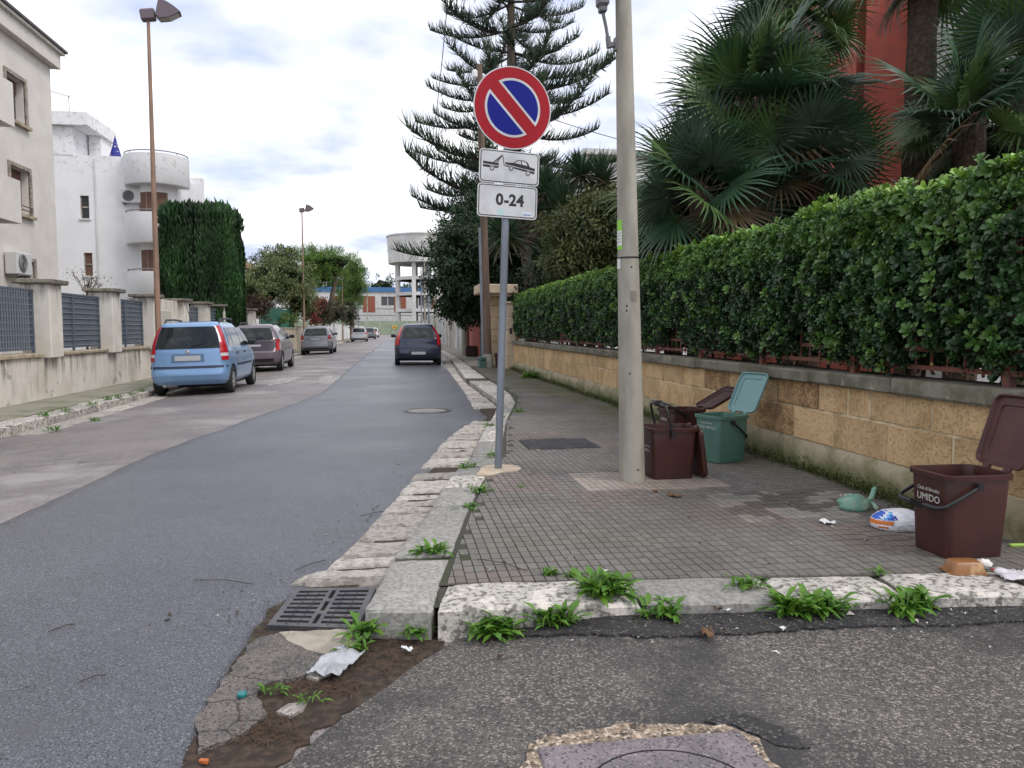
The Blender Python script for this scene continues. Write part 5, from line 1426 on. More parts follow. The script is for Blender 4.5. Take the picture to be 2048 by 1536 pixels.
for (a, b, c, d) in holes:
    mb = MB(); mb.box(a, b, WY + .1, WY + .13, c, d); w_ = mb.build('window', m_glass if c > 5 else m_shut, wh, world=True)
    mb = MB(); mb.box(a, b, WY + .06, WY + .098, (c + d) / 2 - .03, (c + d) / 2 + .03); mb.box(a, a + .04, WY + .06, WY + .098, c, d); mb.box(b - .04, b, WY + .06, WY + .098, c, d); mb.build('frame', m_wframe, w_)
    mb = MB(); mb.box(a - .06, b + .06, WY - .06, WY + .05, c - .07, c - .003); mb.build('sill', m_wht2, w_)
mb = MB(); mb.box(-9.44, -9.40, 38.6, 39.2, 6.2, 7.2); mb.build('window', m_glass, wh, world=True)
mb = MB(); mb.tube([(-12.72, WY - .03, 0), (-12.72, WY - .03, 8.6)], .03, 6); mb.build('downpipe', m_wht2, wh, world=True)
ac_unit('white fan unit mounted beside the rounded balcony window', Matrix.Translation((-11.2, WY - .02, 6.72)))
um = thing('folded_parasol', 'folded blue and white parasol on the white house roof terrace', 'parasol', (-12.15, 36.9, 8.0))
mb = MB(); mb.lathe([(.26, .85), (.24, .92), (.12, 1.35), (.04, 1.7), (0, 1.74)], 12); mb.build('canopy', mat('parasol_blue', (.02, .025, .22), .7, (.5, .5, .55), 5, ramp=(.6, .62), stretch=(1, 1, 3)), um, smooth=40)
mb = MB(); mb.tube([(0, 0, -.1), (0, 0, 1.8)], .02, 6); mb.build('pole', m_dark, um)
an = thing('antenna', 'thin television aerial above the white house canopy', 'antenna', (-13.8, 36.4, 10.48))
mb = MB(); mb.tube([(0, 0, 0), (0, 0, .85)], .015, 5); mb.build('mast', m_dark, an)
mb = MB(); mb.tube([(-.9, .1, 1.05), (.05, 0, .78)], .012, 5)
for k_ in range(7): mb.tube([(-.85 + k_ * .14, .1 - .25, 1.03 - k_ * .04), (-.85 + k_ * .14, .1 + .25, 1.03 - k_ * .04)], .006, 4)
mb.build('boom', m_dark, an)

# ------------------------------------------------------------------ villa behind shrubs, screens and low walls farther on
vi = thing('villa', 'low pale villa with chimney behind the shrubs', 'building', (-12, 52, 0))
mb = MB(); mb.box(-20, -9.6, 52, 62, -.3, 5.2); mb.build('wall', m_wht2, vi, world=True)
mb = MB(); mb.add([(-20.4, 51.6, 5.21), (-9.2, 51.6, 5.21), (-9.2, 62.4, 5.21), (-20.4, 62.4, 5.21), (-18, 57, 6.4), (-11, 57, 6.4)], [(0, 1, 5, 4), (1, 2, 5), (2, 3, 4, 5), (3, 0, 4), (3, 2, 1, 0)]); r_ = mb.build('roof', m_tile_roof, vi, world=True)
mb = MB(); mb.box(-10.25, -9.85, 52.5, 52.95, 5.3, 7.0); mb.box(-10.32, -9.78, 52.43, 53.02, 7.002, 7.12); mb.build('chimney', m_wht2, r_)
ws = [(36.3, 52, 1.36, 'low cream wall carrying a green screen', (.52, .44, .33)), (52.1, 62, 1.5, 'brownish garden wall below red flowers', (.42, .36, .29))]
for y0, y1, h_, lab, c in ws:
    mb = MB(); mb.box(LX - .22, LX, y0, y1, -.1, h_ - .06); t = thing('low_wall', lab, 'wall', (LX, y0, 0)); mb.build('wall_body', mat('plaster_%d' % int(y0), c, .9, tuple(x * .8 for x in c), 2, bump=((20, .006),)), t, world=True)
    mb = MB(); mb.box(LX - .27, LX + .05, y0, y1, h_ - .058, h_, .01); mb.build('coping', m_sill, t, world=True)
gs = thing('green_screen', 'dark green privacy screen above the low cream wall', 'screen', (LX - .1, 38, 1.36))
mb = MB()
def gsf(u, v): return (LX - .12 + .03 * math.sin(u * 60), 38.2 + u * 12.8, 1.38 + v * (1.12 - .1 * math.sin(u * 3.1)))
mb.grid(gsf, 60, 2); mb.build('netting', mat('green_net', (.008, .10, .058), .8, (.012, .13, .075), 3), gs, smooth=180, world=True)
for k_ in range(6): mb = MB(); mb.tube([(LX - .17, 38.3 + k_ * 2.5, 1.3), (LX - .17, 38.3 + k_ * 2.5, 2.5)], .025, 6); mb.build('post', m_galv, gs, world=True)
wf = thing('white_fence', 'white panelled garden fence receding along the street', 'fence', (LX, 62, 0))
pmesh = MB().box(-.1, .1, -2.6, 2.6, 0, 1.62).mesh('panel', m_wht2); qm = MB().box(-.16, .16, -.18, .18, 0, 1.85, .015).mesh('pillar', m_wht2)
for k_ in range(17):
    o = bpy.data.objects.new('panel', pmesh); link(o, wf); o.location = (-.05, 3 + k_ * 5.6, -.08)
    o = bpy.data.objects.new('pillar', qm); link(o, wf); o.location = (-.05, .2 + k_ * 5.6, -.08)

# ------------------------------------------------------------------ street lamps
m_lpole = mat('lamp_brown', (.30, .185, .13), .6, (.24, .15, .11), 3); m_lhead = mat('lamp_head', (.13, .10, .12), .5); m_lglass = mat('lamp_glass', (.5, .47, .44), .2)
def lamp():
    t = thing('street_lamp', 'tall brown street lamp', 'street lamp', (0, 0, 0), group='street lamps along the left pavement')
    mb = MB(); mb.lathe([(.075, -.1), (.075, 1.0), (.065, 1.05), (.06, 3), (.035, 7.75)], 12); mb.build('pole', m_lpole, t, smooth=50)
    mb = MB(); mb.box(-.16, .16, -.11, .11, 7.72, 7.95, .03, M=Matrix.Translation((0, 0, 7.83)) @ Matrix.Rotation(R(-10), 4, 'Y') @ Matrix.Translation((0, 0, -7.83))); h_ = mb.build('head_box', m_lhead, t)
    mb = MB(); arc = [(.17, 7.83)] + [(.24 + .46 * (i / 8), 7.92 + .23 * math.cos(i / 8 * 1.5) - .0 * i) for i in range(9)] + [(.46, 7.80), (.25, 7.76)]
    n = len(arc); mb.add([(x, -.16, z) for x, z in arc] + [(x, .16, z) for x, z in arc], [tuple(range(n - 1, -1, -1)), tuple(range(n, 2 * n))] + [(i, (i + 1) % n, n + (i + 1) % n, n + i) for i in range(n)])
    bm_o = mb.build('hood', m_lhead, t)
    mb = MB(); mb.add([(.26, -.13, 7.757), (.26, .13, 7.757), (.66, .13, 7.905), (.46, .13, 7.797), (.46, -.13, 7.797), (.66, -.13, 7.905)], [(0, 1, 3, 4), (4, 3, 2, 5)]); mb.build('lamp_glass', m_lglass, bm_o)
    return t
l0 = lamp(); l0.location = (*AX(318, 700, -5.5)[:2], .045); l0['label'] = 'tall brown street lamp rising beside the blue car and cream house'
l1 = copy_tree(l0); l1.location = (*AX(609, 690, -5.5)[:2], .045); l1['label'] = 'tall brown street lamp in front of the shrubs and green screen'
l2 = copy_tree(l0); l2.location = (*AX(686, 675, -5.6)[:2], .045); l2['label'] = 'distant brown street lamp in front of the pine tree'
for l_ in (l0, l1, l2): l_.rotation_euler = (0, 0, R(8)); l_.scale = (1, 1, 1.07)

# ------------------------------------------------------------------ cars
m_tyre = mat('tyre_rubber', (.018, .018, .019), .8); m_rim = mat('wheel_trim', (.42, .43, .45), .35, metal=.5); m_trim = mat('black_trim', (.018, .018, .022), .5)
m_cglass = mat('car_glass', (.012, .016, .018), .05, (.05, .058, .058), 3.0, ramp=(.5, .7), spec=.35, obj=True); m_tail = mat('tail_red', (.42, .012, .02), .2, coat=.6); m_clear = mat('lamp_clear', (.6, .55, .55), .2, coat=.6)
m_plate = mat('number_plate', (.42, .43, .45), .6); m_under = mat('underbody', (.01, .01, .01), .9); m_chrome = mat('chrome', (.6, .6, .6), .2, metal=1)
def paint(name, c): return mat(name, c, .32, metal=.25, coat=.7, spec=.5)
def car(label, loc, sp, col, rz=0.0, roll=0.0, name='parked_car'):
    rows = np.array(sp['rows']); zz = rows[:, 0]
    t = thing(name, label, 'car', mw=Matrix.Translation(loc) @ Matrix.Rotation(rz, 4, 'Z') @ Matrix.Rotation(roll, 4, 'Y'), group='cars parked along the street')
    fw = lambda z: float(np.interp(z, zz, rows[:, 1])); fr = lambda z: float(np.interp(z, zz, rows[:, 2])); ff = lambda z: float(np.interp(z, zz, rows[:, 3]))
    Lm = sp['L']; RR = lambda z: min(sp.get('R', .2) * (1.0 if z < 1 else .8), fw(z) * .6); RF = lambda z: min(.38, fw(z) * .6, max(.06, (ff(z) - fr(z)) * .2))
    sc_ = lambda y: 1 - sp.get('tp', .05) * abs((y - Lm * .5) / (Lm * .5)) ** 3
    bulge = sp.get('bulge', .05)
    def ry(x, z):
        w, r_, q_ = fw(z), fr(z), RR(z); ax = abs(x)
        y = r_ + bulge * (ax / w) ** 2
        if ax > w - q_: y += q_ - math.sqrt(max(0, q_ * q_ - (ax - (w - q_)) ** 2))
        return y
    def fy(x, z):
        w, f_, q_ = fw(z), ff(z), RF(z); ax = abs(x)
        y = f_ - .10 * (ax / w) ** 2
        if ax > w - q_: y -= q_ - math.sqrt(max(0, q_ * q_ - (ax - (w - q_)) ** 2))
        return y
    def P(x, y, z): return (x * sc_(y), y, z)
    def ring(z):
        w, q_, qf = fw(z), RR(z), RF(z)
        half = [(w * 0.0, 0)]
        xs_ = list(np.linspace(0, w - q_, 4)) + [w - q_ + q_ * math.sin(R(a)) for a in (20, 40, 60, 78, 90)]
        pts = [(x, ry(x, z)) for x in xs_]
        y0, y1 = pts[-1][1], fy(w, z)
        pts += [(w, y0 + (y1 - y0) * i / 9) for i in range(1, 9)]
        xf = [w - qf + qf * math.sin(R(a)) for a in (90, 70, 45, 20)] + list(np.linspace(w - qf, 0, 4))
        pts += [(x, fy(x, z)) for x in xf]
        right = [P(x, y, z) for x, y in pts]
        left = [P(-x, y, z) for x, y in pts[-2:0:-1]]
        return right + left
    zs = sorted(set(list(zz) + list(np.linspace(zz[0], zz[-1], 22))))
    mb = MB(); loft(mb, [ring(z) for z in zs], True, True)
    body = mb.build('body', col, t, smooth=None)
    bm = bmesh.new(); bm.from_mesh(body.data); bmesh.ops.recalc_face_normals(bm, faces=bm.faces); bm.to_mesh(body.data); bm.free()
    wr = sp['wr']
    if sp.get('arch', True):
        cut = MB()
        for yw in sp['wheels']:
            for s_ in (-1, 1):
                cut.lathe([(wr + .045, -.30), (wr + .045, .30)], 28, M=Matrix.Translation((s_ * (sp['W'] + .08), yw, wr)) @ Matrix.Rotation(R(90), 4, 'Y'))
        co = cut.build('arch_cutter', col)
        bm = bmesh.new(); bm.from_mesh(co.data); bmesh.ops.recalc_face_normals(bm, faces=bm.faces); bm.to_mesh(co.data); bm.free()
        md = body.modifiers.new('arches', 'BOOLEAN'); md.object = co; md.operation = 'DIFFERENCE'; md.solver = 'EXACT'
        co.matrix_world = t.matrix_world
        bpy.context.view_layer.update()
        dg = bpy.context.evaluated_depsgraph_get()
        me = bpy.data.meshes.new_from_object(body.evaluated_get(dg)); body.modifiers.clear(); body.data = me
        bpy.data.objects.remove(co)
    body.data.shade_smooth(); body.data.set_sharp_from_angle(angle=R(38))
    def rpatch(nm, z0, z1, xa, xb, m, off=.006, nz=8, nx=10, parent=t, both=False):
        for s_ in ((1, -1) if both else (1,)):
            mb = MB()
            def fn(u, v):
                z = z0 + (z1 - z0) * v; a, b = xa(v) * fw(z), xb(v) * fw(z); x = a + (b - a) * u
                y = ry(x, z); k_ = abs(x) / fw(z)
                p = P(s_ * x * (1 + (.006 if k_ > .9 else 0)), y - off, z); return p
            mb.grid(fn, nx, nz)
            o = mb.build(nm, m, parent, smooth=180)
        return o
    def spatch(nm, z0, z1, ya, yb_, m, off=.005, parent=t, nz=6, ny=8):
        for s_ in (1, -1):
            mb = MB()
            def fn(u, v):
                z = z0 + (z1 - z0) * v; y = ya(v) + (yb_(v) - ya(v)) * u
                return (s_ * (fw(z) * sc_(y) + off), y, z)
            mb.grid(fn, ny, nz); o = mb.build(nm, m, parent, smooth=180)
        return o
    def fpatch(nm, z0, z1, k_, m, off=.006):
        mb = MB()
        def fn(u, v):
            z = z0 + (z1 - z0) * v; x = (u * 2 - 1) * k_ * fw(z); return P(x, fy(x, z) + off, z)
        mb.grid(fn, 10, 6); mb.build(nm, m, t, smooth=180)
    C = lambda a: (lambda v: a)
    Ln = lambda a, b: (lambda v: a + (b - a) * v)
    # windows
    z0, z1, ka, kb = sp['rw']
    o = rpatch('rear_window', z0, z1, Ln(-ka, -kb), Ln(ka, kb), m_cglass, .007)
    mb = MB(); zc = z0 + .05
    mb.tube([P(.02, ry(0, zc) - .03, zc - .02), P(.30, ry(.3, zc + .06) - .022, zc + .05)], .009, 5); mb.build('wiper', m_trim, o)
    zb, zt = sp['sw'][0:2]
    for (a0, a1, b0, b1) in sp['sw'][2]: spatch('side_window', zb, zt, Ln(a0, a1), Ln(b0, b1), m_cglass)
    fpatch('windscreen', sp['ws'][0], sp['ws'][1], .84, m_cglass)
    # lamps
    for (nm, z0, z1, xa0, xa1, xb0, xb1, m) in sp['lights']:
        rpatch(nm, z0, z1, Ln(xa0, xa1), Ln(xb0, xb1), m, .011, both=True)
    fpatch('grille', .35, .5, .5, m_trim)
    mb = MB()
    for s_ in (-1, 1):
        x_ = s_ * sp['W'] * .68; mb.box(x_ - .14, x_ + .14, fy(abs(x_), .68) - .10, fy(abs(x_), .68) + .012, .60, .74, .03)
    mb.build('headlights', m_clear, t)
    for (nm, z0, z1, k0, m) in sp.get('bands', ()): rpatch(nm, z0, z1, C(-k0), C(k0), m, .012, 2, 16)
    for (nm, z0, z1, ya, yb__, m) in sp.get('sbands', ()): spatch(nm, z0, z1, C(ya), C(yb__), m, .008, nz=1)
    pz, pw = sp['plate']
    o = rpatch('plate_recess', pz - .075, pz + .085, C(-(pw + .07) / sp['W']), C((pw + .07) / sp['W']), sp.get('recm', m_trim), .008, 2, 8)
    rpatch('number_plate', pz - .05, pz + .05, C(-pw / sp['W']), C(pw / sp['W']), m_plate, .016, 1, 6)
    if 'badge' in sp:
        mb = MB(); mb.lathe([(.04, 0), (.04, .012), (0, .014)], 18, M=Matrix.Translation((0, ry(0, sp['badge']) - .002, sp['badge'])) @ Matrix.Rotation(R(90), 4, 'X')); mb.build('badge', m_chrome, t, smooth=40)
    for y in sp.get('handles', ()):
        mb = MB()
        for s_ in (-1, 1):
            z = sp['hz']; x = s_ * (fw(z) * sc_(y) + .012); mb.box(x - .012, x + .012, y - .07, y + .07, z - .014, z + .014, .004)
        mb.build('door_handle', col if sp.get('hcol') else m_trim, t)
    for y in sp.get('gaps', ()):                               # shut lines of the doors
        mb = MB()
        def gl(s_):
            def fn(u, v):
                z = .34 + (sp['sw'][0] - .36) * v; return (s_ * (fw(z) * sc_(y) + .002), y + (u - .5) * .008, z)
            return fn
        mb.grid(gl(1), 1, 5); mb.grid(gl(-1), 1, 5); mb.build('door_gap', m_under, t)
    def mirror(s_):
        mb = MB(); y = sp['mir']; z = sp['sw'][0] + .05; x = fw(z) * sc_(y)
        mb.box(s_ * (x + .10) - .085, s_ * (x + .10) + .085, y - .06, y + .06, z - .055, z + .07, .03); mb.box(min(s_ * (x - .02), s_ * (x + .04)), max(s_ * (x - .02), s_ * (x + .04)), y - .02, y + .03, z - .03, z + .0)
        mb.build('mirror', m_trim, t, smooth=30)
    mirror(1); mirror(-1)
    if sp.get('rails'):
        for s_ in (-1, 1):
            mb = MB(); ya, yb__ = sp['rails']; x = s_ * fw(sp['H'] - .06) * .93; z = sp['H'] + .0
            mb.tube([(x, ya, z - .05), (x, ya + .12, z + .035), (x, (ya + yb__) / 2, z + .05), (x, yb__ - .12, z + .035), (x, yb__, z - .05)], .022, 6); mb.build('roof_rail', m_trim, t, smooth=60)
    if 'ant' in sp:
        mb = MB(); p = Vector((sp['ant'][0], sp['ant'][1], sp['H'] - .02)); mb.tube([p, p + Vector((-.06, -.14, .36))], [.008, .004], 5); mb.build('aerial', m_trim, t)
    mb = MB(); mb.box(-sp['W'] * .8, sp['W'] * .8, .35, Lm - .4, .16, .34); mb.build('underbody', m_under, t)
    if sp.get('exh'):
        mb = MB(); x = sp['exh']; mb.tube([(x - .12, .22, .25), (x + .16, .22, .25)], .085, 12); mb.tube([(x - .05, .25, .22), (x - .05, .08, .22)], .025, 8); mb.build('exhaust', mat('exhaust_steel', (.35, .34, .33), .5, metal=.5), t, smooth=40)
    wm = MB(); ww = .175
    wm.lathe([(wr * .60, -ww / 2 + .02), (wr * .66, -ww / 2), (wr * .93, -ww / 2 + .005), (wr, -ww / 2 + .03), (wr, ww / 2 - .03), (wr * .93, ww / 2 - .005), (wr * .66, ww / 2), (wr * .60, ww / 2 - .02)], 28)
    tm = wm.mesh('wheel', m_tyre, 40)
    rm = MB(); rm.lathe([(wr * .62, -ww / 2 + .015), (wr * .62, ww / 2 - .025), (wr * .56, ww / 2 - .012), (wr * .5, ww / 2 - .035), (wr * .18, ww / 2 - .02), (0, ww / 2 - .015)], 28)
    for k_ in range(7):
        a = 2 * math.pi * k_ / 7; rm.box(-.022, .022, wr * .12, wr * .56, ww / 2 - .03, ww / 2 - .006, M=Matrix.Rotation(a, 4, 'Z'))
    rmm = rm.mesh('rim', m_rim, 40)
    for yw in sp['wheels']:
        for s_ in (-1, 1):
            w_ = bpy.data.objects.new('wheel', tm); link(w_, t)
            w_.matrix_basis = Matrix.Translation((s_ * (sp['W'] - .105), yw, wr)) @ Matrix.Rotation(R(90 if s_ > 0 else -90), 4, 'Y')
            k_ = bpy.data.objects.new('rim', rmm); link(k_, w_)
    return t

def rows(W, H, L, rear, front, belt, roofw=.8, under=.22):
    """rear/front: lists of (z, offset)"""
    rz_ = interp([(a, b) for a, b in rear]); fz = interp([(a, b) for a, b in front])
    out = []
    for z, k_ in ((under, .90), (under + .07, .96), (.42, .99), (.60, 1.0), (.75, .995), (belt - .08, .975), (belt, .955), (belt + .05, .94), ((belt + H) / 2, (.94 + roofw) / 2 + .02), (H - .10, roofw + .015), (H - .055, roofw - .02), (H - .02, roofw * .84), (H - .004, roofw * .6), (H, roofw * .3)):
        out.append((z, W * k_, rz_(z), fz(z)))
    return out
PR, FR = m_tail, m_clear
panda = dict(L=3.54, W=.785, H=1.50, wr=.285, wheels=(.58, 2.88), R=.17, bulge=.035, tp=.05,
    rows=rows(.785, 1.50, 3.54, [(.2, .14), (.3, .03), (.42, .0), (.56, .01), (.60, .055), (.9, .075), (1.0, .10), (1.40, .235), (1.445, .27), (1.48, .42), (1.496, .7), (1.5, 1.0)],
              [(.2, 3.45), (.45, 3.54), (.7, 3.47), (.88, 3.2), (.96, 2.75), (1.40, 2.12), (1.445, 2.0), (1.48, 1.85), (1.5, 1.6)], .96, .745),
    rw=(.945, 1.385, .86, .86), sw=(.97, 1.36, [(.42, .52, .80, .80), (.84, .86, 1.55, 1.50), (1.60, 1.55, 2.55, 2.10)]), ws=(.98, 1.38),
    lights=[('tail_lamp', .70, .78, .86, .86, .998, .998, PR), ('tail_lamp_clear', .783, .845, .85, .85, .998, .998, FR), ('tail_lamp', .848, .965, .84, .85, .998, .998, PR), ('tail_lamp', .968, 1.40, .87, .88, .999, .995, PR)],
    bands=[('bumper_strip', .555, .60, .985, mat('bumper_navy', (.025, .03, .06), .5))], sbands=[('side_strip', .555, .60, .95, 2.5, MATS['bumper_navy'])],
    plate=(.755, .26), badge=.885, handles=(1.05, 1.82), hz=.83, gaps=(.92, 1.60, 2.62), mir=2.4, rails=(.55, 1.9), ant=(-.05, .75), exh=-.42)
panda['recm'] = mat('plate_recess_blue', (.10, .18, .30), .5)
car('light blue hatchback with tall red tail lamps parked at the left kerb', (-4.10, 16.15, -.045), panda, paint('paint_light_blue', (.19, .335, .56)), roll=R(-1.6))
c3_ = dict(L=3.85, W=.83, H=1.50, wr=.30, wheels=(.62, 3.05), R=.24, bulge=.06, tp=.06,
    rows=rows(.83, 1.50, 3.85, [(.2, .16), (.3, .05), (.45, .0), (.60, .01), (.66, .07), (.95, .12), (1.02, .15), (1.40, .36), (1.445, .42), (1.48, .6), (1.5, 1.1)],
              [(.2, 3.75), (.45, 3.85), (.7, 3.75), (.9, 3.4), (1.0, 2.9), (1.40, 2.2), (1.445, 2.05), (1.48, 1.9), (1.5, 1.6)], 1.0, .68),
    rw=(.98, 1.37, .80, .84), sw=(1.01, 1.36, [(.62, .80, 1.10, 1.02), (1.14, 1.06, 1.85, 1.75), (1.9, 1.8, 2.75, 2.2)]), ws=(1.02, 1.38),
    lights=[('tail_lamp', .66, 1.0, .86, .90, .999, .999, PR), ('tail_lamp_clear', .68, .92, .975, .985, .9995, .9995, FR)],
    plate=(.80, .26), handles=(1.25, 2.05), hz=.88, hcol=True, gaps=(1.1, 1.88, 2.85), mir=2.6, ant=(0, .9), rails=(.9, 2.2))
c3_['recm'] = mat('hatch_dark', (.045, .038, .05), .4)
c3_['bands'] = [('tailgate_panel', .66, .96, .82, MATS['hatch_dark']), ('bumper_insert', .30, .40, .80, m_trim)]
car('mauve-grey rounded hatchback parked behind the light blue car', (-4.37, 24.8, -.045), c3_, paint('paint_mauve_grey', (.17, .14, .16)), roll=R(-1.5))
jazz = dict(L=3.83, W=.835, H=1.50, wr=.29, wheels=(.60, 3.05), R=.20, bulge=.05, tp=.055,
    rows=rows(.835, 1.50, 3.83, [(.2, .16), (.3, .04), (.42, .0), (.56, .0), (.62, .06), (.95, .10), (1.0, .12), (1.40, .42), (1.445, .48), (1.48, .65), (1.5, 1.1)],
              [(.2, 3.72), (.45, 3.83), (.7, 3.72), (.9, 3.35), (.98, 2.95), (1.40, 2.2), (1.445, 2.05), (1.48, 1.9), (1.5, 1.6)], .97, .69),
    rw=(.98, 1.37, .80, .84), sw=(1.0, 1.36, [(.60, .75, 1.05, .98), (1.10, 1.02, 1.85, 1.75), (1.9, 1.8, 2.75, 2.2)]), ws=(1.0, 1.38),
    lights=[('tail_lamp', .78, 1.02, .78, .88, .999, .999, PR), ('tail_lamp_clear', .72, .78, .80, .80, .999, .999, FR)], plate=(.80, .26), handles=(1.2, 2.0), hz=.86, hcol=True, gaps=(1.07, 1.88, 2.85), mir=2.6,
    bands=[('bumper_insert', .28, .34, .85, m_trim)])
jazz['recm'] = mat('hatch_silver', (.22, .22, .235), .4, metal=.3)
car('silver-grey hatchback parked in front of the low cream wall', (-4.14, 41.6, -.05), jazz, paint('paint_silver_grey', (.25, .25, .27)), roll=R(-1.5))
car('small silver car parked far along the white fence', (-3.7, 80, -.03), dict(jazz), paint('paint_silver', (.36, .36, .37)))
car('dark grey car parked ahead of the far silver car', (-3.3, 98, -.03), dict(jazz), paint('paint_dark_grey', (.10, .11, .13)))
car('white car parked last in the far row', (-3.3, 117, -.02), dict(jazz), paint('paint_white', (.6, .6, .6)))
punto = dict(L=3.80, W=.83, H=1.47, wr=.285, wheels=(.62, 3.05), R=.18, bulge=.06, tp=.05,
    rows=rows(.83, 1.47, 3.8, [(.2, .16), (.3, .04), (.42, .0), (.58, .0), (.63, .06), (.92, .09), (.97, .12), (1.36, .40), (1.415, .47), (1.45, .62), (1.47, 1.1)],
              [(.2, 3.7), (.45, 3.8), (.7, 3.68), (.85, 3.3), (.93, 2.85), (1.36, 2.1), (1.415, 2.0), (1.45, 1.9), (1.47, 1.6)], .94, .655),
    rw=(.95, 1.33, .76, .80), sw=(.96, 1.33, [(.6, .75, 1.25, 1.15), (1.32, 1.22, 2.7, 2.1)]), ws=(.97, 1.35),
    lights=[('tail_lamp', .72, .96, .83, .84, .995, .985, PR), ('tail_lamp', .963, 1.36, .84, .90, .985, .985, PR)], plate=(.44, .26), handles=(1.5,), hz=.84, gaps=(1.28, 2.72), mir=2.55,
    bands=[('bumper_strip', .60, .64, .96, MATS['bumper_navy'])])
punto['recm'] = m_trim
car('dark navy hatchback seen from behind on the dark asphalt', (.78, 26.9, .02), punto, paint('paint_navy', (.022, .030, .062)))

# ------------------------------------------------------------------ far end of the street
m_tower = mat('tower_concrete', (.66, .64, .62), .9, (.54, .525, .51), .35, 8, (.4, .62), col3=(.36, .34, .33), ns3=.5, ramp3=(.54, .7), amt3=.6, stretch3=(1, 1, .3))
TY = 185
wt_ = thing('water_tower', 'round concrete water tower on pillars at the end of the street', 'water tower', (7.5, TY, 0))
mb = MB(); mb.lathe([(9.0, 16.5), (9.05, 17.0), (9.1, 18.0), (9.3, 22.6), (9.5, 22.65), (9.5, 22.9), (0, 24.6)], 48); mb.build('tank', m_tower, wt_, smooth=30)
for z in (18.3, 19.6): mb = MB(); mb.lathe([(9.0 + (z - 18.4) * .083, z), (9.12 + (z - 18.4) * .083, z + .05), (9.12 + (z - 18.4) * .083, z + .25), (9.0 + (z - 18.4) * .083, z + .3)], 48); mb.build('ring_band', m_tower, wt_, smooth=30)
for k_ in range(8):
    a = 2 * math.pi * (k_ + .42) / 8; x, y = 7.4 * math.cos(a), 7.4 * math.sin(a)
    mb = MB(); mb.box(x - .45, x + .45, y - .45, y + .45, -.3, 16.8); mb.build('pillar', m_tower, wt_)
for z in (12.6, 9.0, 5.2):
    mb = MB(); mb.lathe([(6.9, z), (7.9, z), (7.9, z + .75), (6.9, z + .75), (6.9, z)], 8, M=Matrix.Rotation(2 * math.pi * .42 / 8, 4, 'Z')); mb.build('ring_beam', m_tower, wt_)
mb = MB(); mb.lathe([(1.1, 0), (1.1, 16.8)], 14); mb.build('riser_pipe', m_tower, wt_)
eb_ = thing('long_building', 'white two-storey building with blue roof band behind the tower', 'building', (0, 205, 0))
mb = MB(); holes = []
for x in (-3.5, 4.5, 12.5, 20.5, -11.5): holes.append((x - .1, x + 3.2, 7.4, 9.7))
facade(mb, sy_(205), (-40, 40), (-.3, 10.9), holes, .4); mb.box(-40, 40, 205.45, 216, -.3, 10.9); mb.build('wall', m_wht2, eb_, world=True)
mb = MB(); mb.box(-40.3, 40.3, 204.7, 216.3, 10.91, 12.1); mb.build('roof_band', mat('roof_blue', (.07, .19, .42), .6), eb_, world=True)
for (a, b, c, d) in holes:
    mb = MB(); mb.box(a, b, 205.36, 205.42, c, d); w_ = mb.build('window', m_glass, eb_, world=True)
    mb = MB(); mb.box((a + b) / 2 - .1, (a + b) / 2 + .1, 205.28, 205.355, c, d); mb.build('frame', m_wht2, w_)
    mb = MB(); mb.box(a - 4.7, a - 1.6, 204.93, 204.995, 5.6, 9.8); mb.build('red_panel', mat('panel_red%d' % int(a + 60), (.30, .10, .06), .8), eb_, world=True)
mb = MB()
for z in (4.8, 6.5): mb.box(-40, 40, 204.94, 204.99, z, z + .15)
mb.build('string_course', mat('course_grey', (.3, .3, .32), .8), eb_, world=True)
ef = thing('end_fence', 'pale green boarded fence closing the far end of the street', 'fence', (0, 172, 0))
pm = MB().box(-1.45, 1.45, -.06, .06, 0, 3.1).mesh('board', mat('fence_green', (.26, .31, .22), .85, (.22, .26, .19), .6)); 
for k_ in range(26):
    o = bpy.data.objects.new('board', pm); link(o, ef); o.location = (-38 + k_ * 3.0, 0, -.1 + random.uniform(-.05, .05))
sg_ = thing('warning_sign', 'small yellow notice on the green end fence', 'sign', (-.2, 171.8, 1.6))
mb = MB(); mb.prism([(-.55, .35), (-.55, 0), (0, -.45), (.55, 0), (.55, .35)], -.03, .03, M=Matrix.Rotation(R(90), 4, 'X')); mb.build('sign_board', mat('sign_yellow', (.6, .36, .03), .6), sg_)
mb = MB(); mb.box(-.25, .25, -.05, -.032, -.05, .12); mb.build('sign_print', m_dark, sg_)

# ------------------------------------------------------------------ right side beyond the hedge
m_tan = mat('tan_tufa', (.55, .42, .27), .9, (.45, .34, .21), 3, bump=((25, .006),), rnd=.08); m_cap2 = mat('portal_cream', (.62, .50, .36), .85, (.52, .42, .3), 3)
m_redw = mat('red_wall', (.34, .07, .045), .8, (.27, .06, .045), 3)
gp = thing('gate_portal', 'tan stone gate pillars under a cream slab at the end of the garden wall', 'gate', (3.4, 24.2, .14))
for z in range(6):
    mb = MB(); mb.box(2.96, 3.34, 24.2, 24.7, .15 + z * .375, .15 + z * .375 + .367, .012, jit=.004); mb.build('pillar_block', m_tan, gp, smooth=30, world=True)
mb = MB(); mb.box(2.55, 3.78, 23.75, 25.3, 2.40, 2.68, .02); mb.box(2.75, 3.6, 23.95, 25.1, 2.32, 2.4); mb.build('slab', m_cap2, gp, smooth=30, world=True)
for z in range(5):
    mb = MB(); mb.box(3.15, 3.42, 21.95, 22.35, .14 + z * .375, .14 + z * .375 + .367, .012, jit=.004); mb.build('pillar_block', m_cap2, gp, smooth=30, world=True)
mb = MB(); mb.box(3.11, 3.46, 21.90, 22.40, 2.02, 2.08, .01); mb.build('pillar_cap', m_cap2, gp, world=True)
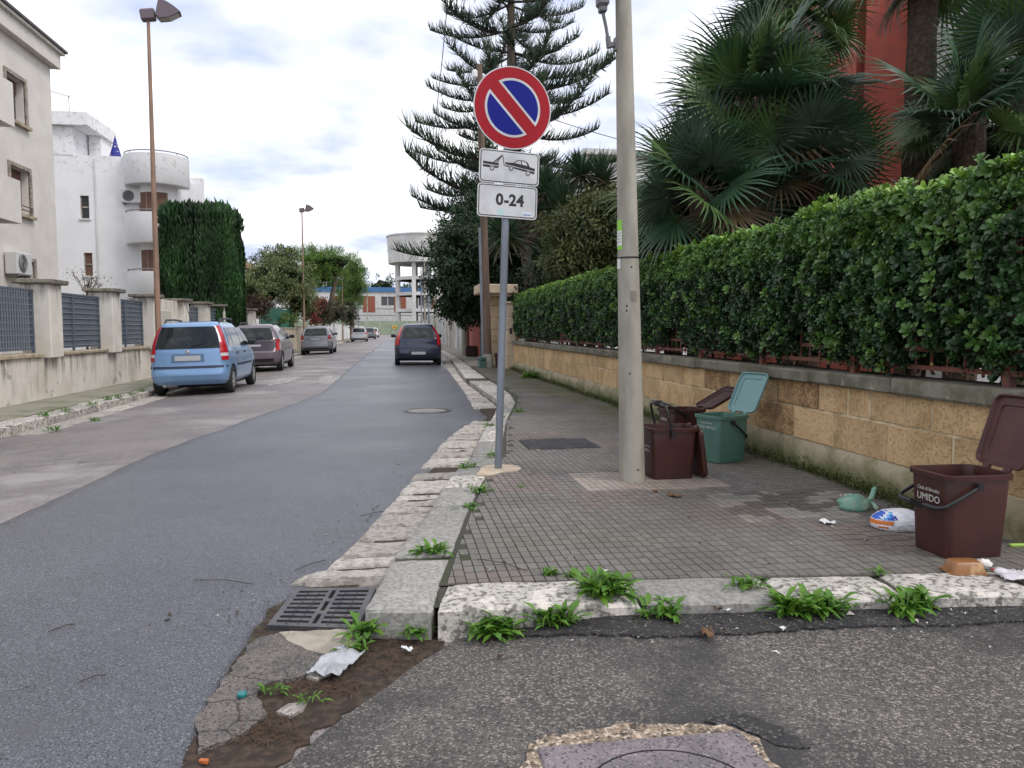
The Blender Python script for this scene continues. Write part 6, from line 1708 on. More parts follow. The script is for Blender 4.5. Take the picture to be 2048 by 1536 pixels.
mb = MB(); mb.box(3.40, 3.46, 22.4, 24.2, .15, 2.0); mb.build('gate_leaf', mat('gate_brown', (.07, .035, .025), .6), gp, world=True)
mb = MB(); mb.box(3.24, 3.31, 21.93, 21.949, 1.15, 1.32); mb.build('intercom', m_dark, gp, world=True)
rw_ = thing('red_wall', 'dark red boundary wall with grey gate beyond the stone portal', 'wall', (3.3, 26, .17))
mb = MB(); mb.box(3.3, 3.55, 25.4, 27.6, .1, 2.3); mb.box(3.3, 3.55, 30.4, 36, .1, 2.2); mb.build('wall_body', m_redw, rw_, world=True)
mb = MB(); mb.box(3.34, 3.40, 27.62, 30.38, .18, 2.05); g_ = mb.build('metal_gate', mat('gate_grey', (.25, .26, .28), .6), rw_, world=True)
for k_ in range(14):
    mb = MB(); mb.box(3.31, 3.335, 27.7 + k_ * .2, 27.74 + k_ * .2, .2, 2.2); mb.build('gate_bar', m_rib, g_)
mb = MB(); mb.box(3.24, 3.6, 25.4, 27.6, 2.302, 2.4); mb.build('coping', m_cap2, rw_, world=True)
y = 36.2
specs = [('low white wall with worn plaster beyond the red wall', 44, 2.1, (.6, .58, .54)), ('old stone wall with peeling pale plaster', 52, 3.0, (.45, .38, .3)), ('pale grey wall of a far garden', 66, 2.3, (.5, .49, .47)), ('cream far wall near the street end', 90, 2.6, (.55, .5, .42)), ('light wall reaching the far junction', 158, 2.4, (.56, .54, .5))]
for lab, y1, h_, c in specs:
    t = thing('boundary_wall', lab, 'wall', (3.4, y, .17))
    x0 = 3.3 + (y - 36) * .012
    mb = MB(); mb.box(x0, x0 + .3, y, y1 - .1, .1, h_); mb.build('wall_body', mat('plaster_%d' % int(y * 7), c, .9, tuple(v * .7 for v in c), 1.6, col3=(.2, .17, .14), ns3=1.5, ramp3=(.6, .7), bump=((16, .01),)), t, world=True)
    mb = MB(); mb.box(x0 - .05, x0 + .35, y, y1 - .1, h_ + .002, h_ + .1); mb.build('coping', m_sill, t, world=True)
    k_ = y + 1
    while k_ < min(y1 - 1, 90):
        mb = MB(); mb.box(x0 - .1, x0 - .002, k_, k_ + .45, .15, h_ + .25); mb.build('pilaster', m_wht2, t, world=True); k_ += 3.4
    y = y1
mb = MB(); mb.box(3.36, 3.42, 46.5, 48.3, 1.2, 2.7); t = mb.build('wall_shutter', m_shut); tag(t, 'brown shutter in the old stone wall', 'shutter')
pt = thing('plant_pot', 'low dark brown tub beside the concrete post', 'plant pot', (3.05, 31.4, .17))
mb = MB(); mb.box(-.24, .24, -.24, .24, 0, .42, .03); mb.build('tub', mat('tub_brown', (.05, .02, .016), .6), pt)
mb = MB(); mb.box(-.2, .2, -.2, .2, .421, .44); mb.build('soil', m_dirt, pt)

def pole(label, x, y, h, r0, r1, m, name='utility_pole', lean=0.0):
    t = thing(name, label, 'pole', mw=Matrix.Translation((x, y, .1)) @ Matrix.Rotation(lean, 4, 'Y'))
    mb = MB(); mb.lathe([(r0, -.1), (r1, h), (0, h)], 12); mb.build('shaft', m, t, smooth=40)
    return t
m_wood = mat('weathered_wood', (.17, .115, .085), .9, (.11, .075, .055), 6, stretch=(1, 1, .1), bump=((30, .006, (1, 1, .08)),))
wp = pole('weathered wooden utility pole with grey conduit by the gate portal', 2.74, 23.0, 8.9, .13, .085, m_wood, lean=R(-1.5))
mb = MB(); mb.tube([(-.14, -.03, .2), (-.125, -.03, 4.2)], .045, 8); mb.build('conduit', m_galv, wp, smooth=40)
mb = MB(); mb.lathe([(.17, 0), (.165, .4), (.14, .44)], 12); mb.build('concrete_footing', m_cpole, wp, smooth=40)
mb = MB(); mb.lathe([(.05, 8.5), (.09, 8.55), (.09, 8.7), (.05, 8.75)], 10, (-.14, 0, 0)); mb.build('insulator', white_paint, wp)
pole('pale concrete post standing at the red wall', 2.95, 32.9, 6.5, .17, .13, m_cpole, 'concrete_post')
for i, (px_, y_, h_, lab) in enumerate(((870, 58, 7.5, 'grey pole beyond the concrete post'), (858, 72, 7.0, 'thin pole in front of the old stone wall'), (850, 84, 8.5, 'slender grey pole below the water tower'), (843, 98, 9.0, 'distant pole right of the navy car'), (735, 128, 8.0, 'far thin pole by the white fence end'), (717, 112, 8.5, 'far slim pole beside the pine crown'))):
    p = AY(px_, 660, y_); pole(lab, p.x, y_, h_, .11, .07, m_galv if i % 2 else m_cpole, 'thin_pole')
def cable(label, a, b, sag, r=.012, n=16):
    a, b = Vector(a), Vector(b)
    mb = MB(); mb.tube([a.lerp(b, i / n) - Vector((0, 0, sag * 4 * (i / n) * (1 - i / n))) for i in range(n + 1)], r, 5)
    tag(mb.build('cable', m_dark, smooth=60), label, 'cable')
cable('overhead cable from wooden pole towards the concrete post', (2.5, 23, 8.6), (2.9, 32.9, 6.5), .3)
cable('overhead cable running down the street from the wooden pole', (2.45, 23, 8.75), AY(850, 560, 84), .8)
cable('thin overhead wire behind the concrete pole', AY(1095, 235, 24), AY(1420, 320, 24), .1)
cable('slack cable hanging beside the tall pine', AY(897, -20, 26), AY(848, 345, 40), 1.2, .016)

# red and white houses behind the palms
rh = thing('red_house', 'red rendered house glimpsed behind the palms', 'building', (11, 15, 0))
mb = MB(); facade(mb, sy_(15), (9.6, 13.6), (-.3, 9.5), [(10.6, 11.7, 5.2, 6.6)], .25); mb.box(9.6, 13.6, 15.3, 24, -.3, 9.5); mb.build('wall', m_redw, rh, world=True)
mb = MB(); mb.box(10.6, 11.7, 15.2, 15.24, 5.2, 6.6); w_ = mb.build('window', m_glass, rh, world=True)
mb = MB(); mb.box(10.5, 11.8, 14.95, 15.1, 5.1, 5.18); mb.build('sill', m_wht2, w_)
mb = MB(); mb.box(9.4, 13.8, 14.6, 24.2, 9.51, 9.75); mb.build('roof_slab', m_wht2, rh, world=True)
gh = thing('grey_house', 'pale grey house wall behind the rightmost palm', 'building', (13, 13, 0))
mb = MB(); facade(mb, sy_(13), (10.6, 22), (-.3, 9.0), [(12, 13.2, 5.5, 7.2)], .25); mb.box(10.6, 22, 13.3, 24, -.3, 9.0); mb.build('wall', mat('pale_grey_render', (.42, .42, .42), .9, (.36, .36, .36), 1.5), gh, world=True)
mb = MB(); mb.box(12, 13.2, 13.2, 13.24, 5.5, 7.2); mb.build('window', m_glass, gh, world=True)
fh = thing('white_villa', 'white villa with red lower wall far behind the hedge', 'building', (15, 42, 0))
mb = MB(); mb.box(10.5, 24, 42, 52, -.3, 10.8); mb.build('wall', m_wht2, fh, world=True)
mb = MB(); mb.box(10.3, 24, 41.7, 42, 6.5, 8.2); mb.build('balcony_front', m_redw, fh, world=True)
mb = MB(); mb.box(10.2, 24.3, 41.6, 52.3, 10.81, 11.1); mb.build('roof_slab', m_wht2, fh, world=True)
# ------------------------------------------------------------------ vegetation
m_fol = mat('foliage', (.05, .1, .03), .5, attr='Col', transl=.25, spec=.4)
m_needle = mat('pine_needle', (.04, .07, .035), .6, attr='Col', spec=.3, transl=.1)
m_bark = mat('bark', (.13, .095, .07), .95, (.07, .055, .045), 7, stretch=(1, 1, .3), bump=((22, .02, (1, 1, .35)),))
m_palmbark = mat('palm_bark', (.05, .03, .02), .95, (.09, .06, .04), 18, bump=((25, .03),))
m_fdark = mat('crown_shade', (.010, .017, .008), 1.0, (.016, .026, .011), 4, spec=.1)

def clump_tree(name, label, cat, base, trunk, crowns, n, leaf, ca, cb, cl=.5, drop=0.0, wr=.35, tr=.12, group=None, core=True, limbs=True, nclump=None, fill=.35, up=.25, m=m_fol, droop=.15, mtrunk=None):
    """crowns: ellipsoids (cx,cy,cz,rx,ry,rz) in world space; leaves gather in clumps over their shells"""
    t = thing(name, label, cat, base, group=group)
    if trunk:
        mb = MB(); k_ = len(trunk); mb.tube(trunk, [tr * (1 - .55 * i / max(1, k_ - 1)) for i in range(k_)], 9); mb.build('trunk', mtrunk or m_bark, t, smooth=60, world=True)
    vol = np.array([c[3] * c[4] + c[3] * c[5] + c[4] * c[5] for c in crowns]); pr_ = vol / vol.sum()
    nc = nclump or max(40, n // 70)
    which = rng.choice(len(crowns), nc, p=pr_); E = np.array(crowns)[which]
    d = rand_dirs(nc); rad = np.where(rng.random(nc) < fill, rng.uniform(.45, .85, nc), rng.uniform(.82, 1.05, nc))[:, None]
    CC = E[:, :3] + d * E[:, 3:] * rad
    per = rng.integers(0, nc, n)
    csz = cl * rng.uniform(.55, 1.2, nc)
    off = rand_dirs(n) * (rng.random(n) ** .5)[:, None] * csz[per][:, None] * np.array([[1, 1, .75]])
    P = CC[per] + off
    out = d[per]
    D = out * .6 + rand_dirs(n) * .8 + np.array([[0, 0, up - drop]])
    Nn = out + rand_dirs(n) * .7 + np.array([[0, 0, .6]])
    tone = rng.normal(size=nc)[per] * .18
    c = cols(n, ca, cb, 1.2, .12) * (1 + tone)[:, None]
    L_ = leaf * rng.uniform(.65, 1.25, n)
    o = bpy.data.objects.new('crown', leaf_mesh('crown', P, D, Nn, L_, L_ * wr, np.clip(c, .003, 1), m, droop=droop)); link(o, t); o.matrix_parent_inverse = t.matrix_basis.inverted(); tag(o, kind='stuff')
    if limbs and trunk:
        mb = MB(); top = Vector(trunk[-1])
        for i in rng.choice(nc, min(nc, 14), replace=False):
            q_ = Vector(CC[i]); mid = top.lerp(q_, .5) + Vector((0, 0, -.15)); st = top.lerp(Vector(trunk[-2]), random.uniform(0, .6)); mb.tube([st, mid, q_], [tr * .38, tr * .22, .012], 5)
        mb.build('limbs', mtrunk or m_bark, t, smooth=60, world=True)
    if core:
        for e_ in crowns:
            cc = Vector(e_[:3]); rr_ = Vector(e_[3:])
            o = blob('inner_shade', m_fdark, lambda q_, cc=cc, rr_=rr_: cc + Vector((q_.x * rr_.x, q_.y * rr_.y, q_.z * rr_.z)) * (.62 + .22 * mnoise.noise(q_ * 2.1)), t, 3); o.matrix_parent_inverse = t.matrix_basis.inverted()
    return t

# tall Norfolk-type pine: whorls of up-swept branches with comb-like shoots
def arau_branch(seed, L=4.0):
    r_ = np.random.default_rng(seed)
    V = []; Fc = []; Cc = []
    def strand(p, d, l, w, c, curl=.35):
        p = np.array(p); d = np.array(d) / np.linalg.norm(d)
        s_ = np.cross(d, [0, 0, 1.0]); s_ = s_ / (np.linalg.norm(s_) + 1e-6); u = np.cross(s_, d)
        b = len(V)
        pts = [p, p + d * l * .5 + np.array([0, 0, curl * l * .12]), p + d * l + np.array([0, 0, curl * l * .45])]
        for i, q_ in enumerate(pts[:2]):
            ww = w * (1, .95)[i]
            for k_ in range(3):
                a = 2.094 * k_; V.append(q_ + (s_ * math.cos(a) + u * math.sin(a)) * ww); Cc.append(c)
        V.append(pts[2]); Cc.append(c)
        for k_ in range(3):
            k2 = (k_ + 1) % 3
            Fc.append((b + k_, b + k2, b + 3 + k2)); Fc.append((b + k_, b + 3 + k2, b + 3 + k_)); Fc.append((b + 3 + k_, b + 3 + k2, b + 6))
    ax = lambda s: np.array([s * L, .05 * L * math.sin(seed + s * 2), L * (-.05 * s - .06 * math.sin(s * 3.1) + (.08 + .03 * (seed % 4)) * s ** 3)])
    n = int(L * 50)
    for i in range(n):
        s = .14 + .86 * (i + r_.random()) / n
        p = ax(s); tg = ax(min(1, s + .02)) - ax(s - .02); tg /= np.linalg.norm(tg)
        side = np.cross(tg, [0, 0, 1.0]); side /= np.linalg.norm(side); upv = np.cross(side, tg)
        fan = r_.normal() * .8
        d = tg * r_.uniform(.35, .9) + upv * abs(math.cos(fan)) * r_.uniform(.5, 1.0) + side * math.sin(fan) * 1.1
        l = L * .150 * (1.15 - .45 * s) * r_.uniform(.45, 1.3)
        g_ = r_.uniform(.75, 1.25); c = np.array((.034, .062, .036)) * g_ if s < .8 else np.array((.05, .085, .042)) * g_
        strand(p, d, l, .017, c, .6)
        if r_.random() < .16 and s < .85: strand(p, tg * .4 - upv * .9 + side * r_.normal() * .4, l * .6, .012, np.array((.05, .04, .03)), .2)
    for i in range(12):
        a, b = i / 12, (i + 1) / 12; bb = len(V)
        for q_, w in ((ax(a), .05 * (1 - a) + .012), (ax(b), .05 * (1 - b) + .012)):
            for k_ in range(4): V.append(q_ + np.array([0, math.cos(k_ * 1.571), math.sin(k_ * 1.571)]) * w); Cc.append(np.array((.045, .035, .028)))
        for k_ in range(4):
            k2 = (k_ + 1) % 4; Fc.append((bb + k_, bb + k2, bb + 4 + k2)); Fc.append((bb + k_, bb + 4 + k2, bb + 4 + k_))
    return np_mesh('branch', np.array(V), np.array(Fc), m_needle, np.array(Cc))
bv = [arau_branch(k_) for k_ in range(6)]
ax_, ay_ = AY(1022, 100, 34).x, 34.0
at_ = thing('norfolk_pine', 'tall tiered pine with up-swept comb-like branches behind the road sign', 'tree', (ax_, ay_, 0))
mb = MB(); mb.lathe([(.34, -.2), (.26, 5), (.2, 11), (.14, 17), (.03, 24)], 10); mb.build('trunk', m_bark, at_, smooth=60)
z = 4.6; k_ = 0
while z < 23.5:
    Lb = float(np.interp(z, [4.6, 8, 12, 16, 20, 23.5], [4.9, 4.9, 4.7, 4.2, 2.8, .8])); nb = 6
    for j in range(nb):
        o = bpy.data.objects.new('branch', bv[(k_ * 5 + j) % 6]); link(o, at_)
        a = 2 * math.pi * j / nb + k_ * .55 + random.uniform(-.15, .15); s_ = Lb / 4.0 * random.uniform(.62, 1.12)
        o.location = (0, 0, z + random.uniform(-.12, .12)); o.rotation_euler = (0, random.uniform(-.16, .16), a); o.scale = (s_, s_, s_)
    z += random.uniform(.6, 1.2); k_ += 1

# big dense dark tree over the pavement
g0 = lambda px_, py_, y_: AY(px_, py_, y_)
def ell(px_, py_, y_, rpx, rpz, ry_):
    p = AY(px_, py_, y_); return (p.x, p.y, p.z, rpx / F_PX * y_, ry_, rpz / F_PX * y_)
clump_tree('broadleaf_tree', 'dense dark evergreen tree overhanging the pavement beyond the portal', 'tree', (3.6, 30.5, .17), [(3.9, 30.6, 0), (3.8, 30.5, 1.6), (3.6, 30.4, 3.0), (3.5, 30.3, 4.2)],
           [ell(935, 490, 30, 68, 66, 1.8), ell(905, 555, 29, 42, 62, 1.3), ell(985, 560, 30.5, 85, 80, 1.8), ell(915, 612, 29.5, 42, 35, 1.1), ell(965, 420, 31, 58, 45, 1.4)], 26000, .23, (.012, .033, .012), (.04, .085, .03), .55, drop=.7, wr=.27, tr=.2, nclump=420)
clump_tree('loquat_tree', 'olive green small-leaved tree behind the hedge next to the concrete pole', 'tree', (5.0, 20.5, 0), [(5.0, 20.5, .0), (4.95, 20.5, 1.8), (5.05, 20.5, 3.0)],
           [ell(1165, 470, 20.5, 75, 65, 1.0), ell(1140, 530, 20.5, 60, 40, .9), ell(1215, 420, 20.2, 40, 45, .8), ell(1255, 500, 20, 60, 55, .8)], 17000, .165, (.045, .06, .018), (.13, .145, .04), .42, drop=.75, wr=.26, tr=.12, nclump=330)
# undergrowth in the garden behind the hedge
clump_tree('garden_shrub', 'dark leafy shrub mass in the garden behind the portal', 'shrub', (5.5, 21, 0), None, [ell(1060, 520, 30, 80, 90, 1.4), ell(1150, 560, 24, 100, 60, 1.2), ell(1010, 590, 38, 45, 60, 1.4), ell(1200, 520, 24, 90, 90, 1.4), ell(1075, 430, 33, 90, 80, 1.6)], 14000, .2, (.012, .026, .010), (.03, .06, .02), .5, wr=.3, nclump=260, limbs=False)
clump_tree('garden_shrub', 'low dark shrub under the big fan palms', 'shrub', (6, 11, 0), None, [ell(1380, 470, 11.5, 120, 60, .8), ell(1560, 440, 11, 150, 70, .8), ell(1960, 330, 9.5, 130, 60, .8), ell(1480, 330, 12.5, 100, 100, .8)], 12000, .16, (.010, .024, .009), (.022, .05, .016), .4, wr=.3, nclump=240, limbs=False)
for (x, y, lab) in ((5.1, 21.8, 'grey-brown leaning trunk behind the hedge top'), (5.6, 21.5, 'slim bare trunk behind the hedge'), (5.9, 21.6, 'thin dark trunk beside the slim trunk')):
    p = (x, y, 0)
    clump_tree('small_tree', lab, 'tree', p, [(x, y, 0), (x - .05, y, 1.8), (x + .02, y, 3.2)], [(x, y, 3.7, .6, .6, .5)], 900, .16, (.02, .04, .015), (.05, .08, .025), .3, wr=.3, tr=.11, core=False)

# yucca: leaning trunk, sword leaves
def sword_head(n, L, w, seed, spread=1.0):
    r_ = np.random.default_rng(seed); V = []; Fc = []; Cc = []
    for i in range(n):
        u = i / n; az = i * 2.4; el = R(88) - u * R(125) * spread + r_.normal() * .08
        d = np.array([math.cos(az) * math.cos(el), math.sin(az) * math.cos(el), math.sin(el)]); s_ = np.array([-math.sin(az), math.cos(az), 0]); l = L * r_.uniform(.8, 1.1)
        up_ = np.cross(s_, d) * -1
        b = len(V); c = np.array((.03, .065, .03)) * r_.uniform(.6, 1.5) if u < .75 else np.array((.07, .07, .035)) * r_.uniform(.6, 1.2)
        for t_, ww, dr in ((0.04, .6, 0), (.4, 1.0, .0), (.75, .75, .03)):
            q_ = d * l * t_ - np.array([0, 0, dr * l]); V.extend([q_ - s_ * w * ww, q_ + up_ * w * .4 * ww * -1, q_ + s_ * w * ww])
        V.append(d * l - np.array([0, 0, .10 * l])); Cc.extend([c] * 10)
        for k_ in range(2):
            for j in range(2): a = b + k_ * 3 + j; Fc.append((a, a + 1, a + 4)); Fc.append((a, a + 4, a + 3))
        Fc.append((b + 6, b + 7, b + 9)); Fc.append((b + 7, b + 8, b + 9))
    return np_mesh('leaf_head', np.array(V), np.array(Fc), m_fol, np.array(Cc))
yh = [sword_head(170, 1.3, .036, 5), sword_head(150, 1.2, .036, 6)]
yy_ = 26.5
yu = thing('yucca', 'tall yucca with leaning trunk and spiky sword leaves behind the sign', 'tree', (AY(1068, 560, yy_).x, yy_, 0))
heads = [(1090, 385), (1165, 350), (1035, 430), (1130, 420), (1205, 365), (1010, 470)]
b0 = AY(1064, 590, yy_)
for i, (a, b) in enumerate(heads):
    p = AY(a, b, yy_ + random.uniform(-.6, .6))
    o = bpy.data.objects.new('leaf_head', yh[i % 2]); link(o, yu); o.matrix_parent_inverse = yu.matrix_basis.inverted(); o.location = p; o.rotation_euler = (random.uniform(-.3, .3), random.uniform(-.3, .3), i)
    s_ = random.uniform(.85, 1.1); o.scale = (s_, s_, s_); tag(o, kind='stuff')
mb = MB(); tp = AY(1042, 450, yy_); mb.tube([(b0.x, yy_, 0), b0, tp], [.26, .22, .16], 10)
for i, (a, b) in enumerate(heads):
    p = AY(a, b, yy_); mb.tube([tp.lerp(b0, .1 + .05 * i), tp.lerp(p, .5) + Vector((0, 0, -.1)), p], [.09, .07, .06], 7)
mb.build('trunk', m_bark, yu, smooth=60, world=True)

# fan palms
def fan(seed, L=.78, n=34, spread=R(125), brown=False):
    r_ = np.random.default_rng(seed); V = []; Fc = []; Cc = []
    base = (np.array((.036, .084, .038)), np.array((.064, .118, .034)), np.array((.056, .092, .062)))[seed % 3]
    pet = .55
    if brown: base = np.array((.14, .095, .05))
    for i in range(n):
        th = -spread + 2 * spread * i / (n - 1); hw = spread / (n - 1)
        l = L * (1 - .18 * abs(th / spread) ** 2) * r_.uniform(.9, 1.06); dr = r_.uniform(.05, .45)
        c = base * r_.uniform(.7, 1.35)
        b = len(V); dirv = np.array([math.cos(th), math.sin(th), 0]); sv = np.array([-math.sin(th), math.cos(th), 0])
        for t_, w in ((.05, .05 * math.tan(hw) * L), (.42, .42 * math.tan(hw) * L * 1.02), (.72, .012), ):
            q_ = np.array([pet, 0, 0]) + dirv * l * t_ + np.array([0, 0, .10 * math.cos(th * .8) * t_ * (1 - t_) * L * 2 - dr * l * max(0, t_ - .45) ** 1.5])
            V.extend([q_ - sv * w, q_ + np.array([0, 0, .45 * w + .002]), q_ + sv * w])
        V.append(np.array([pet, 0, 0]) + dirv * l + np.array([0, 0, -dr * l * .55])); Cc.extend([c] * 10)
        for k_ in range(2):
            for j in range(2): a = b + k_ * 3 + j; Fc.append((a, a + 1, a + 4)); Fc.append((a, a + 4, a + 3))
        Fc.append((b + 6, b + 7, b + 9)); Fc.append((b + 7, b + 8, b + 9))
    b = len(V)
    for s_ in (0, pet + .03):
        for k_ in range(4): V.append(np.array([s_, .012 * math.cos(k_ * 1.571), .012 * math.sin(k_ * 1.571)])); Cc.append(np.array((.06, .08, .03)))
    for k_ in range(4): k2 = (k_ + 1) % 4; Fc.append((b + k_, b + k2, b + 4 + k2)); Fc.append((b + k_, b + 4 + k2, b + 4 + k_))
    return np_mesh('frond', np.array(V), np.array(Fc), m_palm, np.array(Cc))
m_palm = mat('palm_frond', (.02, .06, .03), .38, attr='Col', spec=.6, transl=.15)
fv = [fan(k_) for k_ in range(6)]
fdead = [fan(k_, brown=True) for k_ in (7, 8)]
def palm(label, px_, py_, y_, nf, size, elmin=-35, foot=None, trunk_r=.13):
    c = AY(px_, py_, y_)
    t = thing('fan_palm', label, 'palm', (c.x, c.y, 0), group=None)
    mb = MB(); hz = [(trunk_r * (1.1 - .1 * i / 12) * (1 + .10 * (i % 2)), c.z * i / 12) for i in range(13)]; mb.lathe([(trunk_r * 1.2, -.1)] + hz + [(trunk_r * 1.1, c.z + .05), (.02, c.z + .15)], 10); mb.build('trunk', m_palmbark, t)
    for i in range(nf):
        u = (i + .5) / nf; el = R(85) - (R(85) - R(elmin)) * u ** .85 + random.uniform(-.15, .15); az = i * 2.39996 + random.uniform(-.2, .2)
        o = bpy.data.objects.new('frond', fdead[i % 2] if el < R(-22) and random.random() < .35 else fv[random.randrange(6)]); link(o, t)
        s_ = size * random.uniform(.85, 1.12)
        o.matrix_basis = Matrix.Translation((0, 0, c.z)) @ Matrix.Rotation(az, 4, 'Z') @ Matrix.Rotation(-el, 4, 'Y') @ Matrix.Rotation(random.uniform(-1.1, 1.1), 4, 'X') @ Matrix.Diagonal((s_ * random.uniform(.85, 1.25), s_, s_, 1))
    return t
palm('large fan palm with dark fronds rising above the hedge beside the pole', 1515, 225, 10.6, 56, 1.15, -55)
palm('low fan palm head spreading over the hedge top below the large palm', 1400, 385, 10.0, 34, .98, -40)
palm('fan palm with broad round fronds in front of the red house', 1625, 325, 9.8, 26, .9, -35)
palm('dark fan palm whose head fills the sky over the red house', 1600, 40, 12.5, 30, 1.1, -45)
palm('tall palm with dark fibrous trunk rising between the palms', 1850, -90, 9.6, 22, .9, -50, trunk_r=.17)
palm('rightmost fan palm before the grey house wall', 1940, 245, 8.2, 26, .85, -30, trunk_r=.16)
palm('fan palm reaching up beside the rightmost palm', 2060, 140, 8.6, 26, .95, -40)
palm('small fan palm half hidden behind the hedge at the concrete pole', 1350, 480, 11.0, 16, .72, -20)

# left side: clipped cypress block, shrubs, pines, flowering climber
cy = thing('cypress_hedge', 'dense dark green clipped cypress block above the left wall', 'tree', (-7.2, 30.5, 0))
x0, x1 = AY(326, 500, 30.5).x, AY(481, 500, 30.5).x; zt = AY(400, 432, 30.5).z; xc, hw_ = (x0 + x1) / 2, (x1 - x0) / 2
def cyp_shell(n):
    a = rng.uniform(0, 2 * np.pi, n); z = 1.0 + (zt - 1.0) * rng.random(n) ** .8
    top = rng.random(n) < .2
    k_ = np.clip(1 - ((z - 1) / (zt - 1)) ** 7 * .35, .2, 1)
    ca, sa = np.cos(a), np.sin(a); se = lambda v, p: np.sign(v) * np.abs(v) ** p
    x = xc + hw_ * k_ * se(ca, .6); y = 30.5 + 1.3 * k_ * se(sa, .6)
    r_ = np.sqrt(rng.random(n)); x = np.where(top, xc + (x - xc) * r_, x); y = np.where(top, 30.5 + (y - 30.5) * r_, y)
    z = np.where(top, zt - .25 + .35 * rng.random(n) - .3 * r_ ** 4, z)
    bump_ = np.array([mnoise.noise(Vector((p * 1.6, q_ * 1.6, w * .7))) for p, q_, w in zip(x, y, z)])
    x += bump_ * .2 * ca; y += bump_ * .2 * sa
    return np.stack([x, y, z], 1), np.stack([ca, sa, np.where(top, 1.2, .1)], 1), bump_
P, No, bu = cyp_shell(30000)
D = No * .35 + rand_dirs(len(P)) * .3 + np.array([[0, 0, 1.0]])
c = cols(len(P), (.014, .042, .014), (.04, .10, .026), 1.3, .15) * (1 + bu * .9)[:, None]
L_ = rng.uniform(.12, .30, len(P)); L_ = np.where(P[:, 2] > zt - .35, L_ * rng.uniform(1, 2.0, len(P)), L_)
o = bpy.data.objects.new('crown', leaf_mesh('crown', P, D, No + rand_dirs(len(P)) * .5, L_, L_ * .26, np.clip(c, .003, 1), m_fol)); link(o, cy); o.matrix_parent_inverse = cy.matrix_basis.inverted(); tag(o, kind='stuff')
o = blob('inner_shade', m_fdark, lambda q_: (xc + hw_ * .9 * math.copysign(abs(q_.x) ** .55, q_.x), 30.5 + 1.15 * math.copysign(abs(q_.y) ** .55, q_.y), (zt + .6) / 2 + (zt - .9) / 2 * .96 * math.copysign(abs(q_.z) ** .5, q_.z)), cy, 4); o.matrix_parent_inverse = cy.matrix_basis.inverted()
for k_ in range(4):
    mb = MB(); mb.tube([(xc - 1 + k_ * .66, 30.5, -.2), (xc - 1 + k_ * .66, 30.5, 1.6)], .08, 7); mb.build('trunk', m_bark, cy, world=True)

clump_tree('olive_shrub', 'tall loose olive-green shrub beyond the cypress block', 'shrub', (-9, 48, 0), [(-8.4, 48, 0), (-8.4, 48, 1.5), (-8.3, 48, 2.6)], [ell(530, 570, 48, 55, 50, 1.8), ell(575, 555, 49, 45, 50, 1.6), ell(500, 590, 46, 30, 40, 1.3), ell(555, 520, 50, 40, 22, 1.4), ell(600, 600, 50, 30, 35, 1.3)], 15000, .2, (.085, .12, .045), (.23, .26, .10), .5, wr=.32, tr=.14, nclump=340, up=.5)
pn_ = thing
def pine(label, base, trunk, crowns, n=15000):
    return clump_tree('umbrella_pine', label, 'tree', base, trunk, crowns, n, .42, (.055, .12, .022), (.17, .28, .05), .8, wr=.10, tr=.33, nclump=190, up=.7, fill=.25)
PY = 82
pb_ = [AY(655, 655, PY), AY(664, 590, PY), AY(672, 560, PY), AY(655, 545, PY)]
pine('bright green pine with bare curving trunk on the left side', (pb_[0].x, PY, 0), [(pb_[0].x, PY, -.2)] + pb_, [ell(632, 520, PY, 42, 24, 2.5), ell(672, 525, PY, 34, 22, 2.4), ell(650, 545, PY + 1, 40, 26, 2.5), ell(612, 560, PY - 1, 26, 30, 2)])
pine('second rounder pine right behind the curving pine', (AY(705, 655, 92).x, 92, 0), [(AY(705, 655, 92).x, 92, -.2), tuple(AY(703, 610, 92)), tuple(AY(702, 560, 92))], [ell(705, 545, 92, 24, 34, 2.2), ell(698, 590, 92, 26, 32, 2.2), ell(715, 570, 91, 14, 28, 1.8)], 11000)
clump_tree('garden_hedge', 'brownish shrub at the foot of the pines', 'shrub', (AY(665, 640, 70).x, 70, 0), None, [ell(668, 628, 70, 24, 18, 1.2), ell(640, 622, 66, 26, 26, 1.3), ell(695, 630, 80, 16, 22, 1.2)], 5000, .24, (.03, .03, .015), (.09, .08, .04), .5, nclump=110, limbs=False)
clump_tree('bougainvillea', 'red flowering climber above the brownish wall', 'shrub', (-6.6, 50, 0), None, [ell(632, 622, 51, 14, 24, .6), ell(622, 640, 50.5, 12, 14, .5), ell(640, 610, 52, 10, 10, .5)], 1500, .13, (.05, .06, .025), (.36, .04, .045), .3, nclump=46, limbs=False, core=False, wr=.7)
clump_tree('climbing_rose', 'red-tinged climber over the pillar by the green screen', 'shrub', (-6.5, 36.5, 0), None, [ell(515, 610, 37, 20, 16, .5), ell(500, 605, 36, 14, 10, .5), ell(528, 620, 37.5, 10, 18, .4)], 2200, .12, (.03, .045, .02), (.12, .05, .035), .25, nclump=60, limbs=False, core=False, wr=.5)
for (px_, py_) in ((570, 635), (590, 640)):
    p = AX(px_, py_, -6.05); clump_tree('wall_plant', 'light green plant at the middle of the green screen' if px_ < 580 else 'light green plant at the far end of the green screen', 'plant', p, None, [(p.x - .1, p.y, p.z, .25, .5, .3)], 500, .14, (.10, .17, .04), (.2, .28, .08), .2, nclump=20, limbs=False, core=False, group='plants before the green screen')
clump_tree('far_trees', 'distant line of trees behind the blue-banded building', 'tree', (0, 230, 0), None, [(-30 + k_ * 6.5, 232 + (k_ % 3) * 3, 11 + (k_ * 37 % 5) * .6, 5, 3, 4.5) for k_ in range(14)], 9000, .9, (.03, .055, .02), (.07, .11, .04), 1.6, nclump=320, limbs=False).__setitem__('kind', 'stuff')
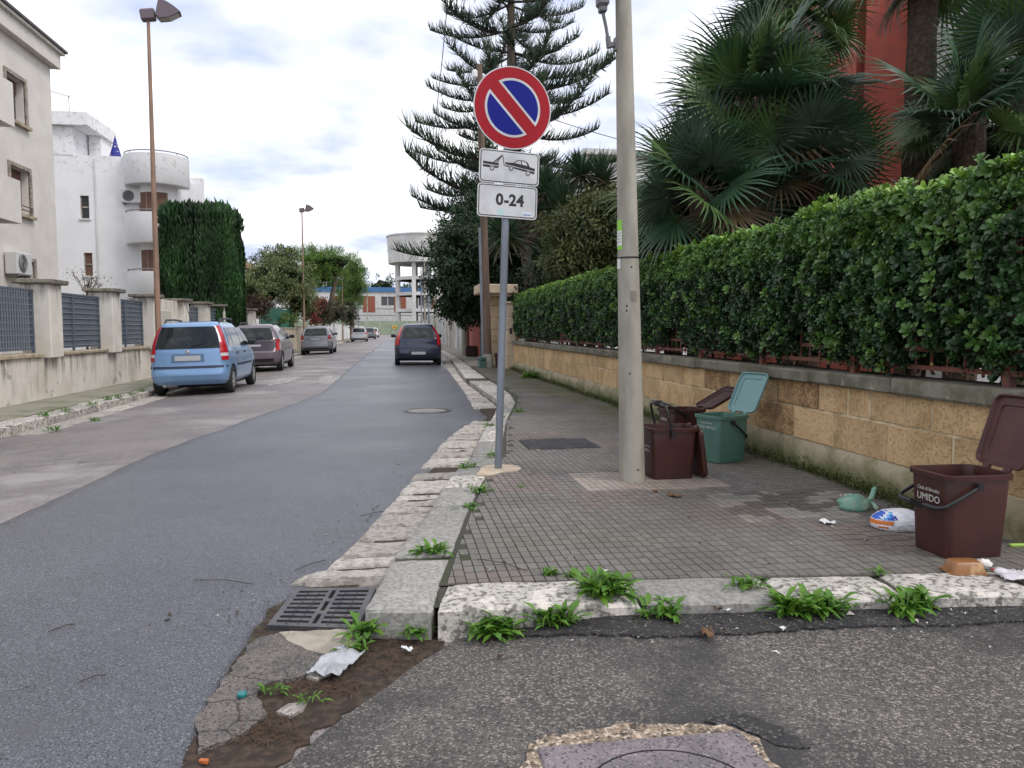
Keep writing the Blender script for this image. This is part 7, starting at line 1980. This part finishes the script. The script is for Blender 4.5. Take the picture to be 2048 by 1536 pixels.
clump_tree('thin_shrub', 'nearly bare twiggy shrub above the left wall pillars', 'shrub', (-7.2, 18.5, 0), [(-7.2, 19.5, .5), (-7.2, 19.5, 1.8), (-7.15, 19.5, 2.35)], [(-7.2, 19.5, 2.45, .35, .5, .25)], 160, .06, (.05, .05, .03), (.12, .1, .06), .3, tr=.03, nclump=16, core=False)

# ------------------------------------------------------------------ weeds in joints
m_weed = mat('weed_leaf', (.08, .2, .03), .5, attr='Col', transl=.3)
def weed_leaf(seed, L=.1, w=.022):
    r_ = np.random.default_rng(seed); V = []; c = np.array((.075, .20, .022)) * r_.uniform(.7, 1.35) + np.array((.04, .03, 0)) * r_.random()
    ts_ = (0, .25, .5, .75, .9, 1.0); ws_ = (.15, .5, .9, 1.0, .6, .0)
    for i, (t_, q_) in enumerate(zip(ts_, ws_)):
        x = L * t_; z = L * (.55 * t_ - .75 * t_ ** 2.2) * .9; tooth = (1.25 if i % 2 else .8)
        V += [(x, -w * q_ * tooth * .5, z + .004 * q_), (x, 0, z), (x, w * q_ * tooth * .5, z + .004 * q_)]
    Fc = []
    for i in range(5):
        for j in range(2): a = i * 3 + j; Fc.append((a, a + 1, a + 4)); Fc.append((a, a + 4, a + 3))
    return np_mesh('leaf', np.array(V), np.array(Fc), m_weed, np.tile(c, (len(V), 1)))
wl = [weed_leaf(k_, .08, random.choice((.011, .015, .02))) for k_ in range(8)]
def weed(label, p, n, s_, up=1.0, group=None, flat=1.0):
    t = thing('weed', label, 'weed', p, group=group)
    for i in range(int(n * 1.9)):
        o = bpy.data.objects.new('leaf', wl[random.randrange(8)]); link(o, t)
        k_ = s_ * random.uniform(.6, 1.2)
        o.matrix_basis = Matrix.Translation((random.uniform(-.28, .28) * .11 * s_ * 2, random.uniform(-.15, .15) * .11 * s_ * 2, 0)) @ Matrix.Rotation(i * 2.4 + random.uniform(-.5, .5), 4, 'Z') @ Matrix.Rotation(-random.uniform(.05, 1.15) * up, 4, 'Y') @ Matrix.Diagonal((k_, k_, k_, 1))
    return t
W_ = [(865, 1108, .13, 34, 1.05, 'bright leafy dandelion clump on the kerb near the corner'), (935, 938, .12, 22, 1.0, 'spiky weed clump at the kerb before the sign post'), (958, 985, .14, 24, .85, 'upright weed tuft behind the kerb next to the mortar patch'),
      (940, 1020, .12, 18, .95, 'weed in a kerb joint between sign post and corner'), (985, 912, .13, 18, .8, 'low weed at the sign post foot'), (1210, 1200, .125, 60, 1.3, 'large bright weed clump in the gap between two kerb slabs'), (1195, 1168, .15, 26, .8, 'weed strip growing up the kerb slab gap'),
      (985, 1232, .09, 40, 1.1, 'spreading weed at the foot of the white kerb slab'), (1095, 1218, .09, 34, 1.0, 'weed clump below the white kerb slab middle'), (1300, 1210, .09, 26, .9, 'small round weed clump below the grey kerb slab'),
      (1492, 1188, .12, 20, .85, 'weed in the crack between grey and pale kerb slabs'), (1570, 1205, .10, 40, 1.1, 'broad weed clump at the foot of the pale kerb slab'), (1640, 1210, .10, 30, .95, 'weed tuft right of the broad clump on the tar'), (1810, 1212, .10, 44, 1.1, 'dense weed clump below the second pale kerb slab'),
      (735, 1270, .03, 26, 1.2, 'leafy green weed at the storm drain corner'), (712, 1300, .02, 14, .8, 'small weed beside the concrete patch'), (832, 1270, .03, 18, .9, 'small leafy weed in the litter below the kerb corner'), (1752, 1148, .14, 12, .6, 'tiny grass tuft behind the pale kerb slab'),
      (1100, 1150, .142, 26, .55, 'low grass patch behind the white kerb slab'), (1150, 1152, .142, 24, .55, 'low grass between tiles and white kerb slab'), (1040, 975, .142, 8, .45, 'tiny weed between tiles near the post'), (545, 1385, .015, 10, .6, 'thin weed in the gutter dirt by the white plastic'), (620, 1405, .015, 8, .6, 'sparse weed sprig in the dirt'),
      (980, 855, .10, 16, 1.0, 'weed on the low kerb beyond the sign post'), (1000, 838, .1, 14, 1.0, 'weed at the asphalt tongue by the kerb'), (1040, 826, .13, 14, 1.0, 'weed between tiles and kerb past the sign post'), (965, 783, .03, 22, 1.4, 'weed tuft under the far kerb edge'), (930, 752, .03, 22, 1.6, 'weed tuft at the broken kerb gap')]
for (a, b, z_, n_, s_, lab) in W_:
    p = G(a, b, z_)
    if a > 920 and 1180 < b < 1240:                         # rooted at the foot of the side-street kerb
        if z_ < .11: p.y = ykf(p.x) - .02; p.z = zs_side(p.x, p.y); s_ *= 1.25; n_ = int(n_ * 1.3)
        else: p.z = .148; s_ *= 1.1
    weed(lab, p, n_, s_)
for k_, (a, b) in enumerate(((88, 832), (130, 822), (185, 810), (215, 800), (238, 796), (265, 790), (283, 783), (105, 862), (190, 842))):
    weed('low weed along the left kerb stones', G(a, b, .05 if b < 835 else -.06), 16, 1.1, group='weeds along the left kerb')
for k_ in range(26):                                        # moss and seedlings along the plinth foot
    y = random.uniform(5.5, 20); weed('small weed at the foot of the sandstone wall', (3.30 - random.uniform(0, .06), y, .14), 9, random.uniform(.4, .7), group='weeds along the sandstone wall foot')
weed('bushy grey-green weed at the far end of the sandstone wall', (3.12, 17.8, .14), 40, 2.6)
n = 9000                                                    # moss in the joint line at the wall foot
y = 4.4 + 18 * rng.random(n) ** 1.3; P = np.stack([3.30 - np.abs(rng.normal(size=n)) * .05 * (1 + .5 * np.sin(y * 2)), y, np.full(n, .14) + np.abs(rng.normal(size=n)) * .035], 1)
o = bpy.data.objects.new('moss', leaf_mesh('moss', P, rand_dirs(n) * .6 + np.array([[-.2, 0, .8]]), rand_dirs(n), rng.uniform(.012, .035, n), rng.uniform(.006, .014, n), cols(n, (.035, .045, .012), (.10, .12, .03), 1, .2), m_weed)); link(o); tag(o, 'moss and fine weeds along the sandstone wall foot', kind='stuff')

# ------------------------------------------------------------------ fine debris scattered over pavement, gutter and road edge
n = 700
y = 3.5 + 9 * rng.random(n) ** 1.6; x = np.array([ki(a) for a in y]) + rng.random(n) * (3.3 - np.array([ki(a) for a in y]))
P = np.stack([x, y, np.full(n, .1455)], 1)
m2 = 500; y2 = 3.4 + 8 * rng.random(m2) ** 1.5; x2 = np.array([xr(a) for a in y2]) - np.abs(rng.normal(size=m2)) * .22
P = np.concatenate([P, np.stack([x2, y2, np.full(m2, .027)], 1)])
m3 = 420; x3 = .3 + 2.8 * rng.random(m3); y3 = np.array([ykf(a) for a in x3]) - np.abs(rng.normal(size=m3)) * .2 - .01
P = np.concatenate([P, np.stack([x3, y3, np.array([zs_side(a, b) for a, b in zip(x3, y3)]) + .003], 1)])
k_ = len(P); pale = rng.random(k_) < .22
c = np.where(pale[:, None], cols(k_, (.3, .28, .25), (.6, .58, .52)), cols(k_, (.02, .016, .012), (.12, .075, .04)))
L_ = rng.uniform(.005, .02, k_) * np.where(rng.random(k_) < .1, 2.0, 1)
D = np.stack([rng.normal(size=k_), rng.normal(size=k_), rng.normal(size=k_) * .12], 1)
o = bpy.data.objects.new('debris', leaf_mesh('debris', P, D, np.tile([0, 0, 1.0], (k_, 1)) + rand_dirs(k_) * .3, L_, L_ * rng.uniform(.25, .8, k_), c, MATS['straw'])); link(o); tag(o, 'tiny leaf bits, grit and crumbs scattered on pavement and road edge', kind='stuff')
